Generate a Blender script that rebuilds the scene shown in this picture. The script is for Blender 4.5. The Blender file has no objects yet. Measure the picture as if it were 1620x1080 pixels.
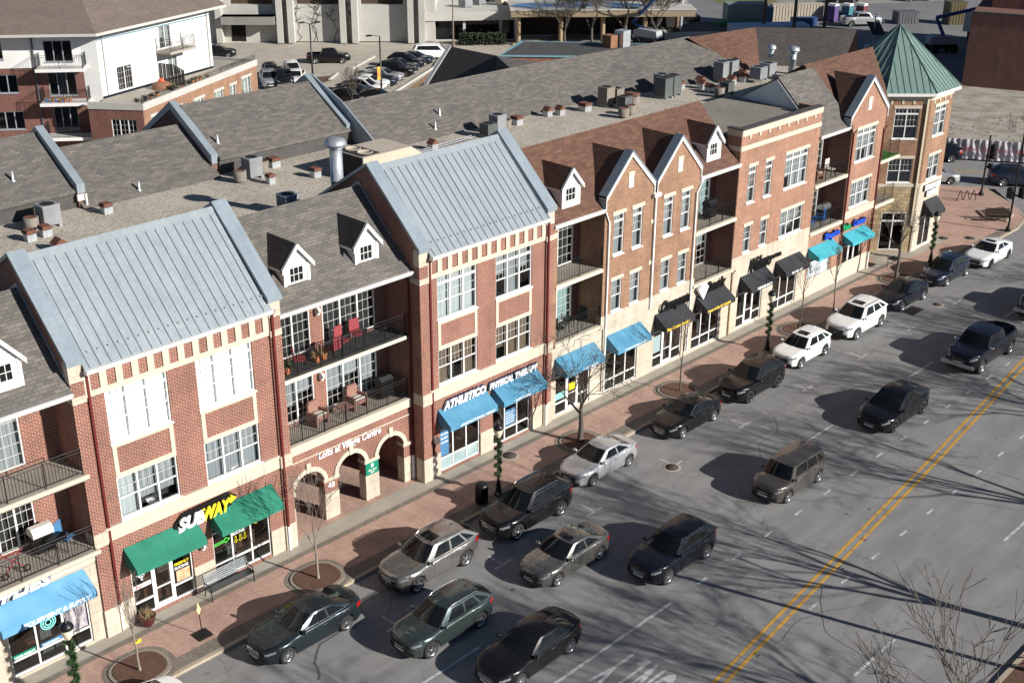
import bpy, math, random
import numpy as np
from mathutils import Matrix, Vector
R = math.radians
rng = random.Random(7)
scene = bpy.context.scene
COL = scene.collection
# ---------------- camera, world, sun, exposure
cd = bpy.data.cameras.new('camera'); cam = bpy.data.objects.new('camera', cd); COL.objects.link(cam)
scene.camera = cam
_yaw, _pit, _rol = .80097938, .41765982, -.00540631
def _rot():
    f = np.array([math.sin(_yaw)*math.cos(_pit), math.cos(_yaw)*math.cos(_pit), -math.sin(_pit)])
    r = np.array([math.cos(_yaw), -math.sin(_yaw), 0.]); d = np.cross(f, r)
    r2 = math.cos(_rol)*r+math.sin(_rol)*d; d2 = -math.sin(_rol)*r+math.cos(_rol)*d
    return Matrix(((r2[0], -d2[0], -f[0]), (r2[1], -d2[1], -f[1]), (r2[2], -d2[2], -f[2])))
cam.matrix_world = Matrix.Translation((0, -38, 29.6)) @ _rot().to_4x4()
cd.sensor_width = 36; cd.lens = 36*1961.8/1620; cd.clip_start = 1; cd.clip_end = 2000
SUN_EL = R(24.4); SUN_V = Vector((.30, -.954, math.tan(SUN_EL))).normalized()
w = bpy.data.worlds.new('World'); scene.world = w; w.use_nodes = True
nt = w.node_tree; sky = nt.nodes.new('ShaderNodeTexSky'); sky.sky_type = 'NISHITA'; sky.sun_disc = False
sky.sun_elevation = SUN_EL; sky.sun_rotation = math.atan2(.30, -.954); sky.air_density = .75; sky.dust_density = .0; sky.ozone_density = 1.5; sky.altitude = 1200
bg = nt.nodes['Background']; bg.inputs[1].default_value = .05
nt.links.new(sky.outputs[0], bg.inputs[0])
sl = bpy.data.lights.new('sun', 'SUN'); sl.energy = 5.0; sl.angle = R(.53); sl.color = (1, .955, .89)
so = bpy.data.objects.new('sun', sl); COL.objects.link(so)
so.rotation_euler = (-SUN_V).to_track_quat('-Z', 'Y').to_euler(); so.location = (40, -60, 60)
scene.view_settings.view_transform = 'Standard'; scene.view_settings.look = 'None'
scene.view_settings.exposure = 0.52; scene.view_settings.gamma = 1
scene.cycles.max_bounces = 6; scene.cycles.transparent_max_bounces = 12
# ---------------- materials
MATS = {}
def base(name, col=(.5, .5, .5), rough=.6, metal=0., spec=None, coat=0., emit=None):
    m = bpy.data.materials.new(name); m.use_nodes = True
    b = m.node_tree.nodes['Principled BSDF']
    b.inputs['Base Color'].default_value = (*col, 1); b.inputs['Roughness'].default_value = rough
    b.inputs['Metallic'].default_value = metal; b.inputs['Coat Weight'].default_value = coat
    b.inputs['Coat Roughness'].default_value = .04
    if spec is not None: b.inputs['Specular IOR Level'].default_value = spec
    if emit: b.inputs['Emission Color'].default_value = (*col, 1); b.inputs['Emission Strength'].default_value = emit
    MATS[name] = m
    return m, m.node_tree, b
def N(nt, t, **k):
    n = nt.nodes.new(t)
    for a, v in k.items():
        if a in n.inputs: n.inputs[a].default_value = v
        else: setattr(n, a, v)
    return n
def vcoord(nt, kind='Object', scale=(1, 1, 1)):
    tc = nt.nodes.new('ShaderNodeTexCoord'); mp = nt.nodes.new('ShaderNodeMapping'); mp.inputs['Scale'].default_value = scale
    nt.links.new(tc.outputs[kind], mp.inputs[0]); return mp.outputs[0]
def ramp(nt, fac, stops):
    r = nt.nodes.new('ShaderNodeValToRGB'); e = r.color_ramp.elements
    while len(e) < len(stops): e.new(.5)
    for x, (p, c) in zip(e, stops): x.position = p; x.color = (*c, 1)
    nt.links.new(fac, r.inputs[0]); return r.outputs[0]
def mixc(nt, a, b, fac=None, f=.5, mode='MIX'):
    m = nt.nodes.new('ShaderNodeMix'); m.data_type = 'RGBA'; m.blend_type = mode; m.inputs[0].default_value = f
    if fac is not None: nt.links.new(fac, m.inputs[0])
    for s, i in ((a, 6), (b, 7)):
        if isinstance(s, tuple): m.inputs[i].default_value = (*s, 1)
        else: nt.links.new(s, m.inputs[i])
    return m.outputs[2]
def noise(nt, vec, scale, detail=4, rough=.55, out=0):
    n = N(nt, 'ShaderNodeTexNoise', Scale=scale, Detail=detail, Roughness=rough); nt.links.new(vec, n.inputs[0]); return n.outputs[out]
def bump(nt, b, h, strength=.3, dist=.02):
    n = N(nt, 'ShaderNodeBump', Strength=strength, Distance=dist); nt.links.new(h, n.inputs['Height']); nt.links.new(n.outputs[0], b.inputs['Normal'])
def mottled(name, c1, c2, scale=3, rough=.8, fine=40, kind='Object', metal=0, bstr=.15, stops=(.3, .7)):
    m, nt, b = base(name, c1, rough, metal); v = vcoord(nt, kind)
    a = noise(nt, v, scale, 5); f = noise(nt, v, fine, 3)
    c = ramp(nt, a, [(stops[0], c1), (stops[1], c2)])
    g = ramp(nt, f, [(.3, (.8,)*3), (.7, (1.12,)*3)])
    nt.links.new(mixc(nt, c, g, f=1., mode='MULTIPLY'), b.inputs['Base Color']); bump(nt, b, f, bstr); return m
def bricky(name, c1, c2, mortar, bw=.2, rh=.07, ms=.010, rough=.85, big=(.82, 1.12), off=.5, bstr=.4, bias=0., smooth=.1):
    m, nt, b = base(name, c1, rough); v = vcoord(nt, 'UV')
    t = N(nt, 'ShaderNodeTexBrick', offset=off); nt.links.new(v, t.inputs[0])
    t.inputs['Scale'].default_value = 1; t.inputs['Brick Width'].default_value = bw; t.inputs['Row Height'].default_value = rh
    t.inputs['Mortar Size'].default_value = ms; t.inputs['Mortar Smooth'].default_value = smooth; t.inputs['Bias'].default_value = bias
    for k, c in (('Color1', c1), ('Color2', c2), ('Mortar', mortar)): t.inputs[k].default_value = (*c, 1)
    n1 = noise(nt, v, .7, 5); g = ramp(nt, n1, [(.3, (big[0],)*3), (.7, (big[1],)*3)])
    n2 = noise(nt, v, 9, 3); g2 = ramp(nt, n2, [(.25, (.86,)*3), (.75, (1.1,)*3)])
    v4 = vcoord(nt, 'UV', (1.1, .13, 1)); n4 = noise(nt, v4, 1.6, 5, .6); g4 = ramp(nt, n4, [(.32, (.86,)*3), (.55, (1.03,)*3)])
    c = mixc(nt, t.outputs[0], g, f=1., mode='MULTIPLY'); c = mixc(nt, c, g2, f=1., mode='MULTIPLY'); c = mixc(nt, c, g4, f=1., mode='MULTIPLY')
    nt.links.new(c, b.inputs['Base Color'])
    inv = N(nt, 'ShaderNodeMath', operation='SUBTRACT'); inv.inputs[0].default_value = 1; nt.links.new(t.outputs['Fac'], inv.inputs[1])
    bump(nt, b, inv.outputs[0], bstr, .01); return m
BR_RED = bricky('red_brick', (.225, .056, .036), (.135, .033, .025), (.50, .36, .27), bw=.21, rh=.076, ms=.0095)
BR_TAN = bricky('orange_brick', (.31, .15, .080), (.195, .085, .050), (.42, .32, .22), bw=.21, rh=.076, ms=.0085)
BR_PINK = bricky('pink_brick', (.36, .165, .10), (.24, .10, .062), (.44, .33, .24), bw=.21, rh=.076, ms=.0085)
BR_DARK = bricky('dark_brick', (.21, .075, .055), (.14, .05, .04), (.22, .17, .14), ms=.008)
BR_BROWN = bricky('brown_brick', (.17, .07, .045), (.12, .05, .035), (.20, .14, .1), bw=.22, rh=.08, ms=.008)
STONE = bricky('limestone', (.56, .495, .395), (.50, .44, .35), (.40, .345, .27), bw=1.2, rh=.42, ms=.012, big=(.88, 1.06), bstr=.2)
STONE_S = mottled('smooth_limestone', (.54, .475, .375), (.60, .53, .425), 2.5, .8)
STONE_R = bricky('rough_stone', (.50, .38, .22), (.34, .25, .14), (.30, .23, .15), bw=.55, rh=.25, ms=.02, big=(.7, 1.15), bstr=.8)
WHITE = mottled('white_paint', (.80, .79, .76), (.74, .73, .70), 2, .5, 30, bstr=.03)
WHITE_S = bricky('white_siding', (.78, .78, .76), (.74, .74, .73), (.42, .43, .45), bw=60, rh=.14, ms=.012, big=(.95, 1.03), bstr=.3)
STUCCO = mottled('white_stucco', (.80, .80, .78), (.73, .73, .71), .6, .9, 60, bstr=.1)
CONC = mottled('concrete', (.42, .38, .32), (.33, .30, .25), 1.2, .9, 30)
CONC_W = mottled('pale_concrete', (.52, .51, .47), (.44, .43, .39), .35, .9, 12)
def metal_roof(name, c1, c2):
    m, nt, b = base(name, c1, .42, .25, coat=.0); v = vcoord(nt, 'UV'); n = noise(nt, v, .8, 4)
    v5 = vcoord(nt, 'UV', (4., .35, 1)); n5 = noise(nt, v5, 1.3, 5, .65); nt.links.new(mixc(nt, ramp(nt, n, [(.3, c1), (.7, c2)]), ramp(nt, n5, [(.3, (.88,)*3), (.6, (1.03,)*3)]), f=1., mode='MULTIPLY'), b.inputs['Base Color']); n3 = noise(nt, v, 5, 3)
    nt.links.new(ramp(nt, n3, [(.3, (.34,)*3), (.7, (.5,)*3)]), b.inputs['Roughness']); return m
METAL = metal_roof('blue_grey_metal', (.295, .335, .36), (.335, .375, .40))
METAL_D = metal_roof('blue_grey_coping', (.26, .31, .35), (.31, .36, .40))
GREEN_M = metal_roof('verdigris_metal', (.19, .28, .25), (.225, .32, .285))
def shingle(name, a, b_, c_):
    m, nt, b = base(name, a, .92); v = vcoord(nt, 'UV')
    t = N(nt, 'ShaderNodeTexBrick', offset=.5); nt.links.new(v, t.inputs[0])
    for k, x in (('Scale', 1), ('Brick Width', .30), ('Row Height', .145), ('Mortar Size', .012), ('Mortar Smooth', .3), ('Bias', 0)): t.inputs[k].default_value = x
    for k, c in (('Color1', a), ('Color2', b_), ('Mortar', tuple(x*.5 for x in a))): t.inputs[k].default_value = (*c, 1)
    t2 = N(nt, 'ShaderNodeTexBrick', offset=.37); nt.links.new(v, t2.inputs[0])
    for k, x in (('Scale', 1), ('Brick Width', .46), ('Row Height', .145), ('Mortar Size', 0), ('Bias', -.3)): t2.inputs[k].default_value = x
    for k, c in (('Color1', (1, 1, 1)), ('Color2', tuple(x/y for x, y in zip(c_, a)))): t2.inputs[k].default_value = (*c, 1)
    n1 = noise(nt, v, .5, 4); g = ramp(nt, n1, [(.3, (.9,)*3), (.7, (1.08,)*3)]); n2 = noise(nt, v, 60, 2); g2 = ramp(nt, n2, [(.3, (.8,)*3), (.7, (1.18,)*3)])
    c = mixc(nt, t.outputs[0], t2.outputs[0], f=1., mode='MULTIPLY'); c = mixc(nt, c, g, f=1., mode='MULTIPLY'); c = mixc(nt, c, g2, f=1., mode='MULTIPLY')
    nt.links.new(c, b.inputs['Base Color'])
    h = mixc(nt, t.outputs[0], (.5, .5, .5), f=0.); bump(nt, b, h, .8, .03); return m
SH_GREY = shingle('grey_brown_shingles', (.128, .118, .108), (.098, .091, .084), (.21, .185, .16))
SH_BROWN = shingle('brown_shingles', (.125, .062, .040), (.094, .046, .031), (.185, .098, .062))
SH_FAR = shingle('taupe_shingles', (.20, .155, .13), (.16, .125, .105), (.24, .185, .15))
SH_DK = shingle('dark_shingles', (.075, .065, .058), (.055, .048, .044), (.095, .08, .07))
def gravel(name, a, b_, c_, sc=22):
    m, nt, b = base(name, a, .95); v = vcoord(nt)
    n = noise(nt, v, sc, 2, .6); n2 = noise(nt, v, 2.6, 5, .7); n3 = noise(nt, v, .35, 3)
    c = ramp(nt, n, [(.36, tuple(x*.5 for x in a)), (.5, a), (.62, b_)])
    g = ramp(nt, n2, [(.34, tuple(x for x in c_)), (.5, (1.02,)*3)]); c = mixc(nt, c, g, f=1., mode='MULTIPLY')
    g = ramp(nt, n3, [(.35, (.86,)*3), (.6, (1.05,)*3)]); c = mixc(nt, c, g, f=1., mode='MULTIPLY')
    nt.links.new(c, b.inputs['Base Color']); bump(nt, b, n, .6, .03); return m
GRAVEL = gravel('roof_gravel', (.42, .38, .31), (.64, .58, .49), (.80, .79, .77))
GRAVEL2 = gravel('grey_roof_gravel', (.22, .20, .165), (.33, .30, .25), (.85, .84, .82), 30)
def asphalt(name, a, b_, cracks=True):
    m, nt, b = base(name, a, .88); v = vcoord(nt)
    n = noise(nt, v, 60, 2, .6); n2 = noise(nt, v, .45, 6, .62); v2 = vcoord(nt, scale=(.18, 1.4, 1)); n3 = noise(nt, v2, 1.2, 5, .6)
    c = ramp(nt, n2, [(.32, a), (.68, b_)]); g = ramp(nt, n3, [(.35, (.88,)*3), (.65, (1.07,)*3)]); c = mixc(nt, c, g, f=1., mode='MULTIPLY')
    g = ramp(nt, n, [(.3, (.75,)*3), (.7, (1.25,)*3)]); c = mixc(nt, c, g, f=1., mode='MULTIPLY')
    if cracks:
        vo = N(nt, 'ShaderNodeTexVoronoi', feature='DISTANCE_TO_EDGE', Scale=.14); 
        wn = noise(nt, v, 1.1, 5, .7, 1); add = N(nt, 'ShaderNodeVectorMath', operation='MULTIPLY_ADD'); nt.links.new(wn, add.inputs[0]); add.inputs[1].default_value = (2.2,)*3; nt.links.new(v, add.inputs[2]); nt.links.new(add.outputs[0], vo.inputs[0])
        cr = ramp(nt, vo.outputs[0], [(0, (.62,)*3), (.006, (1,)*3)]); c = mixc(nt, c, cr, f=1., mode='MULTIPLY')
        s = noise(nt, v, 1.7, 2, .4); st = ramp(nt, s, [(.22, (.7,)*3), (.27, (1,)*3)]); c = mixc(nt, c, st, f=1., mode='MULTIPLY')
    nt.links.new(c, b.inputs['Base Color']); bump(nt, b, n, .35, .01); return m
ASPH = asphalt('worn_asphalt', (.205, .203, .20), (.245, .242, .239))
LOT = asphalt('pale_lot_concrete', (.38, .34, .28), (.46, .415, .345))
GROUND = asphalt('grey_ground', (.20, .185, .165), (.27, .25, .22), False)
SITE = mottled('compacted_gravel', (.22, .205, .185), (.31, .29, .26), .25, .95, 6)
RUBBLE = mottled('straw_and_rubble', (.27, .235, .185), (.40, .365, .31), .5, .95, 5, bstr=.8, stops=(.38, .6))
PAVER = bricky('herringbone_pavers', (.50, .33, .26), (.42, .265, .205), (.32, .235, .19), bw=.2, rh=.1, ms=.006, big=(.85, 1.1), off=.5, bstr=.3)
PAVER_D = bricky('grey_brown_pavers', (.25, .215, .175), (.19, .165, .135), (.10, .09, .08), bw=.1, rh=.2, ms=.008, off=0., bstr=.3)
KERB = mottled('kerb_concrete', (.44, .37, .28), (.35, .29, .22), 1.5, .9, 25)
MULCH = mottled('mulch', (.09, .045, .03), (.14, .075, .05), 6, .95, 40, bstr=.8)
GRASS = mottled('winter_grass', (.12, .13, .045), (.20, .18, .08), .4, .95, 10)
PAINT_W = mottled('worn_white_paint', (.33, .33, .33), (.55, .55, .54), 3, .7, 25, stops=(.36, .52))
PAINT_Y = mottled('worn_yellow_paint', (.34, .22, .08), (.56, .31, .05), 2.5, .7, 20, stops=(.34, .46))
BLACK = base('black_metal', (.012, .012, .013), .4, .3)[0]
DARK = base('dark_interior', (.03, .026, .024), .9)[0]
DARKWALL = mottled('tar_membrane', (.055, .052, .05), (.085, .08, .075), 1.2, .85, 6)
RUBBER = base('rubber', (.018, .018, .018), .85)[0]
GALV = mottled('galvanised_steel', (.46, .50, .53), (.56, .59, .61), 2, .42, 9, metal=.6, bstr=.02)
RUST = mottled('rust', (.19, .07, .04), (.10, .045, .035), 3, .85, 14)
AC_GREY = bricky('grey_louvres', (.36, .38, .39), (.34, .36, .37), (.10, .10, .11), bw=9, rh=.05, ms=.012, bstr=.3)
AC_TAUPE = bricky('taupe_louvres', (.33, .30, .25), (.30, .27, .22), (.10, .08, .07), bw=9, rh=.05, ms=.012, bstr=.3)
AC_DARK = bricky('green_grey_louvres', (.14, .16, .155), (.13, .15, .145), (.04, .04, .04), bw=9, rh=.05, ms=.012, bstr=.3)
BEIGE = mottled('beige_enamel', (.55, .48, .38), (.50, .43, .34), 1, .5)
DS_RED = base('dark_red_downspout', (.13, .016, .014), .45)[0]
BLUE_AWN = mottled('blue_canvas', (.055, .215, .35), (.105, .295, .44), .9, .85, 60, bstr=.05)
BLUE_AWN2 = mottled('light_blue_canvas', (.11, .32, .53), (.165, .40, .63), .9, .85, 60, bstr=.05)
TURQ = mottled('turquoise_canvas', (.045, .36, .44), (.06, .40, .49), 2, .85, 60, bstr=.05)
GREEN_AWN = mottled('green_canvas', (.010, .165, .105), (.03, .225, .15), .9, .85, 60, bstr=.05)
BLACK_AWN = mottled('black_canvas', (.014, .016, .020), (.032, .034, .040), .9, .8, 60, bstr=.05)
BARK = mottled('bark', (.075, .062, .05), (.13, .11, .09), 8, .9, 40)
BARK_P = mottled('pale_bark', (.30, .25, .22), (.22, .18, .15), 8, .9, 40)
LEAF = mottled('garland_green', (.02, .055, .015), (.05, .10, .03), 5, .7, 30)
HEDGE = mottled('hedge_green', (.015, .025, .012), (.035, .05, .02), 3, .9, 20)
DRY = mottled('dried_plants', (.30, .20, .10), (.42, .32, .16), 8, .9, 30)
def flat(name, col, rough=.6, **k): return base(name, col, rough, **k)[0]
C_WHITE = flat('white_letters', (.85, .85, .84)); C_YEL = flat('yellow_letters', (.85, .72, .02)); C_GOLD = flat('gold_letters', (.80, .52, .04))
C_NAVY = flat('navy_backing', (.02, .035, .10)); C_BLUE = flat('blue_letters', (.01, .08, .62)); C_GREEN = flat('green_letters', (.01, .32, .12)); C_RED = flat('red_vinyl', (.55, .03, .03))
C_LIME = flat('lime_vinyl', (.10, .75, .08)); C_AQUA = flat('aqua_vinyl', (.25, .75, .68)); C_GRN2 = flat('green_sign_vinyl', (.0, .20, .12)); C_BLU2 = flat('blue_vinyl', (.06, .19, .36))
C_CHAIR_R = flat('red_mesh_fabric', (.28, .045, .055), .8); C_WICK = mottled('pink_brown_wicker', (.33, .18, .14), (.25, .13, .10), 9, .9, 50); C_CUSH = flat('cream_cushion', (.62, .57, .50), .9)
C_ADI = flat('blue_plastic', (.01, .16, .52), .45); C_OR = flat('orange_plastic', (.62, .09, .02), .5); C_TERRA = flat('terracotta', (.42, .15, .07), .85)
C_TURF = mottled('artificial_turf', (.05, .17, .02), (.07, .22, .03), 8, .9, 60); C_CREAM = flat('cream_globe', (.75, .68, .50), .35); C_WOOD = mottled('brown_wood', (.20, .09, .05), (.28, .13, .07), 4, .8, 25)
PLANK = mottled('deck_boards', (.36, .32, .27), (.28, .25, .21), 2, .9, 30)
DK_DECK = mottled('dark_deck', (.045, .05, .05), (.06, .065, .065), 2, .8, 30)
# glass: see-through with a reflection
def glass(name, tint, amt):
    m = bpy.data.materials.new(name); m.use_nodes = True; nt = m.node_tree; nt.nodes.clear(); MATS[name] = m
    o = nt.nodes.new('ShaderNodeOutputMaterial'); t = nt.nodes.new('ShaderNodeBsdfTransparent'); t.inputs[0].default_value = (*tint, 1)
    g = nt.nodes.new('ShaderNodeBsdfGlossy'); g.inputs['Roughness'].default_value = .03
    fr = nt.nodes.new('ShaderNodeFresnel'); fr.inputs[0].default_value = 1.5; ad = N(nt, 'ShaderNodeMath', operation='ADD'); nt.links.new(fr.outputs[0], ad.inputs[0]); ad.inputs[1].default_value = amt
    mx = nt.nodes.new('ShaderNodeMixShader'); nt.links.new(ad.outputs[0], mx.inputs[0]); nt.links.new(t.outputs[0], mx.inputs[1]); nt.links.new(g.outputs[0], mx.inputs[2]); nt.links.new(mx.outputs[0], o.inputs[0]); return m
GLASS = glass('window_glass', (.88, .92, .92), .04)
GLASS_D = glass('tinted_glass', (.45, .48, .48), .05)
CARGLASS = base('car_glass', (.010, .012, .013), .06, 0, spec=.32)[0]
def curtain(name, a, b_, sc=7.):
    m, nt, b = base(name, a, .9); v = vcoord(nt, 'UV', (sc, .25, 1)); n = noise(nt, v, 1.5, 3, .6)
    nt.links.new(ramp(nt, n, [(.35, a), (.65, b_)]), b.inputs['Base Color']); return m
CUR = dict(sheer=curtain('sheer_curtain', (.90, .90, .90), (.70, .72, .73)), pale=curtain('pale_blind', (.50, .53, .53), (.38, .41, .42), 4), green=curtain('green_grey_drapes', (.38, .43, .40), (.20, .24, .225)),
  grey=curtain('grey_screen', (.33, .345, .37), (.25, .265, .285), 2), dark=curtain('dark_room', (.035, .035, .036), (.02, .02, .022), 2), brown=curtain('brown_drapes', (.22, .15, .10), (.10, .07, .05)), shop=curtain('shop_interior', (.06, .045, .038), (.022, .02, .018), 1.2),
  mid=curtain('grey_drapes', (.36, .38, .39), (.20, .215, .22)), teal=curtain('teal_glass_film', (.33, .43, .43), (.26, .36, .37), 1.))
def paint(name, col, metal=.35, rough=.28):
    m, nt, b = base('paint_'+name, col, rough, metal, spec=.35 if max(col) < .05 else .5, coat=.22 if max(col) < .05 else .7); b.inputs['Coat Roughness'].default_value = .03
    v = vcoord(nt); n = noise(nt, v, 3, 3); nt.links.new(ramp(nt, n, [(.3, (rough*.9,)*3), (.7, (rough*1.15,)*3)]), b.inputs['Roughness']); return m
CHROME = base('chrome', (.75, .76, .77), .15, 1.)[0]; ALLOY = base('alloy', (.55, .56, .57), .28, .9)[0]; ALLOY_D = base('dark_alloy', (.06, .06, .065), .35, .6)[0]
LAMPGLASS = base('headlamp_glass', (.34, .36, .38), .12, .5, coat=1)[0]; TAIL = base('tail_lamp_red', (.35, .01, .01), .2, coat=1)[0]; PLATE = base('plate_white', (.6, .62, .66), .5)[0]; BPLAST = base('black_plastic', (.02, .02, .021), .5)[0]
ASPH_PATCH = mottled('iron_grate', (.05, .035, .03), (.08, .06, .05), 9, .8, 40)
SITEBLUE = flat('faded_blue_paint', (.04, .10, .28), .5); PURPLE = flat('purple_plastic', (.16, .08, .38), .5); CONTBLUE = mottled('pale_blue_tarp', (.42, .55, .66), (.33, .45, .56), .8, .8)
# ---------------- mesh builder
ROOT = {}
class MB:
    def __init__(s): s.v = []; s.f = []; s.m = []; s.s = []
    def add(s, vs, fs, mi=0, T=None, sm=False):
        o = len(s.v)
        s.v += [T(*p) if T else tuple(p) for p in vs]; s.f += [tuple(i+o for i in f) for f in fs]; s.m += [mi]*len(fs); s.s += [sm]*len(fs)
    def box(s, x0, x1, y0, y1, z0, z1, mi=0, T=None):
        if x0 > x1: x0, x1 = x1, x0
        if y0 > y1: y0, y1 = y1, y0
        if z0 > z1: z0, z1 = z1, z0
        s.add([(x, y, z) for z in (z0, z1) for y in (y0, y1) for x in (x0, x1)], [(0, 2, 3, 1), (4, 5, 7, 6), (0, 1, 5, 4), (2, 6, 7, 3), (0, 4, 6, 2), (1, 3, 7, 5)], mi, T)
    def poly(s, ps, mi=0, T=None): s.add(ps, [tuple(range(len(ps)))], mi, T)
    def prism(s, ps, ax, a, b, mi=0, T=None):
        """ps: 2-D polygon in the two axes other than ax"""
        def P(p, t): return (t, p[0], p[1]) if ax == 0 else ((p[0], t, p[1]) if ax == 1 else (p[0], p[1], t))
        n = len(ps); A = sum(ps[i][0]*ps[(i+1) % n][1]-ps[(i+1) % n][0]*ps[i][1] for i in range(n))
        if (A < 0) ^ (ax == 1): ps = ps[::-1]
        s.add([P(p, a) for p in ps]+[P(p, b) for p in ps], [tuple(range(n))[::-1] if b > a else tuple(range(n)), tuple(range(n, 2*n)) if b > a else tuple(range(n, 2*n))[::-1]]+[((i, (i+1) % n, n+(i+1) % n, n+i) if b > a else (i, n+i, n+(i+1) % n, (i+1) % n)) for i in range(n)], mi, T)
    def tube(s, p, q, r0, r1=None, n=8, mi=0, T=None, cap=True, sm=True):
        r1 = r0 if r1 is None else r1; p = Vector(p); q = Vector(q); d = (q-p)
        if d.length < 1e-6: return
        d.normalize(); a = d.orthogonal().normalized(); b = d.cross(a)
        vs = []
        for c, r in ((p, r0), (q, r1)):
            for i in range(n):
                t = 2*math.pi*i/n; vs.append(tuple(c+(a*math.cos(t)+b*math.sin(t))*r))
        s.add(vs, [(i, (i+1) % n, n+(i+1) % n, n+i) for i in range(n)], mi, T, sm)
        if cap: s.add(vs, [tuple(range(n))[::-1], tuple(range(n, 2*n))], mi, T)
    def lathe(s, pr, n=16, c=(0, 0, 0), mi=0, T=None, ax=2, sm=True):
        vs = []
        for r, h in pr:
            for i in range(n):
                t = 2*math.pi*i/n; x, y = r*math.cos(t), r*math.sin(t)
                vs.append((c[0]+x, c[1]+y, c[2]+h) if ax == 2 else (c[0]+x, c[1]-h, c[2]+y))
        s.add(vs, [(j*n+i, j*n+(i+1) % n, (j+1)*n+(i+1) % n, (j+1)*n+i) for j in range(len(pr)-1) for i in range(n)], mi, T, sm)
    def grid(s, f, nu, nv, mi=0, T=None, sm=True, flip=False):
        vs = [f(i/nu, j/nv) for j in range(nv+1) for i in range(nu+1)]; w_ = nu+1
        fs = [(j*w_+i, j*w_+i+1, (j+1)*w_+i+1, (j+1)*w_+i) for j in range(nv) for i in range(nu)]
        if flip: fs = [q[::-1] for q in fs]
        s.add(vs, fs, mi, T, sm)
    def build(s, name, mats, parent=None, loc=None, local=False, uv=True, **tags):
        """world-space vertices unless local; loc = origin of a new top-level mesh"""
        if not isinstance(mats, (list, tuple)): mats = [mats]
        V = np.array(s.v, dtype=float).reshape(-1, 3)
        org = np.zeros(3) if local else (np.array(ROOT[parent.name]) if parent else np.array(loc if loc else (0, 0, 0), float))
        me = bpy.data.meshes.new(name)
        me.from_pydata([tuple(p) for p in (V-org)], [], s.f)
        for m in mats: me.materials.append(m)
        me.polygons.foreach_set('material_index', s.m); me.polygons.foreach_set('use_smooth', s.s)
        if uv and len(s.f):
            ul = me.uv_layers.new(name='UVMap'); uvs = []
            for f in s.f:
                P = V[list(f)]; n = np.zeros(3)
                for i in range(1, len(f)-1): n += np.cross(P[i]-P[0], P[i+1]-P[0])
                L = np.linalg.norm(n); n = n/L if L > 1e-12 else np.array([0, 0, 1.])
                if abs(n[2]) > .96: t = np.array([1., 0, 0]); b = np.array([0, 1., 0])
                else:
                    t = np.array([-n[1], n[0], 0]); t /= np.linalg.norm(t); b = np.cross(n, t)
                for p in P: uvs += [float(t@p), float(b@p)]
            ul.data.foreach_set('uv', uvs)
        me.update()
        o = bpy.data.objects.new(name, me); COL.objects.link(o)
        if parent: o.parent = parent
        elif not local: o.location = tuple(org)
        ROOT[o.name] = tuple(org)
        if tags: tag(o, **tags)
        return o
def tag(o, label=None, cat=None, group=None, kind=None):
    if label: o['label'] = label
    if cat: o['category'] = cat
    if group: o['group'] = group
    if kind: o['kind'] = kind
    return o
def thing(name, loc, label, cat, group=None, rz=0):
    o = bpy.data.objects.new(name, None); COL.objects.link(o); o.location = loc; o.rotation_euler = (0, 0, rz); ROOT[o.name] = tuple(loc)
    o.empty_display_size = .2
    return tag(o, label, cat, group)
def copy_tree(o, parent=None):
    c = o.copy(); COL.objects.link(c); c.parent = parent; ROOT[c.name] = ROOT.get(o.name, (0, 0, 0))
    for ch in list(o.children): copy_tree(ch, c)
    return c
def mesh1(name, mats, parent, fn, **k):
    b = MB(); fn(b); return b.build(name, mats, parent, **k)
def text(name, s, size, mat, parent, M, depth=.03, bold=0., shear=0., loc=None, align='LEFT', sx=1., spacing=1., fit=None, caph=None, **tags):
    cu = bpy.data.curves.new('t', 'FONT'); cu.body = s; cu.size = size; cu.extrude = depth/2; cu.offset = bold; cu.shear = shear; cu.align_x = align; cu.space_character = spacing; cu.resolution_u = 3
    t = bpy.data.objects.new('t', cu); COL.objects.link(t); bpy.context.view_layer.update()
    me = bpy.data.meshes.new_from_object(t.evaluated_get(bpy.context.evaluated_depsgraph_get()))
    bpy.data.objects.remove(t); bpy.data.curves.remove(cu)
    xs_ = [v.co.x for v in me.vertices]; ys_ = [v.co.y for v in me.vertices]
    if fit: me.transform(Matrix.Translation((-min(xs_), 0, 0))); me.transform(Matrix.Diagonal((fit/(max(xs_)-min(xs_)), (caph/max(ys_) if caph else 1), 1, 1)))
    me.name = name; me.transform(Matrix.Diagonal((sx, 1, 1, 1))); me.transform(M)
    org = np.array(ROOT[parent.name]) if parent else np.array(loc, float)
    me.transform(Matrix.Translation(tuple(-org))); me.materials.clear(); me.materials.append(mat)
    o = bpy.data.objects.new(name, me); COL.objects.link(o)
    if parent: o.parent = parent
    else: o.location = tuple(org)
    ROOT[o.name] = tuple(org)
    if tags: tag(o, **tags)
    return o
def facing(x, y, z, az=0., tilt=0.):
    """text plane standing upright, read from -y; az turns it about z; tilt leans the top back"""
    return Matrix.Translation((x, y, z)) @ Matrix.Rotation(az, 4, 'Z') @ Matrix.Rotation(R(90)-tilt, 4, 'X')
def FR(ox, oy, dx=1., dy=0.):
    """wall frame: u along wall, d inward, z up"""
    return lambda u, d, z: (ox+dx*u-dy*d, oy+dy*u+dx*d, z)
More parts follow.
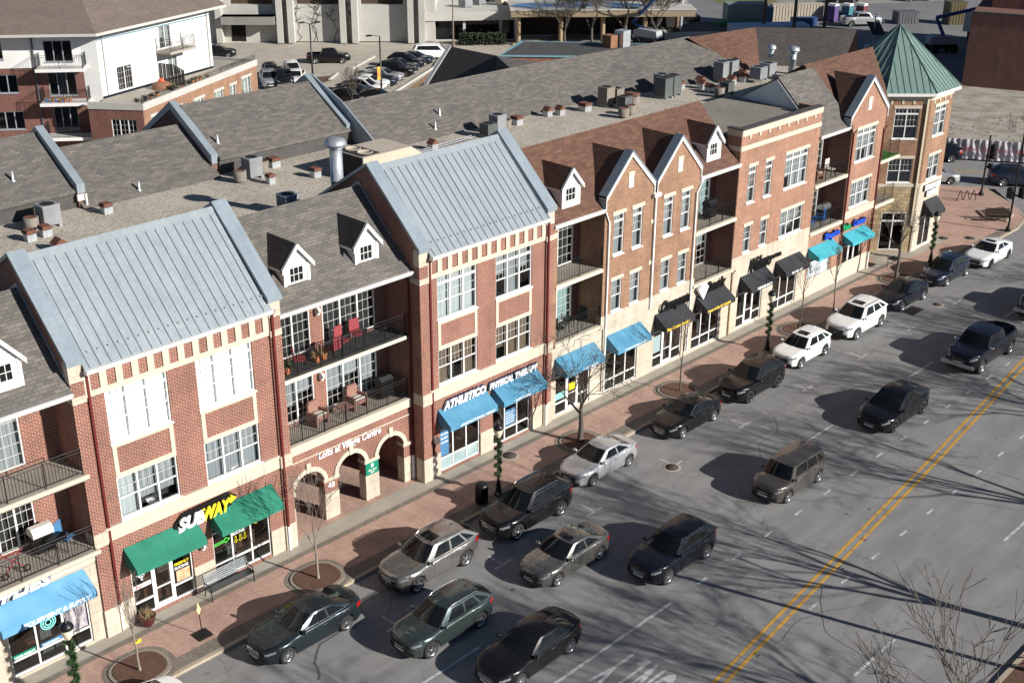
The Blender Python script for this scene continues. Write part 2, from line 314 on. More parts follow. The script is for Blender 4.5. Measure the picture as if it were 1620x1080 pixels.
def wall_holes(b, T, u0, u1, z0, z1, holes, depth=.16, mi=0, mr=None):
    us = sorted({u0, u1, *[h[0] for h in holes], *[h[1] for h in holes]}); zs = sorted({z0, z1, *[h[2] for h in holes], *[h[3] for h in holes]})
    for i in range(len(us)-1):
        for j in range(len(zs)-1):
            uc, zc = (us[i]+us[i+1])/2, (zs[j]+zs[j+1])/2
            if us[i] < u0-1e-6 or us[i+1] > u1+1e-6 or any(h[0] < uc < h[1] and h[2] < zc < h[3] for h in holes): continue
            b.poly([(us[i], 0, zs[j]), (us[i+1], 0, zs[j]), (us[i+1], 0, zs[j+1]), (us[i], 0, zs[j+1])], mi, T)
    mr = mi if mr is None else mr
    for a, c, d, e in holes:
        b.poly([(a, 0, d), (a, 0, e), (a, depth, e), (a, depth, d)], mr, T); b.poly([(c, 0, d), (c, depth, d), (c, depth, e), (c, 0, e)], mr, T)
        b.poly([(a, 0, d), (a, depth, d), (c, depth, d), (c, 0, d)], mr, T); b.poly([(a, 0, e), (c, 0, e), (c, depth, e), (a, depth, e)], mr, T)
def window(parent, T, u0, u1, z0, z1, nc=3, transom=0., rail=True, cur='mid', mun=(3, 2), name='window', glassm=None, fm=None, dpt=.10, cd_=.14, full=False, sill=True, curf=1., label=None):
    fm = fm or WHITE; b = MB(); fw = .042
    b.box(u0, u0+fw, dpt-.06, dpt+.04, z0, z1, 0, T); b.box(u1-fw, u1, dpt-.06, dpt+.04, z0, z1, 0, T)
    b.box(u0+fw, u1-fw, dpt-.06, dpt+.04, z1-fw, z1, 0, T); b.box(u0+fw, u1-fw, dpt-.06, dpt+.04, z0, z0+fw*1.3, 0, T)
    zt = z1-transom if transom else z1-fw
    if transom: b.box(u0+fw, u1-fw, dpt-.075, dpt+.03, zt-.05, zt+.05, 0, T)
    w_ = (u1-u0)/nc
    for i in range(1, nc): b.box(u0+i*w_-.036, u0+i*w_+.036, dpt-.05, dpt+.035, z0+fw*1.3, z1-fw, 0, T)
    zm = z0+(zt-z0)*.5
    for i in range(nc):
        a, c = u0+i*w_+.036, u0+(i+1)*w_-.036
        if rail: b.box(a, c, dpt-.03, dpt+.03, zm-.022, zm+.022, 0, T)
        if mun:
            lo = z0+fw if full else (zm if rail else z0+fw); kx, kz = mun
            for k in range(1, kx): b.box(a+(c-a)*k/kx-.005, a+(c-a)*k/kx+.005, dpt-.012, dpt+.01, lo, zt, 0, T)
            for k in range(1, kz): b.box(a, c, dpt-.014, dpt+.012, lo+(zt-lo)*k/kz-.005, lo+(zt-lo)*k/kz+.005, 0, T)
            if transom:
                for k in range(1, 3): b.box(a+(c-a)*k/3-.007, a+(c-a)*k/3+.007, dpt-.012, dpt+.01, zt+.05, z1-fw, 0, T)
    if sill: b.box(u0-.06, u1+.06, -.07, dpt-.062, z0-.07, z0-.003, 0, T)
    o = b.build(name, fm, parent)
    if label: o['label'] = label
    g = MB(); g.poly([(u0+.02, dpt+.005, z0+.02), (u1-.02, dpt+.005, z0+.02), (u1-.02, dpt+.005, z1-.02), (u0+.02, dpt+.005, z1-.02)], 0, T); g.build('pane', glassm or GLASS, o)
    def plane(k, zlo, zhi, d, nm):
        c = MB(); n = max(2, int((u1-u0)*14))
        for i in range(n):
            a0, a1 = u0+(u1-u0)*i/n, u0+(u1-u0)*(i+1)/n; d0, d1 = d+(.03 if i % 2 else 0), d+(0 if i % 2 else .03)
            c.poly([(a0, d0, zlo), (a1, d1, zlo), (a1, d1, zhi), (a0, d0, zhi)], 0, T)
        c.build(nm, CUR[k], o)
    if isinstance(cur, str) and nc > 1 and cur in ('mid', 'pale', 'green', 'brown'):
        rw = random.Random(int(u0*97+z0*13))
        for i in range(nc):
            lo = rw.choice([0, 0, 0, .3, .5]) if cur != 'pale' else rw.choice([0, 0, .25]); c = MB(); ua, ub = u0+i*w_, u0+(i+1)*w_; n = 7
            for k in range(n):
                a0, a1 = ua+(ub-ua)*k/n, ua+(ub-ua)*(k+1)/n; d0, d1 = dpt+cd_+(.03 if k % 2 else 0), dpt+cd_+(0 if k % 2 else .03)
                c.poly([(a0, d0, z0+(z1-z0)*lo), (a1, d1, z0+(z1-z0)*lo), (a1, d1, z1), (a0, d0, z1)], 0, T)
            c.build('curtain', CUR[cur if rw.random() < .75 else ('mid' if cur != 'mid' else 'grey')], o)
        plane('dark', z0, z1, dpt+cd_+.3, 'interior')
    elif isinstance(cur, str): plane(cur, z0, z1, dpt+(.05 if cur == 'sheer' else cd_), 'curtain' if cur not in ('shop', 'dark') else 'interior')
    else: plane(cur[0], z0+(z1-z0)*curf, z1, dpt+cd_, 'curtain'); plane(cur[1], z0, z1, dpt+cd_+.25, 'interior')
    return o
def railing(parent, T, u0, u1, z, d=0., h=1.05, post=1.5, pitch=.12, sides=0., solid=False):
    b = MB(); r = .022
    def run(A, B):
        A, B = Vector(A), Vector(B); L = (B-A).length; D = (B-A)/L
        def seg(p, q, w1): 
            p, q = A+D*p, A+D*q; b.tube(T(*p), T(*q), w1, n=4)
        for hh in (z+.09, z+h-.13, z+h): b.tube(T(A.x, A.y, hh), T(B.x, B.y, hh), r if hh > z+h-.05 else .014, n=4)
        for i in range(int(L/pitch)+1):
            p = A+D*min(L, i*pitch); b.tube(T(p.x, p.y, z+.09), T(p.x, p.y, z+h-.13), .0115, n=4, cap=False)
        k = max(1, round(L/post))
        for i in range(k+1): p = A+D*(L*i/k); b.tube(T(p.x, p.y, z), T(p.x, p.y, z+h), .024, n=4)
    run((u0, d, 0), (u1, d, 0))
    if sides: run((u0, d, 0), (u0, d+sides, 0)); run((u1, d, 0), (u1, d+sides, 0))
    return b.build('railing', BLACK, parent)
def downspout(parent, x, y, ztop, zpaint, mat=DS_RED, low=WHITE, x2=None):
    b = MB(); b.box(x-.045, x+.045, y-.09, y-.01, zpaint, ztop); 
    if x2 is not None: b.tube((x2, y+.1, ztop+.35), (x, y-.05, ztop), .045, n=4)
    else: b.tube((x, y-.25, ztop+.3), (x, y-.05, ztop), .045, n=4)
    b.build('downspout', mat, parent)
    if zpaint > .1: c = MB(); c.box(x-.05, x+.05, y-.1, y-.008, .02, zpaint); c.build('downspout', low, parent)
# ================= ground and road
def rd(x, y): return (x*1.00405, (y+38)*1.00405-38)      # pavement level -> road level (12 cm lower)
ZR = -.12
def sheet(name, pts, z, m, kind='structure', **k):
    b = MB(); b.poly([(x, y, z) for x, y in pts]); return b.build(name, m, **({'kind': kind} | k))
b = MB(); b.poly([(-500, -500, -.30), (900, -500, -.30), (900, 900, -.30), (-500, 900, -.30)]); b.build('ground', GROUND, kind='structure')
CD = Vector((.60, -.80)); CN = Vector((.80, .60))          # the cross street: its direction and the way across it
def cs(a, t): p = Vector((97.0, 3.6))+CN*a+CD*t; return (p.x, p.y)
road = sheet('road', [(-60, -3.8), (89.5, -3.8), (92.5, -3.2), (94.6, -1.4), cs(0, 5)][:4]+[cs(.0, 2), cs(.0, -95), cs(9.2, -95), cs(9.2, 30), (160, -25.4), (-60, -25.4)], ZR, ASPH)
# kerb and pavement on the building side
def kerbline(pts, w_=.18, z1=.004): 
    b = MB()
    for (x0, y0), (x1, y1) in zip(pts, pts[1:]):
        d = Vector((x1-x0, y1-y0)).normalized(); n = Vector((-d.y, d.x))*w_
        b.prism([(x0, y0), (x1, y1), (x1+n.x, y1+n.y), (x0+n.x, y0+n.y)], 2, -.2, z1)
    return b
K1 = [(-60, -3.8), (89.5, -3.8), (92.3, -3.2), (94.4, -1.6), cs(0, 1.2), cs(0, -95)]
kerbline(K1).build('kerb', KERB, kind='structure')
b = MB(); b.prism([(-60, -3.62), (89.4, -3.62), (92.15, -3.03), (94.25, -1.5), cs(-.18, 1.1), cs(-.18, -95), cs(-12, -95), (70, 14), (-60, 6)], 2, -.25, 0)
b.build('sidewalk', PAVER, kind='structure')
for nm, y0, y1, m, z in (('paver_border', -3.62, -2.98, PAVER_D, .004), ('building_apron', -.62, .3, CONC, .008), ('paver_border', -.92, -.62, PAVER_D, .004)):
    sheet(nm, [(-60, y0), (88.5 if y0 < -2 else 76, y0), (88.5 if y0 < -2 else 76, y1), (-60, y1)], z, m)
b = MB(); b.poly([(76, -.62, .008), (78.5, -1.3, .008), (82.7, -1.3, .008), (85, 1, .008), (85, 6, .008), (76, 6, .008)]); b.build('building_apron', CONC, kind='structure')
# opposite pavement
kerbline([(160, -25.4), (-60, -25.4)]).build('kerb', KERB, kind='structure')
b = MB(); b.prism([(-60, -25.58), (160, -25.58), (160, -60), (-60, -60)], 2, -.25, 0); b.build('verge', MULCH, kind='structure')
# road markings: parts of the road
Z1 = ZR+.006
def stripe(b, x0, y0, x1, y1, w_): 
    (x0, y0), (x1, y1) = rd(x0, y0), rd(x1, y1); d = Vector((x1-x0, y1-y0)).normalized(); n = Vector((-d.y, d.x))*w_/2
    b.poly([(x0-n.x, y0-n.y, Z1), (x1-n.x, y1-n.y, Z1), (x1+n.x, y1+n.y, Z1), (x0+n.x, y0+n.y, Z1)])
b = MB()
for s in (0, .35):
    P = [(24, -18.85), (31.2, -18.1), (42, -16.93), (52.8, -15.76), (60, -14.9), (67, -14.07), (78, -12.9), (92, -11.6)]
    for p, q in zip(P, P[1:]): stripe(b, p[0], p[1]-s, q[0], q[1]-s, .14)
b.build('centre_line', PAINT_Y, road)
b = MB()
for i in range(-3, 11):
    x = 31.15+5.87*i
    if x < 90: stripe(b, x, -6.5, x, -7.38, .085); stripe(b, x-.5, -7.36, x+.58, -7.36, .085)
b.build('parking_bay_mark', PAINT_W, road)
b = MB(); stripe(b, 20, -14.02, 34.05, -14.02, .13)
for x in (23.9, 36.9, 49.3, 60.1, 72.3): stripe(b, x-.3, -10.6, x+2.7, -10.56, .11)
for x in (35.1, 47.7, 60.4, 22.6): stripe(b, x, -21.55, x+3., -21.55, .12)
b.build('lane_line', PAINT_W, road)
b = MB()
for i in range(16): x = 35.75+2.45*i; stripe(b, x, -14.02+.012*(i)*1.9, x+.62, -14.0+.023*i, .12)
for i in range(18): x = 37.45+2.47*i; stripe(b, x, -18.2+.019*i, x+.62, -18.19+.019*i, .12)
b.build('guide_dash', PAINT_W, road)
x_, y_ = rd(30.4, -14.98)
M = Matrix.Translation((x_, y_, Z1)) @ Matrix.Rotation(R(90), 4, 'Z')
for i, ch in enumerate('YLNO'):
    text('lane_lettering', ch, 1, PAINT_W, road, Matrix.Translation((x_, y_-.62*i+.0, Z1)) @ Matrix.Rotation(R(90), 4, 'Z') @ Matrix.Diagonal((.72, 3.3, 1, 1)), depth=.004, bold=.035, align='CENTER')
b = MB()
for x, y in ((56.5, -18.7), (33.6, -18.3), (40.9, -17.6), (46.6, -12.0), (43.5, -17.15), (60.2, -15.3)):
    for s in (-.09, .09): stripe(b, x-.13, y+s, x+.13, y+s, .03)
    stripe(b, x, y-.09, x, y+.09, .03)
for f in b.v: pass
b.build('survey_mark', BLACK, road)
# tar sealed cracks and a damp streak by the kerb
b = MB()
for st in range(9):
    x, y = rng.uniform(24, 66), rng.uniform(-24, -8); a = rng.uniform(-.6, .6)+(math.pi/2 if st % 2 else 0)
    for k in range(10):
        L = rng.uniform(.3, .9); nx, ny = x+math.cos(a)*L, y+math.sin(a)*L; stripe(b, x, y, nx, ny, .02); x, y = nx, ny; a += rng.uniform(-.5, .5)
b.build('sealed_crack', ASPH_PATCH, road)
b = MB(); rg = random.Random(21)
for i in range(45):
    x, y, r_ = rg.uniform(20, 90), rg.choice([-5.2, -9, -12.4, -12.8, -16, -9.3])+rg.gauss(0, .25), rg.uniform(.02, .11); x, y = rd(x, y); k = 9; ph = [rg.uniform(.6, 1.1) for _ in range(k)]
    b.poly([(x+math.cos(2*math.pi*j/k)*r_*ph[j]*1.5, y+math.sin(2*math.pi*j/k)*r_*ph[j], ZR+.003) for j in range(k)])
P = [(24.0, -6.0), (23.2, -6.1), (22.5, -6.15), (22.1, -6.45), (21.75, -6.8), (21.5, -7.3), (21.15, -7.9)]; P2 = []
for p, q in zip(P, P[1:]): P2 += [(p[0]+(q[0]-p[0])*k/5+rg.gauss(0, .02), p[1]+(q[1]-p[1])*k/5+rg.gauss(0, .02)) for k in range(5)]
for k, (p, q) in enumerate(zip(P2, P2[1:])): stripe(b, p[0], p[1], q[0], q[1], .05+.05*abs(math.sin(k*1.3)))
b.build('oil_stain', mottled('oil_stain', (.09, .09, .09), (.13, .13, .13), 3, .7), road)
b = MB()
for k in range(260):
    x, y = rg.uniform(14, 88), -3.9-abs(rg.gauss(0, .12)); x, y = rd(x, y); a = rg.uniform(0, 3.14); s_ = rg.uniform(.02, .05); b.poly([(x+math.cos(a+j*1.57)*s_, y+math.sin(a+j*1.57)*s_, ZR+.01) for j in range(4)])
b.build('leaf_litter', DRY, None, loc=(40, -4, ZR), kind='stuff')
b = MB(); 
for (x, y, w_, h_) in ((26.5, -11.9, 3.2, 1.1), (47, -8.8, 2.2, 1.3), (59.5, -11.7, 4.0, .9), (39, -20.2, 5, .7), (66.5, -8.6, 2.5, 1.2)): (x, y) = rd(x, y); b.poly([(x, y, ZR+.0025), (x+w_, y, ZR+.0025), (x+w_, y+h_, ZR+.0025), (x, y+h_, ZR+.0025)])
b.build('road_patch', asphalt('patched_asphalt', (.175, .173, .171), (.205, .203, .20), False), road)
def manhole(x, y, r, on_road, square=False, w_=0, lab=''):
    z = ZR+.004 if on_road else .006
    if on_road: x, y = rd(x, y)
    b = MB()
    if square: b.box(x-w_/2, x+w_/2, y-.42, y+.42, z, z+.012); c = MB(); [c.box(x-w_/2+.06+k*.13, x-w_/2+.13+k*.13, y-.36, y+.36, z+.012, z+.022) for k in range(int(w_/.13)-1)]
    else: b.lathe([(0, .012), (r, .012), (r, 0)], 20, (x, y, z)); c = MB(); c.lathe([(r, .008), (r+.09, .006), (r+.1, 0)], 20, (x, y, z))
    t = thing('manhole_cover' if not square else 'drain_grate', (x, y, z), lab, 'manhole cover' if not square else 'drain grate'); b.build('cover', ASPH_PATCH, t); c.build('frame' if not square else 'slot', BPLAST if square else CONC, t)
manhole(42.65, -7.39, .33, True, lab='round rusty manhole cover in the parking bay behind the silver saloon')
manhole(71.0, -6.68, .3, True, lab='small round manhole cover in the road near the dark parked saloon far down the street')
manhole(69.0, -6.05, .4, True, True, 1.5, lab='rectangular iron drain grate in the road beside the dark saloon')
manhole(83.3, -.95, .36, False, lab='round cover in the brick pavement, nearer the corner tower')
manhole(84.7, -2.3, .38, False, lab='round cover in the brick pavement, behind the white saloon')
manhole(38.0, -1.05, .36, False, lab='round cover in the brick pavement beside the garlanded lamp post')
# ================= front buildings
WALL_D = 18.3
def gable_wall(par, x0, x1, mat, y0=0., zlow=11.5, ya=3.15, za=14.6, yb=9.4, name='gable_wall', mats=None):
    b = MB(); zb = za-.62*(yb-ya)
    b.prism([(y0, 0), (y0, zlow), (ya, za), (yb, zb), (yb, 0)], 0, x0, x1); return b.build(name, mat, par)
def coping(par, x0, x1, mat, y0=0., zlow=11.5, ya=3.15, za=14.6, yb=9.4, t=.16, o=.07):
    b = MB(); zb = za-.62*(yb-ya); y0 -= .12; 
    b.prism([(y0, zlow-.12+.0), (y0, zlow+t-.08), (ya, za+t), (yb, zb+t), (yb, zb+.004), (ya, za+.004), (y0+.12, zlow+.004)], 0, x0-o, x1+o)
    return b.build('coping', mat, par)
def roof_pair(par, x0, x1, mat, y0, z0, y1, z1, yb=9.2, t=.12, name='roof'):
    b = MB(); zb = z1-.62*(yb-y1)
    b.prism([(y0, z0), (y1, z1), (yb, zb), (yb, zb-t), (y1, z1-t*1.3), (y0, z0-t)], 0, x0, x1); o = b.build(name, mat, par)
    c = MB(); c.prism([(y1-.14, z1-.14+.03), (y1, z1+.035), (y1+.14, z1-.087+.03), (y1+.14, z1-.1), (y1, z1-.01), (y1-.14, z1-.16)], 0, x0, x1); c.build('ridge_cap', mat, par); return o
def seams(par, x0, x1, y0, z0, y1, z1, pitch=.405, mat=METAL_D):
    b = MB(); n = int((x1-x0-.1)/pitch); d = Vector((y1-y0, z1-z0)).normalized(); nn = Vector((-d.y, d.x))
    for i in range(n+1):
        x = x0+.2+i*pitch
        if x > x1-.05: break
        P = [(y0, z0), (y1-.32*d.x, z1-.32*d.y)]; h = .04
        b.prism([P[0], P[1], (P[1][0]+nn.x*h, P[1][1]+nn.y*h), (P[0][0]+nn.x*h, P[0][1]+nn.y*h)], 0, x-.009, x+.009)
    b.build('standing_seam', mat, par)
    g = MB()
    for i in range(n):
        x = x0+.4+i*pitch; y, z = y0+.42, z0+.42*d.y/d.x+.06
        if x < x1-.1: g.box(x-.045, x+.045, y-.018, y+.018, z-.02, z+.03); g.box(x-.014, x+.014, y-.05, y+.05, z-.02, z+.015)
    g.build('snow_guard', GALV, par)
def gutter(par, x0, x1, y, z, h=.2, mat=WHITE, back=.0):
    b = MB(); b.prism([(y-.13, z), (y-.13, z-.08), (y-.05, z-h), (y+back+.12, z-h), (y+back+.12, z-.02)], 0, x0, x1); b.build('gutter', mat, par)
def awning(par, x0, x1, mat, ztop=3.44, zf=2.86, zb=2.6, y0=0., dep=.85, label=None, lines=True, stripe_=None):
    b = MB(); A = (y0-.01, ztop); F = (y0-dep, zf); V = (y0-dep, zb)
    b.prism([A, F, V, (y0-dep+.02, zb), (y0-dep+.02, zf-.02), (y0-.01, ztop-.03)], 0, x0, x1)
    for x in (x0, x1-.012): b.prism([A, F, V, (y0-.01, zb+.05)], 0, x, x+.012)
    o = b.build('awning', mat, par)
    if label: o['label'] = label
    if lines:
        c = MB(); n = max(2, round((x1-x0)/.72)); d = Vector((F[0]-A[0], F[1]-A[1])).normalized(); nn = Vector((d.y, -d.x))
        for i in range(1, n):
            x = x0+(x1-x0)*i/n; c.prism([(A[0]+nn.x*.006, A[1]+abs(nn.y)*.006), (F[0]+nn.x*.006, F[1]+abs(nn.y)*.006), (F[0], F[1]-.001), (A[0], A[1]-.001)], 0, x-.008, x+.008)
        c.build('seam', mat, o)
    return o
def storefront(par, T, u0, u1, z0=.12, z1=2.95, cols=3, door=None, cur='shop', knee=.75, name='shop_window', label=None, dpt=.12):
    """white aluminium shop front; door = (i) column that is a glazed door"""
    b = MB(); w_ = (u1-u0)/cols; f = .05
    b.box(u0, u0+f, dpt-.05, dpt+.05, z0, z1, 0, T); b.box(u1-f, u1, dpt-.05, dpt+.05, z0, z1, 0, T); b.box(u0+f, u1-f, dpt-.05, dpt+.05, z1-f, z1, 0, T); b.box(u0+f, u1-f, dpt-.05, dpt+.05, z0, z0+.07, 0, T)
    for i in range(1, cols): b.box(u0+i*w_-.035, u0+i*w_+.035, dpt-.045, dpt+.045, z0+.07, z1-f, 0, T)
    for i in range(cols):
        a, c = u0+i*w_+.035, u0+(i+1)*w_-.035
        b.box(a, c, dpt-.04, dpt+.04, 2.22, 2.3, 0, T)
        if door != i: b.box(a, c, dpt-.04, dpt+.04, knee-.04, knee+.04, 0, T)
    o = b.build(name, WHITE, par)
    if label: o['label'] = label
    if door is not None:
        a, c = u0+door*w_+.04, u0+(door+1)*w_-.04; d = MB()
        d.box(a, a+.09, dpt-.055, dpt+.02, z0+.02, 2.2, 0, T); d.box(c-.09, c, dpt-.055, dpt+.02, z0+.02, 2.2, 0, T); d.box(a+.09, c-.09, dpt-.055, dpt+.02, z0+.02, z0+.22, 0, T); d.box(a+.09, c-.09, dpt-.055, dpt+.02, 2.1, 2.2, 0, T); d.box(a+.09, c-.09, dpt-.05, dpt+.01, 1.0, 1.04, 0, T)
        dd = d.build('door', WHITE, o)
    g = MB(); g.poly([(u0, dpt, z0), (u1, dpt, z0), (u1, dpt, z1), (u0, dpt, z1)], 0, T); g.build('pane', GLASS_D, o)
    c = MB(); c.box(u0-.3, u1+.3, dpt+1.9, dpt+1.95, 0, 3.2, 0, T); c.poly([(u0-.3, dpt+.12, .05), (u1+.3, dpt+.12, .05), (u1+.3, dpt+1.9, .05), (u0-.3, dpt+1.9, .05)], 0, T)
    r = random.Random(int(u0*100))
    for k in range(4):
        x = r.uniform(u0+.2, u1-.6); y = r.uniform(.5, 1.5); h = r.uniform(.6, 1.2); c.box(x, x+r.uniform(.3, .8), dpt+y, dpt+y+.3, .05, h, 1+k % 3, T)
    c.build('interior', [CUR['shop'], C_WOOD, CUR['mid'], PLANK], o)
    return o
def stone_trim(par, fn, name='stone_trim', mat=STONE_S, label=None):
    if hasattr(fn, 'boxes') and len(fn.boxes) > 1:
        for q in fn.boxes: stone_trim(par, box_fn(q), name, mat, label)
        return
    b = MB(); fn(b); o = b.build(name, mat, par)
    if label: o['label'] = label
    return o
def box_fn(*bx):
    f = lambda b: [b.box(*q) for q in bx]
    f.boxes = bx; return f
W2, W3 = (4.64, 6.42), (7.86, 9.99)
def metal_house(name, x0, x1, label, cats, wx, curs, stores, ngab):
    t = thing(name, (x0, 0, 0), label, 'building'); T = FR(0, 0)
    holes = [(a, c, *z) for a, c in wx for z in (W2, W3)]+[(a, c, .1, 2.98) for a, c, *_ in stores]
    b = MB(); wall_holes(b, T, x0, x1, 0, 11.0, holes); b.build('wall', BR_RED, t); b = MB(); b.box(x0, x1, 9.3, 9.4, 0, 10.6); b.build('rear_wall', BR_RED, t)
    # corner piers, a brick proud of the wall
    for a, c in ((x0, x0+.52), (x1-.52, x1)):
        gable_wall(t, a, c, BR_RED, y0=-.1, name='gable_wall'); coping(t, a, c, METAL_D, y0=-.1)
        stone_trim(t, box_fn((a-.012, c+.012, -.112, .25, 10.72, 11.5), (a-.014, c+.014, -.13, .6, 9.9, 10.16), (a-.02, c+.02, -.16, .5, 4.0, 4.55), (a-.015, c+.015, -.125, .4, 0, 1.22)), 'pier_stone', STONE)
    # frieze with a row of brick squares
    X0, X1 = x0+.53, x1-.53; n = 12; pit = (X1-X0-.25)/n; holes2 = [(X0+.25+i*pit+.0, X0+.25+i*pit+.36, 10.2, 10.82) for i in range(n)]
    b = MB(); wall_holes(b, FR(0, -.05), X0, X1, 9.975, 11.0, holes2, .045); b.poly([(X0, -.05, 9.975), (X1, -.05, 9.975), (X1, 0, 9.975), (X0, 0, 9.975)]); b.build('frieze', STONE_S, t)
    def cor(b):
        b.box(X0, X1, -.07, -.002, 4.02, 4.5); b.box(X0, X1, -.10, -.002, 4.5, 4.6)
        for a, c in wx:
            for z0, z1 in ((6.42, 6.6), (7.66, 7.79)): b.box(a-.0, c+.0, -.025, -.001, z0, z1)
            for p, q in ((a, a+.17), (c-.17, c)): b.box(p, q, -.025, -.001, 6.6, 7.66)
    stone_trim(t, cor)
    st = sorted(stores); segs = [X0]+[v for s in st for v in s[:2]]+[X1]
    stone_trim(t, box_fn(*[(segs[i], segs[i+1], -.035, -.001, 0, 1.2) for i in range(0, len(segs), 2)]), 'stone_base', STONE)
    k = 0
    for (a, c) in wx:
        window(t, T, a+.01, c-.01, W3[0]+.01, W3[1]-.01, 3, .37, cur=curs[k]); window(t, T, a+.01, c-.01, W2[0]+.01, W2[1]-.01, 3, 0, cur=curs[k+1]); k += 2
    roof_pair(t, x0+.52, x1-.52, METAL, -.34, 11.17, 3.1, 14.55); seams(t, x0+.52, x1-.52, -.34, 11.17, 3.1, 14.55)
    gutter(t, X0-.02, X1+.02, -.34, 11.17, .2, WHITE)
    downspout(t, x0+.66, -.0, 10.75, 1.18); downspout(t, x1-.42, -.1, 10.8, 1.18)
    b = MB(); b.box(x0+.02, x1-.02, .3, 9.2, 4.1, 4.2); b.box(x0+.02, x1-.02, .3, 9.2, 7.3, 7.4); b.build('floor_slab', DARK, t)
    return t
B1 = metal_house('metal_roofed_building', 17.08, 25.97, 'red brick building with pale blue metal roof above the two green awnings', None, [(18.33, 20.85), (22.07, 24.6)], ['sheer', 'pale', 'sheer', 'grey'], [(18.36, 21.04), (22.0, 24.76)], 1)
B2 = metal_house('metal_roofed_building', 33.3, 41.96, 'red brick building with pale blue metal roof above two blue awnings and a clinic sign', None, [(34.41, 36.87), (38.1, 40.53)], ['pale', 'brown', 'mid', 'brown'], [(34.42, 37.03), (37.9, 40.53)], 2)
T0 = FR(0, 0)
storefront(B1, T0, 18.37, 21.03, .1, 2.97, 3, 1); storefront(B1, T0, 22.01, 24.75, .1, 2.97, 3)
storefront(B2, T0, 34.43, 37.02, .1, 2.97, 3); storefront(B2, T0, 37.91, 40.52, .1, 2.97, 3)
ga1 = awning(B1, 18.2, 21.28, GREEN_AWN, label='green awning over the door'); ga2 = awning(B1, 21.95, 24.95, GREEN_AWN, label='green awning over the three pane window')
ba1 = awning(B2, 34.3, 37.4, BLUE_AWN, label='blue awning on the left'); ba2 = awning(B2, 37.8, 40.9, BLUE_AWN, label='blue awning on the right')
def wall_lamp(par, x, y, z, T=None):
    b = MB(); b.box(x-.06, x+.06, y-.22, y, z, z+.34, 0, T); b.tube((x, y-.22, z+.3), (x, y-.3, z+.12), .09, .05, 8, 0, T); b.build('wall_lamp', WHITE, par)
wall_lamp(B1, 21.45, 0, 1.95); wall_lamp(B2, 33.98, -.1, 1.9); wall_lamp(B2, 37.55, 0, 2.35)
# ---- decals in shop windows
def decal(par, s, x, y, z, size, mat, az=0, bold=.004, sx=1., shear=0): return text('window_lettering', s, size, mat, par, facing(x, y, z, az), .004, bold, shear, sx=sx)
def panel(par, x0, x1, z0, z1, y, mat, name='window_poster'): 
    b = MB(); b.box(x0, x1, y-.004, y, z0, z1); return b.build(name, mat, par)
w1 = [c for c in B1.children if c.name.startswith('shop_window')]; w2 = [c for c in B2.children if c.name.startswith('shop_window')]
DY = .11
b = MB()
for r_ in (.07, .17, .27):
    for k in range(8):
        a0, a1 = R(45+90*k/8), R(45+90*(k+1)/8); r2 = r_+.05
        b.poly([(18.83+math.cos(a0)*r_, DY, 1.72+math.sin(a0)*r_), (18.83+math.cos(a0)*r2, DY, 1.72+math.sin(a0)*r2), (18.83+math.cos(a1)*r2, DY, 1.72+math.sin(a1)*r2), (18.83+math.cos(a1)*r_, DY, 1.72+math.sin(a1)*r_)])
b.lathe([(0, 0), (.045, 0)], 8, (18.83, DY, 1.7), ax=1); b.build('wireless_symbol', C_WHITE, w1[0])
panel(w1[0], 18.44, 19.2, 1.34, 1.52, DY, C_WHITE, 'window_strip'); decal(w1[0], 'FREE', 18.5, DY-.006, 1.37, .15, C_RED)
panel(w1[0], 20.3, 20.9, .85, 1.35, DY, mottled('sandwich_photo', (.62, .28, .12), (.75, .55, .38), 6, .6)); decal(w1[0], 'FRESHLY', 20.25, DY-.004, 1.6, .17, C_YEL); decal(w1[0], 'SLICING', 20.25, DY-.004, 1.42, .17, C_WHITE)
for s, z, m in (('NOW', 2.18, C_AQUA), ('FRESHLY', 1.97, C_YEL), ('SLICING', 1.77, C_WHITE)): decal(w1[1], s, 22.98, DY, z, .23 if s == 'NOW' else .19, m, sx=.85 if s != 'NOW' else 1.3)
def arrow(b, x, z, L, w_, ang, t=.035):
    c, s = math.cos(ang), math.sin(ang); P = [(0, w_*.35), (L*.7, w_*.35), (L*.7, w_), (L, 0), (L*.7, -w_), (L*.7, -w_*.35), (0, -w_*.35)]
    P = [(x+c*p-s*q, z+s*p+c*q) for p, q in P]
    for (a, c_), (d, e) in zip(P, P[1:]+P[:1]): b.tube((a, DY, c_), (d, DY, e), t/2, n=4)
b = MB()
for k in range(3): arrow(b, 23.12+.22*k, 1.68, .3, .085, -R(90), .022)
b.build('window_arrow', C_YEL, w1[1]); b = MB(); arrow(b, 22.12, 1.68, .72, .12, R(4)); b.build('window_arrow', C_LIME, w1[1]); b = MB(); arrow(b, 24.6, 1.95, .62, .1, R(180), .025); b.build('window_arrow', C_YEL, w1[1])
panel(w2[0], 34.5, 35.05, .85, 2.35, DY, C_BLU2)
for k, s in enumerate(('NO PILLS.', 'NO REST.', 'NO PAIN.')): decal(w2[0], s, 34.55, DY-.006, 1.95-.22*k, .13, C_WHITE, sx=.85)
panel(w2[0], 34.5, 37.0, .16, .7, DY+.005, CUR['teal'], 'frosted_film'); panel(w2[1], 38.85, 39.6, .85, 1.7, DY, C_BLU2); 
for k in range(5): decal(w2[1], 'BACK IN ACTION', 38.9, DY-.006, 1.5-.14*k, .075, C_WHITE)
# awning valance lettering
for par, s, x, sz, m in ((ba1, 'ATHLETICO PHYSICAL THERAPY', 34.95, .155, C_WHITE), (ba2, 'WORK INJURIES', 38.6, .155, C_WHITE)): text('awning_lettering', s, sz, m, par, facing(x, -.855, 2.66), .006, .004)
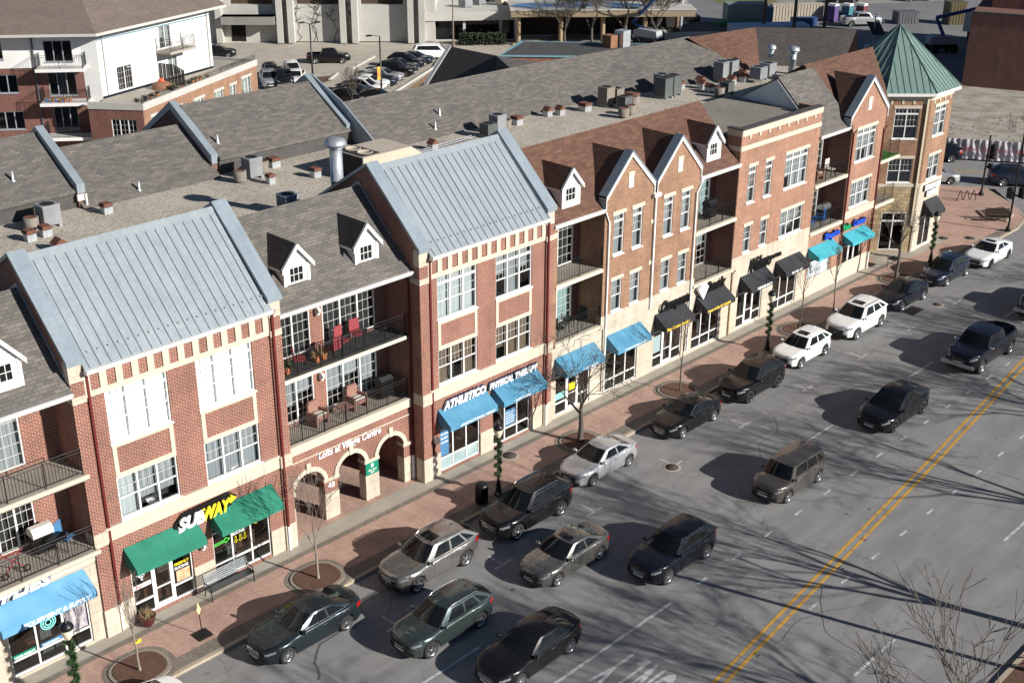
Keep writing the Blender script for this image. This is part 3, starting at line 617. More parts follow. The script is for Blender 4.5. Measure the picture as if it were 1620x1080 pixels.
# wall signs (things of their own)
def shopsign(s, x, z, size, mat, label, y=-.12, bold=.012, shear=0., depth=.1, sx=1., parent=None, backing=None, az=0., tilt=0., spacing=1., cat='shop sign', fit=None, caph=None):
    if parent is None: parent = thing('shop_sign', (x, y, z), label, cat)
    text('letters', s, size, mat, parent, facing(x, y-.03, z, az, tilt), depth, bold, shear, sx=sx, spacing=spacing, fit=fit, caph=caph)
    if backing: text('letter_backing', s, size, backing, parent, facing(x-.0, y+.04, z-.02, az, tilt), .1, bold+.03, shear, sx=sx, spacing=spacing, fit=fit and fit+.06, caph=caph and caph+.05)
    return parent
s1 = shopsign('SUB', 20.42, 3.27, .66, C_WHITE, 'white and yellow sandwich shop name sign with arrow ends, between the green awnings', shear=.3, bold=.03, backing=BLACK, y=-.2, fit=1.25, caph=.52)
shopsign('WAY', 21.56, 3.29, .66, C_YEL, '', shear=.3, bold=.03, backing=BLACK, parent=s1, y=-.2, fit=1.3, caph=.52)
b = MB(); b.prism([(20.52, 3.34), (20.22, 3.12), (20.44, 3.13), (20.62, 3.27)], 1, -.3, -.18); b.build('arrow_end', C_WHITE, s1); b = MB(); b.prism([(22.72, 3.81), (22.86, 3.81), (22.86, 3.92), (23.1, 3.72), (22.8, 3.56), (22.8, 3.65), (22.65, 3.63)], 1, -.3, -.18); b.build('arrow_end', C_YEL, s1)
b = MB(); b.prism([(20.2, 3.08), (20.9, 3.2), (22.9, 3.3), (23.2, 3.72), (22.85, 3.98), (20.75, 3.9), (20.4, 3.6)], 1, -.13, -.05); b.build('sign_back', BLACK, s1)
s2 = shopsign('ATHLETICO', 34.5, 3.42, .46, C_WHITE, 'white clinic name in italic capitals above the blue awnings', shear=.25, bold=.022, backing=C_NAVY, fit=2.75, caph=.38)
shopsign('PHYSICAL THERAPY', 37.5, 3.42, .40, C_WHITE, '', shear=.25, bold=.016, backing=C_NAVY, parent=s2, fit=3.35, caph=.31)
# ---- left building (cut by the frame)
LB = thing('shop_building', (10, 0, 0), 'limestone and brick building at the left edge with two balconies above a light blue awning', 'building')
b = MB(); X = 6.0; lw = [(13.4, 16.5)]
wall_holes(b, T0, X, 17.08, 0, 4.0, [(13.42, 16.56, .1, 2.9), (8.5, 12.2, .1, 2.9)]); b.build('ground_floor_wall', STONE, LB)
TB = FR(0, 1.5)
b = MB(); wall_holes(b, TB, X, 17.08, 4.0, 10.9, [(11.9, 15.75, 4.25, 6.6), (11.9, 15.75, 7.45, 9.75)]); b.build('wall', BR_RED, LB); b = MB(); b.box(X, 17.06, 9.3, 9.4, 0, 10.8); b.build('rear_wall', BR_RED, LB)
def slide_door(par, T, u0, u1, z0, z1, cols, cur, name='patio_door'): return window(par, T, u0, u1, z0, z1, cols, 0, False, cur, (3, 5), name, full=True, sill=False, dpt=.06)
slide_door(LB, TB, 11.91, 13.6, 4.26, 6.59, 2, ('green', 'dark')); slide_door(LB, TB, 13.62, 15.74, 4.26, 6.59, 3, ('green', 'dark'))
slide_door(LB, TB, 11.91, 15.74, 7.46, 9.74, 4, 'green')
for z in (4.12, 7.28):
    b = MB(); b.box(X, 17.06, -.38, 1.5, z-.12, z, 0); b.build('balcony_floor', PLANK, LB)
    b = MB(); b.prism([(-.42, z-.02), (-.42, z-.18), (-.25, z-.32), (.02, z-.34), (.02, z-.13), (-.385, z-.125), (-.385, z-.02)], 0, X, 17.15); b.build('balcony_edge', STONE_S, LB); railing(LB, T0, 10, 16.98, z+.0, -.3, 1.05, 1.4)
stone_trim(LB, box_fn((X, 17.05, -.05, -.001, 3.5, 3.68)))
roof_pair(LB, X, 17.08, SH_GREY, -.22, 10.43, 2.85, 13.5, 9.3); gutter(LB, X, 17.05, -.22, 10.45, .2, WHITE)
storefront(LB, T0, 13.43, 16.55, .1, 2.9, 3); la = awning(LB, 12.95, 16.55, BLUE_AWN2, 3.36, 2.85, 2.58, dep=.9, label='light blue awning with white lettering on its valance', lines=False)
text('awning_lettering', 'EQUIPMENT & SUPPLY', .24, C_WHITE, la, facing(13.75, -.905, 2.63), .006, .008, .1, fit=2.55, caph=.17)
lw_ = [c for c in LB.children if c.name.startswith('shop_window')][0]
panel(lw_, 15.55, 16.45, .85, 2.25, DY, mottled('warehouse_photo', (.20, .20, .28), (.62, .55, .52), 5, .6, 20)); b = MB(); b.box(13.5, 14.4, DY-.004, DY, .8, .98); b.build('window_strip', C_GRN2, lw_); decal(lw_, 'POWER MOBILITY', 13.56, DY-.008, .83, .1, C_WHITE)
b = MB(); b.box(14.6, 15.45, DY-.004, DY, .8, .96); b.build('window_strip', C_BLU2, lw_); decal(lw_, 'HOME SAFETY', 14.66, DY-.008, .83, .1, C_WHITE)
b = MB()
for rr in (.3, .22, .13): b.lathe([(rr, 0), (rr-.04, 0)], 20, (15.0, DY, 1.72), ax=1)
b.build('window_emblem', C_AQUA, lw_)
shopsign('SUPPLIES', 12.0, 3.5, .46, C_WHITE, 'white SUPPLIES lettering above the light blue awning at the left edge', bold=.02, shear=.25, backing=C_NAVY, fit=3.3, caph=.42)
# ---- dormers
def dormer(par, x0, x1, yf, k0, roofmat, kz=1.0, label=None):
    """k0: main roof plane z = k0 + kz*y"""
    zb = k0+yf*kz; ze = zb+1.05; xm = (x0+x1)/2; za = ze+.92; T = FR(0, yf)
    b = MB(); wh = (x0+.3, x1-.3, zb+.28, zb+.95); wall_holes(b, T, x0, x1, zb-.1, ze, [wh], .08)
    b.prism([(x0, ze), (x1, ze), (xm, ze+.78)], 1, yf+.001, yf+.03)
    yb = lambda z: (z-k0)/kz
    for x in (x0, x1): b.poly([(x, yf, zb), (x, yf, ze), (x, yb(ze), ze)])
    o = b.build('dormer', WHITE_S, par)
    if label: o['label'] = label
    r = MB(); oh = .16; s = (za-ze+.0)/((x1-x0)/2+oh)
    for sg in (-1, 1):
        xe = xm+sg*((x1-x0)/2+oh); ze2 = ze-.04
        P = [(xe, yf-.16, ze2), (xm, yf-.16, za), (xm, yb(za)+.1, za), (xe, yb(ze2)+.1, ze2)]
        r.poly(P); r.poly([(p[0], p[1], p[2]-.07) for p in P]); 
    r.build('roof', roofmat, o)
    t = MB()
    for sg in (-1, 1):
        xe = xm+sg*((x1-x0)/2+oh); t.prism([(xe, ze-.04+.008), (xm, za+.008), (xm, za-.24), (xe-sg*.0, ze-.26), (xe-sg*.22, ze-.26), (xe-sg*.22, ze-.12)] if False else [(xe, ze-.03), (xm, za+.01), (xm, za-.2), (xe, ze-.24)], 1, yf-.17, yf-.05)
        t.box(xe-.02 if sg > 0 else xe-.0, xe+.0 if sg > 0 else xe+.02, yf-.16, yb(ze), ze-.16, ze-.045)
    t.box(x0-.01, x0+.13, yf-.03, yf-.002, zb, ze); t.box(x1-.13, x1+.01, yf-.03, yf-.002, zb, ze); t.box(x0+.13, x1-.13, yf-.035, yf-.002, zb-.0, zb+.16)
    t.build('trim', WHITE, o)
    window(o, T, wh[0]+.005, wh[1]-.005, wh[2]+.005, wh[3]-.005, 1, 0, False, 'dark', (3, 2), dpt=.05, sill=False) if False else None
    f = MB(); a, c, z0, z1 = wh
    f.box(a, a+.035, .02, .08, z0, z1, 0, T); f.box(c-.035, c, .02, .08, z0, z1, 0, T); f.box(a, c, .021, .081, z1-.035, z1, 0, T); f.box(a, c, .021, .081, z0, z0+.04, 0, T)
    for k in (1, 2): f.box(a+(c-a)*k/3-.012, a+(c-a)*k/3+.012, .04, .07, z0+.04, z1-.035, 0, T)
    f.box(a+.035, c-.035, .041, .069, (z0+z1)/2-.012, (z0+z1)/2+.012, 0, T); f.build('window_frame', WHITE, o)
    g = MB(); g.poly([(a, .06, z0), (c, .06, z0), (c, .06, z1), (a, .06, z1)], 0, T); g.build('window_pane', CARGLASS, o)
    return o
dormer(LB, 14.42, 15.72, .38, 10.65, SH_DK)
# ---- the arcade building between the two metal roofs
AY = .65
AB = thing('arcade_building', (26, AY, 0), 'red brick building with three arches, two long balconies and two white dormers', 'building')
x0, x1 = 25.98, 33.29
def arch_wall(b, xs, zspr, rise, ztop, y0, y1, X0, X1, cx):
    n = 14; pts = []
    x = X0
    for a, c in xs:
        b.box(x, a, y0, y1, 0, ztop); 
        for i in range(n):
            p, q = a+(c-a)*i/n, a+(c-a)*(i+1)/n; h = lambda v: zspr+rise*math.sqrt(max(0, 1-((v-(a+c)/2)/((c-a)/2))**2))
            b.prism([(p, h(p)), (q, h(q)), (q, ztop), (p, ztop)], 1, y0, y1)
        x = c
    b.box(x, X1, y0, y1, 0, ztop)
arches = [(26.5, 28.12), (28.86, 30.42), (31.16, 32.72)]
b = MB(); arch_wall(b, arches, 1.98, .78, 3.8, AY, AY+.42, x0, x1, 0); b.build('arcade_wall', BR_RED, AB)
def surround(b):
    n = 14
    for a, c in arches:
        m, hw = (a+c)/2, (c-a)/2
        for i in range(n):
            t0, t1 = math.pi*i/n, math.pi*(i+1)/n
            P = [(m+(hw+s)*math.cos(t), 1.98+(.78+s)*math.sin(t)) for t, s in ((t0, -.005), (t0, .2), (t1, .2), (t1, -.005))]; b.prism(P, 1, AY-.05, AY+.1)
        b.box(m-.11, m+.11, AY-.08, AY+.1, 2.74, 3.2)
    for a, c in ((28.06, 28.92), (30.36, 31.22), (32.66, 33.2), (26.3, 26.56)): b.box(a, c, AY-.06, AY+.44, 1.9, 2.06)
stone_trim(AB, surround, 'arch_surround', WHITE if False else STONE_S)
stone_trim(AB, box_fn((x0, 26.51, AY-.03, AY+.43, 0, 1.3), (28.1, 28.88, AY-.03, AY+.45, 0, 1.3), (30.4, 31.18, AY-.03, AY+.45, 0, 1.3), (32.7, x1, AY-.03, AY+.45, 0, 1.3)), 'pier_base', STONE)
stone_trim(AB, box_fn((x0, x1, AY-.1, AY+.2, 3.86, 4.28), (x0, x1, AY-.03, AY-.001, 3.42, 3.47)), 'cornice')
# passage behind the arches
for q in ((x0+.1, x1-.1, AY+4.2, AY+4.3), (x0+.0, x0+.1, AY+.42, AY+4.2), (x1-.1, x1, AY+.42, AY+4.2)): b = MB(); b.box(*q, 0, 3.7); b.build('passage_wall', BR_RED, AB)
b = MB(); b.box(x0, x1, AY+.42, AY+4.2, 3.7, 3.8); b.build('passage_ceiling', DARK, AB)
text('raised_lettering', 'Lofts at Village Centre', .34, C_WHITE, AB, facing(27.88, AY-.03, 3.16), .03, .006, .15, fit=3.5, caph=.33)
text('house_number', '40', .36, C_WHITE, AB, facing(28.28, AY-.03, 1.55), .03, .012)
bs = thing('bank_sign', (30.8, AY, 1.3), 'small green sign on the stone pier between the second and third arches', 'sign'); panel(bs, 30.42, 31.16, 1.27, 1.9, AY-.035, C_GRN2, 'board'); text('lettering', 'Fifth Third\nBank', .11, C_WHITE, bs, facing(30.79, AY-.045, 1.46), .006, .002, align='CENTER')
b = MB(); b.prism([(30.72, 1.64), (30.86, 1.64), (30.86, 1.78), (30.79, 1.83), (30.72, 1.78)], 1, AY-.05, AY-.04); b.build('emblem', C_WHITE, bs)
TA = FR(0, 2.25)
b = MB(); ops = [(26.3, 29.05, 4.35, 6.75), (29.72, 32.66, 4.35, 6.75), (26.3, 29.05, 7.48, 9.9), (29.72, 32.66, 7.48, 9.9)]
wall_holes(b, TA, x0, x1, 3.8, 11.2, ops); b.build('wall', BR_RED, AB); b = MB(); b.box(x0, x1, 9.3, 9.4, 0, 10.6); b.build('rear_wall', BR_RED, AB)
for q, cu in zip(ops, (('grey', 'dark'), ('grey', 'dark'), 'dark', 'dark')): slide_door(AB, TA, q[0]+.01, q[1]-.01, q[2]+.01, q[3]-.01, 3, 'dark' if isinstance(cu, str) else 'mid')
for z, e in ((4.2, 0), (7.36, 1)):
    b = MB(); b.box(x0, x1, AY+.03, 2.25, z-.1, z+.0); b.build('balcony_floor', DK_DECK if e else PLANK, AB)
    if e: b = MB(); b.box(x0, x1-.2, AY-.03, AY+.03, z-.14, z+.01); b.build('balcony_edge', C_CREAM, AB)
    railing(AB, T0, 26.02, 33.1, z+.03, AY+.08, 1.02, 1.15, .10)
wall_lamp(AB, 29.4, 2.25, 9.05); wall_lamp(AB, 29.4, 2.25, 5.95)
roof_pair(AB, x0, x1, SH_GREY, AY-.32, 10.18+.35, 3.75, 13.6+.0, 9.3); gutter(AB, x0+.1, x1-.0, AY-.34, 10.52, .2)
dormer(AB, 27.12, 28.42, 1.12, 9.86, SH_DK); dormer(AB, 30.78, 32.06, 1.12, 9.86, SH_DK)
downspout(AB, 33.22, AY-.02, 10.1, 1.3)
for par, xf, k0, ye, sg in ((LB, 17.08, 10.72, 2.85, -1), (AB, 33.29, 9.95, 3.75, -1)):   # step flashing where the roofs meet the gable walls
    b = MB(); b.prism([(.2, k0+.2), (ye, k0+ye), (ye+.6, k0+ye-.37), (ye+.6, k0+ye-.25), (ye, k0+ye+.15), (.2, k0+.34)], 0, xf-.05, xf-.004); b.build('flashing', METAL_D, par)
# ---- brown-roofed building with two brick gables
CB = thing('twin_gable_building', (42, 0, 0), 'orange brick building with two pointed front gables, brown shingled roof and balconies at both ends', 'building')
x0, x1 = 41.97, 57.52
gf = [(42.42, 45.1), (46.29, 49.0), (50.43, 53.05), (54.0, 56.75)]
b = MB(); wall_holes(b, T0, x0, x1, 0, 3.98, [(a, c, .1, 2.95) for a, c in gf]); b.build('ground_floor_wall', STONE, CB)
strips = [(a, a+w_, *z) for a, w_ in ((46.49, .82), (48.01, .8), (50.62, .8), (52.14, .8)) for z in ((4.74, 6.5), (7.88, 10.05))]
b = MB(); wall_holes(b, FR(0, -.08), 45.75, 53.72, 4.7, 10.55, strips, .2); b.box(45.75, 45.76, -.08, 1.5, 4.0, 10.5); b.box(53.71, 53.72, -.08, 1.5, 4.0, 10.5)
for a, c in ((45.88, 49.62), (49.98, 53.66)): b.prism([(a, 10.55), (c, 10.55), (c, 11.05), ((a+c)/2-.0, 13.02), (a, 11.1)], 1, -.08, .25)
b.box(41.98, 42.3, -.04, 1.5, 4, 10.45); b.box(56.95, 57.5, 1.2, 1.5, 4, 10.45) if False else None
b.build('wall', BR_TAN, CB); b = MB(); b.box(x0, x1, 9.3, 9.4, 0, 10.6); b.build('rear_wall', BR_TAN, CB)
stone_trim(CB, box_fn((45.72, 53.75, -.10, .2, 3.98, 4.7)), 'stone_band', STONE)
stone_trim(CB, box_fn(*([(a-.12, c+.12, -.115, -.081, z1+.01, z1+.2) for a, c, z0, z1 in strips]+[(x-.24, x+.24, -.115, -.081, 11.85, 12.1) for x in (47.72, 51.82)])), 'lintel'); stone_trim(CB, box_fn((49.5, 49.72, -.11, -.081, 6.6, 6.82), (49.5, 49.72, -.11, -.081, 8.9, 9.12), (41.98, 42.3, -.06, -.041, 9.9, 10.15)), 'accent_stone')
for x in (47.72, 51.82): g = MB(); g.box(x-.19, x+.19, -.105, -.081, 11.25, 11.85); g.build('gable_vent', WHITE_S, CB)
x0, x1 = 41.97, 57.52
for i, (a, c, z0, z1) in enumerate(strips): window(CB, FR(0, -.08), a+.01, c-.01, z0+.01, z1-.01, 1, .36 if z0 > 7 else 0, cur=('mid', 'grey')[i % 2] if z0 > 7 else 'grey', mun=(3, 2), dpt=.1)
def gable_coping(par, a, c, m, za, ze, yf=-.08, dep=3.0, k0=10.55, white=WHITE):
    """bargeboard in front, blue-grey metal strip above running back to the main roof"""
    b = MB(); t = .3
    for (xa, za_, xb, zb) in ((a, ze, m, za), (m, za, c, ze)):
        b.prism([(xa, za_), (xb, zb), (xb, zb-t), (xa, za_-t)], 1, yf-.08, yf-.001)
    b.box(a, a+.06, yf-.07, yf+.3, ze-.75, ze-.05); b.box(c-.06, c, yf-.07, yf-.0, ze-.75, ze-.05); b.build('bargeboard', white, par)
    d = MB(); sl = (za-ze)/(m-a); w_ = .42
    for (xa, za_, xb, zb) in ((a-.03, ze+.01, m, za+.02), (m, za+.02, c+.03, ze+.01)): d.add([(xa, yf-.1, za_), (xb, yf-.1, zb), (xb, yf+w_, zb), (xa, yf+w_, za_), (xa, yf-.1, za_-.1), (xb, yf-.1, zb-.1), (xb, yf+w_, zb-.1), (xa, yf+w_, za_-.1)], [(0, 1, 2, 3), (7, 6, 5, 4), (0, 4, 5, 1), (3, 2, 6, 7), (0, 3, 7, 4)])
    d.add([(a-.03, yf-.1, ze), (a-.03, yf+w_, ze), (a-.03, yf+w_, ze-.8), (a-.03, yf-.1, ze-.8)], [(0, 1, 2, 3)])
    d.build('coping', METAL_D, par)
    r = MB(); yb = lambda z: z-k0
    for xe in (a, c): r.poly([(xe, yf+w_, ze-.1), (m, yf+w_, za-.1), (m, yb(za-.1), za-.1), (xe, yb(ze-.1), ze-.1)])
    r.build('gable_roof', SH_BROWN, par)
gable_coping(CB, 45.75, 49.68, 47.68, 13.2, 11.2); gable_coping(CB, 49.85, 53.75, 51.8, 13.25, 11.2)
roof_pair(CB, x0, x1, SH_BROWN, -.05, 10.5, 3.02, 13.57, 9.3)
gutter(CB, x0+.05, 45.75, -.05, 10.56, .22); gutter(CB, 53.7, x1-.02, -.05, 10.56, .22)
b = MB(); b.box(49.5, 50.05, -.3, -.1, 10.35, 10.55); b.box(49.72, 49.82, -.2, -.1, 4, 10.4); b.build('downspout', WHITE, CB)
for x, xx in ((46.05, 45.75), (53.4, 53.9)): 
    b = MB(); b.box(x-.045, x+.045, -.19, -.1, .4, 9.8); b.tube((xx, -.15, 10.4), (x, -.15, 9.75), .045, n=4); b.build('downspout', WHITE, CB)
TC = FR(0, 1.6)
b = MB(); dops = [(43.0, 45.3, 4.3, 6.6), (43.0, 45.3, 7.45, 9.85), (54.6, 57.1, 4.3, 6.6), (54.6, 57.1, 7.45, 9.85)]
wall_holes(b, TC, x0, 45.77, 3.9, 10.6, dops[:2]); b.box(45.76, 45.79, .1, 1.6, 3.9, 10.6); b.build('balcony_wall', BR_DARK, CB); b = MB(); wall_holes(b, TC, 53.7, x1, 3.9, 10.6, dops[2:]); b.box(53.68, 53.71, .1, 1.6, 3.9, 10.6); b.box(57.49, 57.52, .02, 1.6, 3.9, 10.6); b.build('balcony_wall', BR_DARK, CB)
for q, cu in zip(dops, ('teal', 'dark', 'green', 'teal')): slide_door(CB, TC, q[0]+.01, q[1]-.01, q[2]+.01, q[3]-.01, 2, cu)
for a, c in ((x0+.34, 45.76), (53.74, x1)):
    for z in (4.26, 7.4):
        b = MB(); b.box(a, c, .0, 1.6, z-.1, z); b.build('balcony_floor', CONC, CB); b = MB(); b.box(a-.1, c, -.1, -.0, z-.2, z-.02); b.build('balcony_edge', C_CREAM if z > 5 else STONE_S, CB); railing(CB, T0, a+.05, c-.04, z, .04, 1.05, 1.4, .12)
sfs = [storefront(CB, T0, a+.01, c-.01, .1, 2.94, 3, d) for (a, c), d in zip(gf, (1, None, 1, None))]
aw = [awning(CB, 42.3, 45.3, BLUE_AWN, label='blue awning with a bare tree in front of it'), awning(CB, 46.3, 49.15, BLUE_AWN, label='plain blue awning with a white lettered valance'),
 awning(CB, 50.4, 53.05, BLACK_AWN, label='black awning with yellow lettering, on the left', lines=False), awning(CB, 54.15, 56.9, BLACK_AWN, label='black awning with yellow lettering, on the right', lines=False)]
text('awning_lettering', 'SPORTS INJURIES', .15, C_WHITE, aw[0], facing(43.6, -.856, 2.66), .006, .004); text('awning_lettering', 'ATHLETICO PHYSICAL THERAPY', .13, C_WHITE, aw[1], facing(46.9, -.856, 2.67), .006, .004)
text('awning_lettering', 'Fine Custom Jewelry', .24, C_GOLD, aw[2], facing(50.5, -.856, 2.66), .006, .012); text('awning_lettering', 'Repairs & Gifts 847 342-0034', .2, C_GOLD, aw[3], facing(54.25, -.856, 2.67), .006, .010, sx=.92)
shopsign('Campana', 50.75, 3.5, .62, BLACK, 'black script jewellery shop sign on limestone above the left black awning', bold=.012, shear=.35, y=-.12, fit=2.6, caph=.62)
shopsign('Sandz', 54.9, 3.5, .62, BLACK, 'black script sign with a white diamond shape above the right black awning', bold=.012, shear=.35, y=-.12, fit=1.9, caph=.62)
b = MB(); b.prism([(54.0, 3.95), (54.25, 4.15), (54.75, 4.15), (54.95, 3.95), (54.5, 3.25)], 1, -.3, -.12); b.build('diamond_sign', C_WHITE, None, loc=(54.5, -.2, 3.2), label='white diamond shaped sign between the two black awnings', cat='shop sign')
panel(sfs[0], 42.5, 43.2, .95, 1.3, DY, C_AQUA, 'window_sticker'); panel(sfs[0], 43.5, 44.0, 1.2, 1.6, DY-.03, C_YEL, 'window_sticker'); panel(sfs[0], 43.38, 44.3, 2.2, 2.8, DY-.06, C_WHITE, 'door_header'); panel(sfs[2], 50.5, 51.2, 1.0, 2.0, DY, CUR['teal'], 'window_poster')
dormer(CB, 43.1, 44.42, .47, 10.55, SH_BROWN); dormer(CB, 54.92, 56.2, .47, 10.55, SH_BROWN)
for x in (45.6, 57.3): stone_trim(CB, box_fn((x-.22, x+.0, -.09, -.001, .0, 3.9)), 'rusty_joint', BR_BROWN) if False else None
# ---- flat-topped building with a parapet
DB = thing('parapet_building', (57.6, 0, 0), 'flat-topped orange brick building with cream cornice between the brown roof and the grey roof', 'building')
x0, x1 = 57.53, 65.9
gf = [(58.45, 61.05), (62.2, 64.9)]
b = MB(); wall_holes(b, T0, x0, x1, 0, 4.82, [(a, c, .1, 2.95) for a, c in gf]); b.build('ground_floor_wall', STONE, DB)
ww = [(58.5, 59.25), (60.2, 60.95), (62.32, 64.78)]; holes = [(a, c, *z) for a, c in ww for z in ((4.9, 6.55), (7.95, 10.1))]
b = MB(); wall_holes(b, T0, x0, x1, 4.82, 12.4, holes, .2); b.box(x0, x0+.3, .001, .95, 4, 12.4); b.box(x1-.3, x1, .001, 1.5, 4, 12.4); b.box(x0+.3, x1-.3, .25, .3, 11, 12.4); b.build('wall', BR_PINK, DB); b = MB(); b.box(x0, x1, 9.3, 9.4, 0, 10.6); b.build('rear_wall', BR_PINK, DB)
def ct(b):
    b.box(x0-.02, x1+.02, -.06, -.001, 12.04, 12.4); b.box(x0-.02, x1+.02, -.045, -.001, 11.2, 11.46); b.box(x0-.05, x0-.001, 0, .97, 12.04, 12.4); b.box(x0-.05, x0-.001, 0, .97, 11.2, 11.46)
    for i in range(8): b.box(58.25+i*.97, 58.4+i*.97, -.05, -.001, 11.82, 12.04)
stone_trim(DB, ct, 'cornice'); stone_trim(DB, box_fn(*[(a-.1, c+.1, -.04, -.001, z1+.01, z1+.2) for a, c, z0, z1 in holes]), 'lintel')
b = MB(); b.box(x0-.05, x1+.05, -.1, .4, 12.4, 12.47); b.box(x0-.05, x0+.35, .4, 1.0, 12.4, 12.47); b.build('parapet_cap', DARKWALL, DB)
b = MB(); b.prism([(.3, 11.85), (3.1, 11.9), (6.6, 12.0), (6.6, 10.5), (.3, 10.5)], 0, x0+.3, x1-.01); b.build('flat_roof', GRAVEL2, DB)
b = MB(); b.prism([(.95, 10.5), (.95, 11.65), (3.1, 11.8), (3.1, 10.6)], 0, x0-.02, x0+.3); b.build('roof_edge', METAL_D, DB)
for i, (a, c, z0, z1) in enumerate(holes): window(DB, T0, a+.01, c-.01, z0+.01, z1-.01, 3 if c-a > 1 else 1, .36 if z0 > 7 else 0, cur=('grey', 'mid')[i % 2] if c-a < 1 else 'mid')
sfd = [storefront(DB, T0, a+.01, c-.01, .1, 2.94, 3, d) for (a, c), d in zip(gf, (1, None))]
aw = [awning(DB, 58.5, 61.2, BLACK_AWN, label='charcoal awning on the left', lines=False), awning(DB, 62.25, 64.95, BLACK_AWN, label='charcoal awning on the right', lines=False)]
text('awning_lettering', 'MISHAND SALON', .2, C_WHITE, aw[0], facing(59.2, -.856, 2.67), .006, .01); text('awning_lettering', '847-749-0707', .2, C_WHITE, aw[1], facing(62.9, -.856, 2.67), .006, .01)
shopsign('Milano', 59.3, 3.55, .8, BLACK, 'black hair salon script sign with scissors shapes on pale limestone', bold=.012, shear=.35, y=-.12, fit=2.2, caph=.85); 
text('letters', 'CENTER', .3, BLACK, bpy.data.objects['shop_sign.%03d' % (len([o for o in bpy.data.objects if o.name.startswith('shop_sign')])-1)], facing(61.45, -.15, 3.85), .08, .012, .2)
downspout(DB, 57.62, -.0, 3.9, .02, STONE_R)
# ---- grey-roofed building with the single gable
EB = thing('single_gable_building', (66, 0, 0), 'pink brick building with one pointed gable and turquoise awnings, next to the corner tower', 'building')
x0, x1 = 65.91, 74.3; gf = [(66.15, 68.8), (70.42, 72.8)]
b = MB(); wall_holes(b, T0, x0, 73.85, 0, 4.3, [(a, c, .1, 2.95) for a, c in gf]); gw = [(70.38, 72.82, 4.96, 6.66), (70.38, 72.82, 8.0, 10.12)]
wall_holes(b, FR(0, -.06), 69.75, 73.85, 4.3, 10.6, gw, .2); b.prism([(69.3, 10.6), (73.85, 10.6), (73.85, 10.95), (71.55, 13.2), (69.3, 11.1)], 1, -.06, .25); b.box(73.84, 73.85, -.06, 3, 0, 11); b.box(69.74, 69.76, -.05, 1.5, 4.3, 10.5); b.build('wall', BR_PINK, EB); b = MB(); b.box(x0, 84, 9.3, 9.4, 0, 10.6); b.build('rear_wall', BR_PINK, EB)
stone_trim(EB, lambda b: [b.box(x0+.02, 73.83, -.03, -.001, 0, 1.2), b.box(69.8, 73.8, -.09, -.061, 4.3, 4.82)]+[b.box(a-.1, c+.1, -.1, -.061, z1+.01, z1+.2) for a, c, z0, z1 in gw]+[b.box(71.3, 71.8, -.1, -.061, 11.85, 12.1)])
g = MB(); g.box(71.36, 71.75, -.09, -.061, 11.25, 11.85); g.build('gable_vent', WHITE_S, EB)
for i, (a, c, z0, z1) in enumerate(gw): window(EB, FR(0, -.06), a+.01, c-.01, z0+.01, z1-.01, 3, .36 if z0 > 7 else 0, cur='mid' if z0 > 7 else 'grey')
gable_coping(EB, 69.25, 73.95, 71.58, 13.42, 11.2)
roof_pair(EB, x0, 69.9, SH_GREY, -.05, 10.5, 3.3, 13.65, 8.2); gutter(EB, x0, 69.3, -.05, 10.56, .22)
b = MB(); b.poly([(69.9, -.05, 10.5), (74.6, -.05, 10.5), (76.3, 1.5, 11.75), (78.6, 4.0, 13.75), (69.9, 4.0, 13.75)]); b.poly([(69.9, 4.0, 13.75), (78.6, 4.0, 13.75), (78.6, 8.6, 10.9), (69.9, 8.6, 10.9)]); b.build('roof', SH_BROWN, EB)
b = MB(); b.poly([(69.89, -.05, 10.5), (69.89, 4, 13.75), (69.89, 8.6, 10.9), (69.89, 8.6, 10.0), (69.89, 0, 10.0)]); b.build('roof_side', SH_BROWN, EB)
b = MB(); b.prism([(.6, 11.0), (1.6, 11.9), (3.3, 13.5), (6.3, 11.75), (8.1, 10.7)], 0, x0-.06, x0-.005); b.build('gable_siding', WHITE_S, EB)
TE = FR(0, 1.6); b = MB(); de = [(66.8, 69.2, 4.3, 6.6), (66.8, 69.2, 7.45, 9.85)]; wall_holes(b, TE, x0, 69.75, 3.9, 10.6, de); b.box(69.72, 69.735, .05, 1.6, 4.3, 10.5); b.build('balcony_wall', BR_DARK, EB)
for q, cu in zip(de, ('green', 'green')): slide_door(EB, TE, q[0]+.01, q[1]-.01, q[2]+.01, q[3]-.01, 2, cu)
for z in (4.36, 7.44):
    b = MB(); b.box(x0, 69.74, .0, 1.6, z-.1, z); b.build('balcony_floor', CONC, EB); b = MB(); b.box(x0, 69.74, -.1, -.0, z-.2, z-.02); b.build('balcony_edge', C_CREAM, EB); railing(EB, T0, x0+.05, 69.7, z, .04, 1.05, 1.3, .12)
    # wedge balcony in the angle by the tower
    b = MB(); b.prism([(73.86, -.02), (76.4, .0), (76.6, 1.6), (73.86, 3)], 2, z-.12, z); b.build('balcony_floor', C_TURF if z > 5 else CONC, EB); b = MB(); b.box(73.86, 76.45, -.1, -.02, z-.2, z-.02); b.build('balcony_edge', C_CREAM, EB); railing(EB, T0, 73.92, 76.35, z, .02, 1.05, 1.2, .12, sides=.0)
downspout(EB, 69.85, -.06, 10.0, 1.2); downspout(EB, 73.75, -.06, 9.6, 1.2); 
sfe = [storefront(EB, T0, a+.01, c-.01, .1, 2.94, 3, d) for (a, c), d in zip(gf, (None, 1))]
panel(sfe[0], 66.22, 68.72, .82, 2.2, DY, mottled('frosted_poster', (.58, .66, .70), (.66, .74, .78), 2, .6), 'window_poster'); decal(sfe[0], 'Commuter', 66.6, DY-.006, 1.45, .32, CUR['mid']); decal(sfe[0], 'NOW LEASING  224-300', 66.5, DY-.006, 1.1, .14, CUR['mid'])
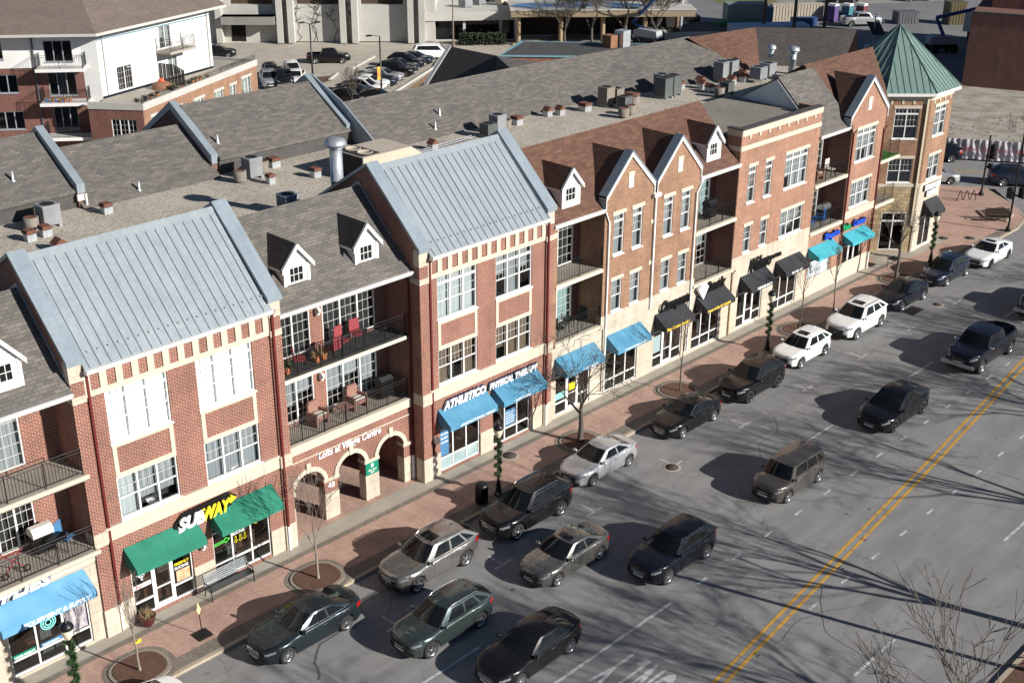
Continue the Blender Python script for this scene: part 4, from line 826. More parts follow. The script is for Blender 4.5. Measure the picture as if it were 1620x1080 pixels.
awning(EB, 65.95, 68.75, TURQ, 3.35, 2.95, 2.68, label='turquoise awning on the left', lines=False); awning(EB, 70.05, 72.9, TURQ, 3.3, 2.9, 2.66, label='turquoise awning on the right with tree shadows', lines=False)
s5 = shopsign('Shapiro', 67.6, 3.55, .46, C_BLUE, 'blue and green vein clinic lettering above the turquoise awnings', bold=.015, backing=BLACK, fit=1.8, caph=.4); shopsign('Vein', 69.75, 3.6, .44, C_GREEN, '', bold=.015, parent=s5, backing=BLACK, fit=1.0, caph=.4); shopsign('Center', 71.1, 3.62, .44, C_BLUE, '', bold=.015, parent=s5, backing=BLACK, fit=1.6, caph=.4)
wall_lamp(EB, 69.3, 0, 2.1); 
# ---- corner tower
TX, TY, AP = 80.45, 3.1, 3.75; HS = AP*math.tan(R(22.5))
TW = thing('corner_tower', (TX, TY, 0), 'octagonal brick corner tower with a green pyramid roof and a coffee shop sign', 'building')
oct_ = [(TX+AP/math.cos(R(22.5))*math.cos(R(22.5+45*k)), TY+AP/math.cos(R(22.5))*math.sin(R(22.5+45*k))) for k in range(8)]
# faces: from vertex 4 (left, upper) counter-clockwise: 4->5 diagonal (left), 5->6 front
def octface(k): (ax, ay), (bx_, by_) = oct_[k], oct_[(k+1) % 8]; L = math.hypot(bx_-ax, by_-ay); return FR(ax, ay, (bx_-ax)/L, (by_-ay)/L), L
for k in range(8):
    T, L = octface(k); b = MB(); c = MB(); hs = []
    if k in (3, 4, 5, 6): hs = [(.72, 2.38, 5.05, 6.75), (.72, 2.38, 8.12, 10.2), (.72, 2.42, .15, 2.9)]
    wall_holes(b, T, 0, L, 4.9, 11.0, [h for h in hs if h[2] > 3], .2); b.build('wall', BR_TAN if k == 5 else BR_BROWN if False else BR_TAN, TW)
    wall_holes(c, T, 0, L, 0, 4.9, [h for h in hs if h[2] < 3], .2, 0); c.build('stone_wall', STONE_R if k != 5 else STONE, TW)
    d = MB(); d.box(0, L, -.04, -.001, 10.75, 11.25, 0, T); 
    for j in range(4): d.box(.35+j*.75, .5+j*.75, -.035, -.001, 10.5, 10.75, 0, T)
    for h in hs[:2]: d.box(h[0]-.1, h[1]+.1, -.04, -.001, h[3]+.01, h[3]+.2, 0, T)
    d.box(0, L, -.05, -.001, 4.75, 4.98, 0, T); d.build('stone_trim', STONE_S, TW)
    for h in hs:
        if h[2] > 3: window(TW, T, h[0]+.01, h[1]-.01, h[2]+.01, h[3]-.01, 2, .36 if h[2] > 7 else 0, cur='grey' if k != 5 else 'mid')
        else: window(TW, T, h[0]+.01, h[1]-.01, h[2]+.01, h[3]-.01, 2, .6, False, 'shop', None, 'shop_window', GLASS_D, sill=False, dpt=.06)
RA = AP+.42; ro = [(TX+RA/math.cos(R(22.5))*math.cos(R(22.5+45*k)), TY+RA/math.cos(R(22.5))*math.sin(R(22.5+45*k))) for k in range(8)]; ZE, ZA = 11.3, 15.15
b = MB(); g = MB(); s = MB()
for k in range(8):
    (ax, ay), (bx_, by_) = ro[k], ro[(k+1) % 8]; b.poly([(ax, ay, ZE), (bx_, by_, ZE), (TX, TY, ZA)])
    i_ = (oct_[k], oct_[(k+1) % 8]); g.poly([(ax, ay, ZE), (bx_, by_, ZE), (bx_, by_, ZE-.2), (ax, ay, ZE-.2)]); g.poly([(ax, ay, ZE-.2), (bx_, by_, ZE-.2), (*i_[1], ZE-.2), (*i_[0], ZE-.2)])
    L = math.hypot(bx_-ax, by_-ay); n = int(L/.42); mid = Vector(((ax+bx_)/2, (ay+by_)/2, ZE)); A, B_ = Vector((ax, ay, ZE)), Vector((bx_, by_, ZE)); ap = Vector((TX, TY, ZA)); up = ap-mid
    for i in range(1, n):
        p = A+(B_-A)*(i/n); f = 1-abs(2*i/n-1); q = p+up*f*.985; s.tube(tuple(p+Vector((0, 0, .03))), tuple(q+Vector((0, 0, .03))), .016, n=4)
    s.tube(tuple(A+Vector((0, 0, .02))), (TX, TY, ZA+.02), .045, n=5)
b.build('roof', GREEN_M, TW); g.build('gutter', WHITE, TW); s.build('standing_seam', flat('dark_green_metal', (.10, .17, .145), .5), TW)
T, L = octface(4); b = MB(); b.box(L-.32, L-.2, -.13, -.04, 2.0, 11.0, 0, T); b.build('downspout', C_CREAM, TW); b = MB(); b.box(L-.12, L, -.06, -.002, 0, 4.7, 0, T); b.build('corner_stone', STONE, TW)
T, L = octface(5); (ax, ay) = oct_[5]
ta = awning(TW, 79.75, 81.75, BLACK_AWN, 3.55, 2.75, 2.5, ay, .8, label='black awning below the coffee shop sign', lines=False)
shopsign('STARBUCKS\n   COFFEE', 79.45, 4.38, .48, C_WHITE, 'white coffee shop lettering on the corner tower', bold=.03, y=ay-.1, backing=BLACK, sx=.85)
# ---- rear wing: gravel roof, shingled rear roofs
RW = thing('rear_wing', (45, 12, 0), 'long rear wing with gravel flat roof and grey shingled roofs behind the shopfront buildings', 'building')
ZF = 10.7
b = MB(); b.poly([(0, 9.2, ZF), (x1, 9.2, ZF), (88, 6.5, ZF), (84, 14.5, ZF), (70, 14.0, ZF), (66, 15.4, ZF), (60, 16.3, ZF), (45, 16.3, ZF), (44, 19, ZF), (0, 19, ZF)]); b.prism([(9.2, 10.9), (9.2, 10.0), (8.6, 10.0), (8.6, 10.9)], 0, 0, 20) if False else None
b.build('flat_roof', GRAVEL, RW)
def rear(xa, xb, y0, z0, y1, z1, mat=SH_GREY, wall=True, yb=26.5, nm='roof'):
    b = MB(); zb = z1-.65*(yb-y1); b.prism([(y0-.12, z0-.05), (y1, z1), (yb, zb), (yb, zb-.15), (y1, z1-.2), (y0-.12, z0-.17)], 0, xa, xb); b.build(nm, mat, RW)
    c = MB(); c.prism([(y1-.16, z1-.1+.035), (y1, z1+.04), (y1+.16, z1-.065), (y1+.16, z1-.14), (y1-.16, z1-.14)], 0, xa, xb); c.build('ridge_cap', mat, RW)
    if wall:
        if z0 > ZF+.3: w_ = MB(); w_.box(xa, xb, y0, y0+.1, ZF-.5, z0-.1); w_.build('membrane_wall', DARKWALL, RW)
        v = MB(); v.prism([(y0+.05, 0), (y0+.05, z0-.15), (y1, z1-.25), (yb-.1, zb-.2), (yb-.1, 0)], 0, xa+.02, xb-.02); v.build('rear_wall', BR_RED, RW)
rear(0, 27.2, 18.2, 11.62, 21.6, 13.85); rear(27.2, 35.1, 17.7, 10.75, 21.2, 12.95); rear(35.4, 44.3, 18.2, 11.62, 21.6, 13.85)
def rcop(x, y0, z0, y1, z1, yb=26.5, w_=.42, h=.32):
    b = MB(); zb = z1-.65*(yb-y1); b.prism([(y0, z0-.15), (y0, z0+h), (y1, z1+h), (yb, zb+h), (yb, zb), (y1, z1-.1)], 0, x, x+w_); b.build('coping', METAL_D, RW)
    v = MB(); v.prism([(y0+.05, ZF-.4), (y0+.05, z0-.16), (y1, z1-.11), (yb-.1, zb-.1), (yb-.1, 0), (y0+.05, 0)], 0, x+.03, x+w_-.03); v.build('gable_wall', BR_DARK, RW)
rcop(27.1, 17.95, 11.6, 21.55, 13.85); rcop(35.0, 18.3, 11.45, 22.0, 13.75); rcop(44.1, 18.2, 11.55, 22.0, 13.9)
b = MB(); b.box(27.05, 27.55, 17.9, 18.0, 11.1, 11.4); b.box(27.42, 27.5, 17.8, 18.1, 10.75, 11.4); b.build('white_flashing', WHITE, RW)
# the long roof, bending with the street
PB = [(44.6, 15.6), (60.5, 15.6), (68.3, 14.3), (77.6, 12.9)]; PR = [(44.6, 19.05), (60.5, 19.0), (70, 18.2), (76.3, 17.7)]; b = MB()
for i in range(3):
    b.poly([(*PB[i], ZF-.02), (*PB[i+1], ZF-.02), (*PR[i+1], 12.92), (*PR[i], 12.92)]); b.poly([(*PR[i], 12.92), (*PR[i+1], 12.92), (PR[i+1][0]+1, PR[i+1][1]+6, 9.2), (PR[i][0], PR[i][1]+6, 9.2)])
b.build('roof', SH_GREY, RW); c = MB()
for i in range(3): c.tube((*PR[i], 12.93), (*PR[i+1], 12.93), .06, n=5)
c.build('ridge_cap', SH_GREY, RW)
b = MB(); b.prism([(15.4, ZF-.1), (19.1, 13.0), (21.9, 14.2), (21.9, ZF)], 0, 44.52, 44.62); b.prism([(15.5, ZF), (22.2, 13.9), (22.2, 13.55), (15.5, 10.5)], 0, 44.2, 44.75) if False else None
b.build('verge_siding', METAL_D, RW)
b = MB(); b.prism([(44, 24.9), (80, 23), (80, 22.9), (44, 24.8)], 2, 0, 9.3); b.build('rear_wall', BR_RED, RW)
# right-hand rear roofs beyond the gravel
b = MB(); b.poly([(78.2, 14.0, 10.6), (80.5, 14.1, 10.6), (79.6, 12.75, 13.0) if False else (83.0, 16.4, 13.0), (75.6, 17.4, 13.0)]); b.build('roof', SH_BROWN, RW)
b = MB(); b.poly([(80.5, 14.1, 10.6), (84.5, 9.5, 10.6), (88, 10.5, 13.0), (83.0, 16.4, 13.0)]); b.build('roof', SH_DK, RW)
b = MB(); b.poly([(75.9, 17.6, 13.0), (77.6, 13.2, 10.65), (77.9, 13.9, 10.6), (77.9, 15.6, 11.6)]); b.build('gable_siding', WHITE_S, RW)
b = MB(); b.prism([(75.7, 17.5), (83, 16.5), (88, 10.6), (93, 13), (86, 24), (77, 24)], 2, 0, 9.8); b.prism([(78.2, 14.2), (80.5, 14.3), (84.5, 9.7), (88, 10.6), (83, 16.3), (75.8, 17.3)], 2, 0, 10.55); b.build('rear_wall', BR_RED, RW)
b = MB(); b.poly([(75.6, 17.4, 13.0), (83, 16.4, 13), (86, 24, 9.8), (77, 25, 9.8)]); b.poly([(83, 16.4, 13), (88, 10.5, 13), (93.4, 13.2, 9.8), (86, 24, 9.8)]); b.build('roof', SH_DK, RW)
# cross gable with white rake at the back, seen over the long roof
A_, B_, C_, D_ = (60.7, 27.1, 13.0), (60.7, 22.5, 13.0), (58.6, 19.1, 12.93), (61.3, 19.05, 12.93)
b = MB(); b.poly([A_, B_, C_, (56.9, 19.3, 10.0), (57.4, 27.1, 9.7)]); b.poly([A_, B_, D_, (64.0, 21, 10), (64.0, 27.1, 9.7)]); b.build('roof', SH_DK, RW)
b = MB(); b.poly([B_, C_, D_]); b.build('roof', SH_GREY, RW)
b = MB(); b.add([(60.7, 27.0, 13.05), (60.7, 27.35, 13.05), (57.2, 27.35, 9.55), (57.2, 27.0, 9.55), (60.7, 27.0, 12.8), (60.7, 27.35, 12.8), (57.2, 27.35, 9.3), (57.2, 27.0, 9.3)], [(0, 1, 2, 3), (4, 7, 6, 5), (0, 3, 7, 4), (1, 5, 6, 2)])
b.add([(60.7, 27.0, 13.05), (60.7, 27.35, 13.05), (64.2, 27.35, 9.55), (64.2, 27.0, 9.55)], [(0, 3, 2, 1)]); b.build('bargeboard', WHITE, RW)
b = MB(); b.prism([(57.5, 0), (64, 0), (64, 9.8), (60.7, 12.9), (57.5, 9.8)], 1, 24, 27); b.build('rear_wall', BR_RED, RW)
# ================= vehicles
def lerp(a, b, t): return a+(b-a)*t
def interp(xs, ys, x): return float(np.interp(x, xs, ys))
WHEELS = {}
def wheel_meshes(r, w_, style):
    k = (r, w_, style)
    if k in WHEELS: return WHEELS[k]
    tb = MB(); tb.lathe([(r*.66, -w_/2+.01), (r*.9, -w_/2), (r, -w_/2+.03), (r, w_/2-.03), (r*.9, w_/2), (r*.68, w_/2-.01)], 22, ax=1)
    rb = MB(); ro = r*.68
    rb.lathe([(ro, w_/2-.005), (ro*.9, w_/2-.02), (ro*.86, w_/2-.08)], 22, ax=1, mi=0); rb.lathe([(ro*.9, w_/2-.09), (0, w_/2-.09)], 22, ax=1, mi=1)
    n = {'5': 5, '7': 7, '10': 10, 'y': 5}[style]
    for i in range(n):
        a = 2*math.pi*i/n
        for off in ((-.16, .16) if style == 'y' else (0,)):
            c, s = math.cos(a+off*.9), math.sin(a+off*.9); c0, s0 = math.cos(a), math.sin(a); sw = ro*(.17 if n == 5 else .11)*(.6 if style == 'y' else 1); y = -(w_/2-.03)
            P = [(c0*ro*.1-s0*sw*.7, y, s0*ro*.1+c0*sw*.7), (c0*ro*.1+s0*sw*.7, y, s0*ro*.1-c0*sw*.7), (c*ro*.93+s*sw, y-.008, s*ro*.93-c*sw), (c*ro*.93-s*sw, y-.008, s*ro*.93+c*sw)]
            rb.add(P+[(p[0], p[1]+.04, p[2]) for p in P], [(0, 1, 2, 3), (0, 4, 5, 1), (1, 5, 6, 2), (2, 6, 7, 3), (3, 7, 4, 0)], 0)
    rb.lathe([(0, w_/2-.012), (ro*.16, w_/2-.015), (ro*.18, w_/2-.05)], 10, ax=1)
    WHEELS[k] = (tb, rb); return WHEELS[k]
SPEC = {
 # L, W, H, front axle from nose, wheelbase, wheel radius, belt profile, cabin (windscreen base, roof front, roof rear, rear base), side windows
 'sedan': dict(L=4.75, W=1.83, H=1.45, fa=.92, wb=2.78, r=.33, belt=[(-2.37, .90), (-2.1, 1.02), (-1.5, 1.04), (-.8, .99), (.75, .95), (1.6, .90), (2.1, .83), (2.3, .76), (2.37, .70)], cab=(.98, .18, -1.05, -1.78), win=[(.13, .53), (.56, .88)], clear=.2),
 'compact': dict(L=4.5, W=1.75, H=1.42, fa=.88, wb=2.64, r=.31, belt=[(-2.25, .88), (-2.0, .98), (-1.4, 1.0), (-.7, .95), (.75, .92), (1.5, .87), (2.0, .79), (2.18, .73), (2.25, .67)], cab=(.98, .2, -.95, -1.68), win=[(.13, .53), (.56, .9)], clear=.19),
 'wagon': dict(L=4.6, W=1.78, H=1.56, fa=.93, wb=2.75, r=.33, belt=[(-2.3, .98), (-2.1, 1.06), (-1.4, 1.02), (-.6, .98), (.85, .92), (1.6, .87), (2.05, .80), (2.22, .74), (2.3, .68)], cab=(1.25, .35, -1.55, -2.12), win=[(.12, .42), (.45, .72), (.75, .93)], clear=.2),
 'suv': dict(L=4.68, W=1.88, H=1.66, fa=.90, wb=2.70, r=.365, belt=[(-2.34, 1.06), (-2.15, 1.15), (-1.5, 1.14), (-.6, 1.08), (.85, 1.04), (1.5, 1.02), (2.05, .97), (2.26, .91), (2.34, .84)], cab=(1.02, .32, -1.5, -2.18), win=[(.12, .44), (.47, .74), (.77, .93)], clear=.26),
 'boxy': dict(L=4.25, W=1.76, H=1.64, fa=.84, wb=2.6, r=.325, belt=[(-2.12, .98), (-2.05, 1.04), (-1.2, 1.03), (0, 1.0), (.95, .98), (1.5, .97), (1.95, .91), (2.06, .86), (2.12, .80)], cab=(1.1, .72, -1.78, -2.04), win=[(.09, .42), (.45, .74), (.77, .94)], clear=.2),
 'crossx': dict(L=5.0, W=1.98, H=1.66, fa=.95, wb=2.96, r=.375, belt=[(-2.5, .95), (-2.3, 1.12), (-1.6, 1.12), (-.7, 1.03), (.9, .98), (1.6, .92), (2.2, .85), (2.42, .76), (2.5, .69)], cab=(1.35, .25, -.95, -2.28), win=[(.14, .50), (.53, .86)], clear=.22),
 'pickup': dict(L=6.0, W=2.03, H=1.96, fa=.98, wb=3.7, r=.42, belt=[(-3.0, 1.32), (-2.0, 1.34), (-.95, 1.34), (0, 1.31), (1.4, 1.27), (2.2, 1.24), (2.85, 1.16), (3.0, 1.0)], cab=(1.5, .95, -.80, -1.0), win=[(.10, .52), (.55, .94)], clear=.36, bed=(-2.92, -1.08)),
 'minivan': dict(L=5.1, W=1.98, H=1.75, fa=.98, wb=3.0, r=.34, belt=[(-2.55, 1.0), (-2.4, 1.1), (-1.6, 1.08), (-.6, 1.03), (1.0, .98), (1.7, .90), (2.3, .78), (2.55, .6)], cab=(1.6, .8, -2.1, -2.45), win=[(.12, .38), (.41, .66), (.69, .93)], clear=.2),
}
def car(kind, x, y, rz, col, label, name='parked_car', cat='car', group=None, detail=True, sunroof=False, rails=None, trim=None, rim='5', rimmat=None, lw=1., two_tone=None, face='', grille=None, lamps=None, scale=1.):
    S = SPEC[kind]; L, W, H = S['L'], S['W'], S['H']; hl, hw = L/2, W/2
    xr_, yr_ = rd(x, y); root = thing(name, (xr_, yr_, ZR+.002), label, cat, group, rz)
    if scale != 1: root.scale = (scale,)*3
    bx, bz = zip(*S['belt']); r = S['r']; xf = hl-S['fa']; xb = xf-S['wb']; R_ = r+.055
    e = .24; nside = 84 if detail else 36
    def halfy(xx):
        t = min(1, abs(xx)/hl); return hw*(1-t**9)**(1/2.3)
    xs = list(np.linspace(hl-e, -hl+e, nside)); yf = halfy(hl-e)
    ring = []
    for k in range(7): q = k/7; yy = yf*math.sin(q*math.pi/2); ring.append((hl-e*(1-math.cos(math.asin(min(1, yy/yf)))), yy))
    ring += [(xx, halfy(xx)) for xx in xs]
    for k in range(6, -1, -1): q = k/7; yy = yf*math.sin(q*math.pi/2); ring.append((-hl+e*(1-math.cos(math.asin(min(1, yy/yf)))), yy))
    nR = len(ring)
    rows = [(0., .955), (.08, .985), (.3, 1.), (.55, .998), (.8, .975), (.93, .955), (1., .925)]
    def belt(xx): return interp(bx, bz, xx)
    def zbot(xx):
        z = S['clear']+.0
        for xw in (xf, xb):
            d = abs(xx-xw)
            if d < R_: z = max(z, r+math.sqrt(R_*R_-d*d)*.98)
        return z
    def surf(i, f):
        i = max(0, min(nR-1.001, i)); a = int(i); t = i-a; xx = lerp(ring[a][0], ring[a+1][0], t); yy = lerp(ring[a][1], ring[a+1][1], t)
        zb = zbot(xx); zt = belt(xx)-.03; k = interp([q[0] for q in rows], [q[1] for q in rows], f); z = lerp(zb, zt, f)
        fz = (z-S['clear'])/(zt-S['clear']+1e-6); xx2 = xx*(1-.018*(fz if abs(xx) > hl-.5 else 0)**2-.012*(1-min(1, fz*3)) )
        bulge = 0
        for xw in (xf, xb):
            d = abs(xx-xw)
            if d < R_+.12 and f < .6: bulge = max(bulge, .018*(1-abs(d-R_)/.12) if abs(d-R_) < .12 else (.018 if d < R_ else 0))
        return (xx2, yy*k+bulge*(1 if yy > .5*hw else 0), z)
    def decky(i, k, c):
        a = int(i); xx, yy = ring[a]; x0, y0, z0 = surf(i, 1.)
        z = belt(xx)-.03+(.03+c*.5)*(1-k*k)**.5*.9+.012*(1 if k > .7 else 0)
        if 'bed' in S and S['bed'][0] < xx < S['bed'][1] and k < .9: z = belt(xx)-.55
        return (x0, y0*k, z)
    b = MB(); cols = []
    dk = (.97, .91, .89, .6, .3, 0.) if 'bed' in S else (.94, .75, .5, .25, 0.)
    for i in range(nR):
        col_ = [(lambda p: (p[0], p[1]*.82, p[2]+.02))(surf(i, 0))]+[surf(i, f) for f, _ in rows]+[decky(i, k, .07) for k in dk]
        cols.append(col_)
    nr = len(cols[0])
    for sg in (1, -1):
        vs = [(p[0], sg*p[1], p[2]) for c in cols for p in c]; fs = []
        for i in range(nR-1):
            for j in range(nr-1):
                q = (i*nr+j, (i+1)*nr+j, (i+1)*nr+j+1, i*nr+j+1); fs.append(q if sg < 0 else q[::-1])
        b.add(vs, fs, 0, None, True)
    body = b.build('body', col, root, local=True, uv=False)
    # cabin
    xA0, xA1, xR1, xR0 = S['cab']; wb_, wt = hw*.90, hw*.68; bow, bowr = .16, .12
    if kind in ('pickup', 'boxy'): wt = hw*.76
    def XF(s): return lerp(xA0, xA1, s)
    def XR(s): return lerp(xR0, xR1, s)
    def wd(s, q): return lerp(wb_, wt, s**1.15)*(1-.05*abs(2*q-1)**3)
    def zl(x_): return belt(x_)-.01
    def roofz(q): return H-.075-.085*max(0, (1-q)-.5)**1.5*2 - .03*max(0, q-.6) if False else H-.07-.11*max(0., q-.45)**1.6*(0.3 if kind in ('boxy', 'pickup', 'suv', 'minivan') else 1.6)-.05*max(0, .25-q)*2
    def side(s, q):
        xx = lerp(XF(s)-bow*.5, XR(s)+bowr*.5, q); z0 = zl(xx)
        return (xx, wd(s, q), lerp(z0, roofz(q), s))
    def wscr(s, q):      # q -1..1
        p = side(s, 0); return (p[0]+bow*.5*(1-q*q)*1.5, q*p[1], p[2]+.025*s*(1-q*q))
    def rear(s, q):
        p = side(s, 1); return (p[0]-bowr*.5*(1-q*q)*1.5, q*p[1], p[2]+.025*s*(1-q*q))
    c = MB(); roofm = two_tone or col
    for sg in (1, -1): c.grid(lambda u, v: (lambda p: (p[0], sg*p[1], p[2]))(side(v, u)), 12, 6, flip=sg > 0)
    c.grid(lambda u, v: wscr(v, 2*u-1), 8, 5, flip=True); c.grid(lambda u, v: rear(v, 2*u-1), 8, 5)
    def roofp(u, v):
        q = u; rr = 2*v-1; a = wscr(1, rr); d = rear(1, rr); s_ = side(1, q); return (lerp(a[0], d[0], q), rr*s_[1], s_[2]+.025*(1-rr*rr)+.035*(1-abs(rr)**3)*min(1, 4*q, 4*(1-q)))
    c.grid(roofp, 12, 8)
    c.build('cabin', roofm, root, local=True, uv=False)
    def patch(fn, us, vs, mat, name, off=.006, par=root, mirror=False, nu=6, nv=3):
        """panel lying just proud of a surface fn(u, v)"""
        o_ = MB()
        for sg in ((1, -1) if mirror else (1,)):
            def g(u, v):
                uu = lerp(us[0], us[1], u); vv = lerp(vs[0], vs[1], v); p = Vector(fn(uu, vv)); eu = (us[1]-us[0])*.02+1e-5; ev = (vs[1]-vs[0])*.02+1e-5
                n = (Vector(fn(uu+eu, vv))-p).cross(Vector(fn(uu, vv+ev))-p)
                if n.length < 1e-12: n = Vector((1, 0, 0))
                n.normalize(); cen = Vector((0, 0, .6)); 
                if n.dot(p-cen) < 0: n = -n
                p = p+n*off; return (p.x, sg*p.y, p.z)
            o_.grid(g, nu, nv, flip=sg < 0)
        return o_.build(name, mat, par, local=True, uv=False)
    patch(lambda q, s: wscr(s, q), (-.93, .93), (.05, .95), CARGLASS, 'windscreen', nu=8, nv=4)
    patch(lambda q, s: rear(s, q), (-.9, .9), (.12, .9), CARGLASS, 'rear_window', nu=8, nv=4)
    if not detail:
        patch(lambda q, s: side(s, q), (S['win'][0][0], S['win'][-1][1]), (.12, .84), CARGLASS, 'side_windows', mirror=True, nu=8)
    else:
        if trim:
            for sg in (1, -1):
                b = MB(); q0, q1 = S['win'][0][0]-.01, S['win'][-1][1]+.01
                for s0, a0, a1 in ((.10, q0, q1), (.885, q0+.01, q1-.09)):
                    P = [side(s0, lerp(a0, a1, k/10)) for k in range(11)]
                    for p, q in zip(P, P[1:]): b.tube((p[0], sg*(p[1]+.008), p[2]), (q[0], sg*(q[1]+.008), q[2]), .011, n=4)
                b.build('window_trim', trim, root, local=True, uv=False)
        for (q0, q1) in S['win']:
            for sg in (1, -1):
                o_ = MB()
                def g(u, v):
                    vv = lerp(.13, .86, v); a = q0+ (.015+.0*vv); qq = lerp(a, q1, u); 
                    if q1 > .8: qq = lerp(a, q1-.10*v**2, u)
                    p = side(vv, qq); return (p[0], sg*(p[1]+.008), p[2]+.004)
                o_.grid(g, 6, 4, flip=sg > 0); o_.build('side_window', CARGLASS, root, local=True, uv=False)
    if sunroof: patch(roofp, (.08, .34), (.22, .78), CARGLASS, 'sunroof', .008)
    if kind == 'pickup': patch(roofp, (.05, .95), (.1, .9), col, 'roof_skin', .004)
    def ri(xx, yfrac=None):      # ring index of a station on the side
        return 7+(hl-e-xx)/(2*(hl-e))*(nside-1)
    hm = lamps or LAMPGLASS
    for nm, a0, a1, f0, f1, m in (('headlight', 4.0, 7+nside*.045, .70, .88, hm), ('taillight', nR-1-4.4, nR-1-7-nside*.05, .70, .93, TAIL)):
        for sg in (1, -1):
            o_ = MB()
            def g(u, v):
                i = lerp(a0, a1, u); f = lerp(f0+(.05*u if nm == 'headlight' else 0), f1, v); p = Vector(surf(i, f)); n = Vector((surf(i, f)[0]*(1 if u < .6 else .4), p.y*2, 0)).normalized(); p = p+n*.012; return (p.x, sg*p.y, p.z)
            o_.grid(g, 8, 3); o_.build(nm, m, root, local=True, uv=False)
    def front(y0, y1, f0, f1, mat, nm, sgn=1, off=.012, nu=10):
        o_ = MB()
        def g(u, v):
            yy = lerp(y0, y1, u); ay = abs(yy); i = 0
            q = min(1, ay/yf); i = math.asin(q)/(math.pi/2)*7; i = min(i, 6.99); p = Vector(surf(i if sgn > 0 else nR-1-i, lerp(f0, f1, v)))
            return (p.x+sgn*off, math.copysign(p.y, yy) if yy else 0, p.z)
        o_.grid(g, nu, 3); return o_.build(nm, mat, root, local=True, uv=False)
    gm = grille or BPLAST
    front(-yf*.62, yf*.62, .38, .80, gm, 'grille', off=.02); front(-yf*.92, yf*.92, .06, .30, BPLAST, 'lower_grille', off=.02)
    if face == 'big': front(-yf*.6, yf*.6, .08, .84, BPLAST, 'grille', off=.03); front(-yf*.66, yf*.66, .80, .86, CHROME, 'grille_trim', off=.035)
    if detail: front(-yf*.34, yf*.34, .62, .67, CHROME, 'badge_bar', off=.035, nu=4)
    front(-.26, .26, .33, .47, PLATE, 'licence_plate', 1, .03, 2); front(-.26, .26, .45, .6, PLATE, 'licence_plate', -1, .03, 2)
    if detail:
        b = MB()
        for k in range(3): zz = lerp(belt(hl-.05)*.66, belt(hl-.05)*.86, k/2); b.box(hl-.01, hl+.012, -yf*.5, yf*.5, zz, zz+.014)
        b.build('grille_bar', CHROME if trim is CHROME or kind == 'pickup' else BPLAST, root, local=True)
        front(-yf*.97, yf*.97, .0, .09, BPLAST, 'front_skirt'); front(-yf*.95, yf*.95, .0, .22, BPLAST, 'rear_skirt', -1)
        # shut lines, handles, mirrors
        b = MB()
        q0, q1 = S['win'][0][0], S['win'][0][1]; x_a, x_b, x_c = side(.1, q0)[0]+.05, side(.1, q1)[0]-.03, side(.1, S['win'][1][1])[0]-.0
        for xx in (x_a, x_b, max(x_c, xb+R_+.03) if kind != 'pickup' else x_c):
            for sg in (1, -1):
                i = ri(xx); P = [surf(i, f) for f in (.05, .3, .55, .8, .93, 1.)]
                for p, q in zip(P, P[1:]): b.add([(p[0]-.006, sg*(p[1]+.003), p[2]), (p[0]+.006, sg*(p[1]+.003), p[2]), (q[0]+.006, sg*(q[1]+.003), q[2]), (q[0]-.006, sg*(q[1]+.003), q[2])], [(0, 1, 2, 3)])
        for xx in (hl-.06,): pass
        b.build('shut_line', BPLAST, root, local=True)
        for xx in (x_b+.22, x_c+.25):
            for sg in (1, -1):
                p = surf(ri(xx), .86); b = MB(); b.box(xx-.1, xx+.08, sg*(p[1]+.0), sg*(p[1]+.035), p[2]-.012, p[2]+.018); b.build('door_handle', trim or col, root, local=True)
        for sg in (1, -1):
            xm = XF(.12)-bow*.5-.12; zz = belt(xm)+.07; b = MB(); b.grid(lambda u, v: (xm+.09*math.cos(2*math.pi*u)*math.sin(math.pi*v)*(1 if math.cos(2*math.pi*u) > 0 else .5), sg*(hw*.93+.11+.12*math.cos(math.pi*v)), zz+.085*math.sin(2*math.pi*u)*math.sin(math.pi*v)), 12, 8)
            b.box(xm-.03, xm+.03, sg*hw*.86, sg*(hw*.93+.05), zz-.06, zz-.02); b.build('door_mirror', col if kind != 'pickup' else CHROME, root, local=True, uv=False)
        if rails:
            for sg in (1, -1):
                b = MB(); P = [(side(1, q)[0], sg*(side(1, q)[1]-.03), side(1, q)[2]+(.05 if .06 < q < .94 else .0)) for q in np.linspace(.04, .96, 12)]
                for p, q in zip(P, P[1:]): b.tube(p, q, .018, n=6)
                b.build('roof_rail', rails, root, local=True, uv=False)
        b = MB(); p = roofp(.86, .5); b.add([(p[0]-.1, 0, p[2]), (p[0]+.09, -.025, p[2]), (p[0]+.09, .025, p[2]), (p[0]-.08, 0, p[2]+.07)], [(0, 1, 3), (0, 3, 2), (1, 2, 3)]); b.build('roof_antenna', col, root, local=True)
        b = MB(); 
        for sg in (1, -1):
            p, q = wscr(.03, .1*sg), wscr(.05, .8*sg); b.tube((p[0]+.015, p[1], p[2]+.02), (q[0]+.015, q[1], q[2]+.02), .009, n=4)
        b.build('wiper', BPLAST, root, local=True, uv=False)
        front(-yf*.55, yf*.55, .9, .985, BPLAST, 'bonnet_gap') if False else None
    ch = MB(); ch.box(-hl+.25, hl-.25, -(hw-.3), hw-.3, S['clear']-.02, belt(0)*.75); ch.box(xf-R_, xf+R_, -(hw-.12), hw-.12, r*1.6, r+R_*.98+.04) ; ch.box(xb-R_, xb+R_, -(hw-.12), hw-.12, r*1.6, r+R_*.98+.04); ch.build('underbody', BPLAST, root, local=True, uv=False)
    if kind == 'pickup':
        b = MB(); b.box(S['bed'][0]+.03, S['bed'][1]-.02, -(hw-.24), hw-.24, belt(-2)-.56, belt(-2)-.5); b.build('bed_liner', BPLAST, root, local=True); b = MB(); b.box(hl-.02, hl+.1, -hw*.93, hw*.93, .52, .74); b.build('bumper', CHROME, root, local=True)
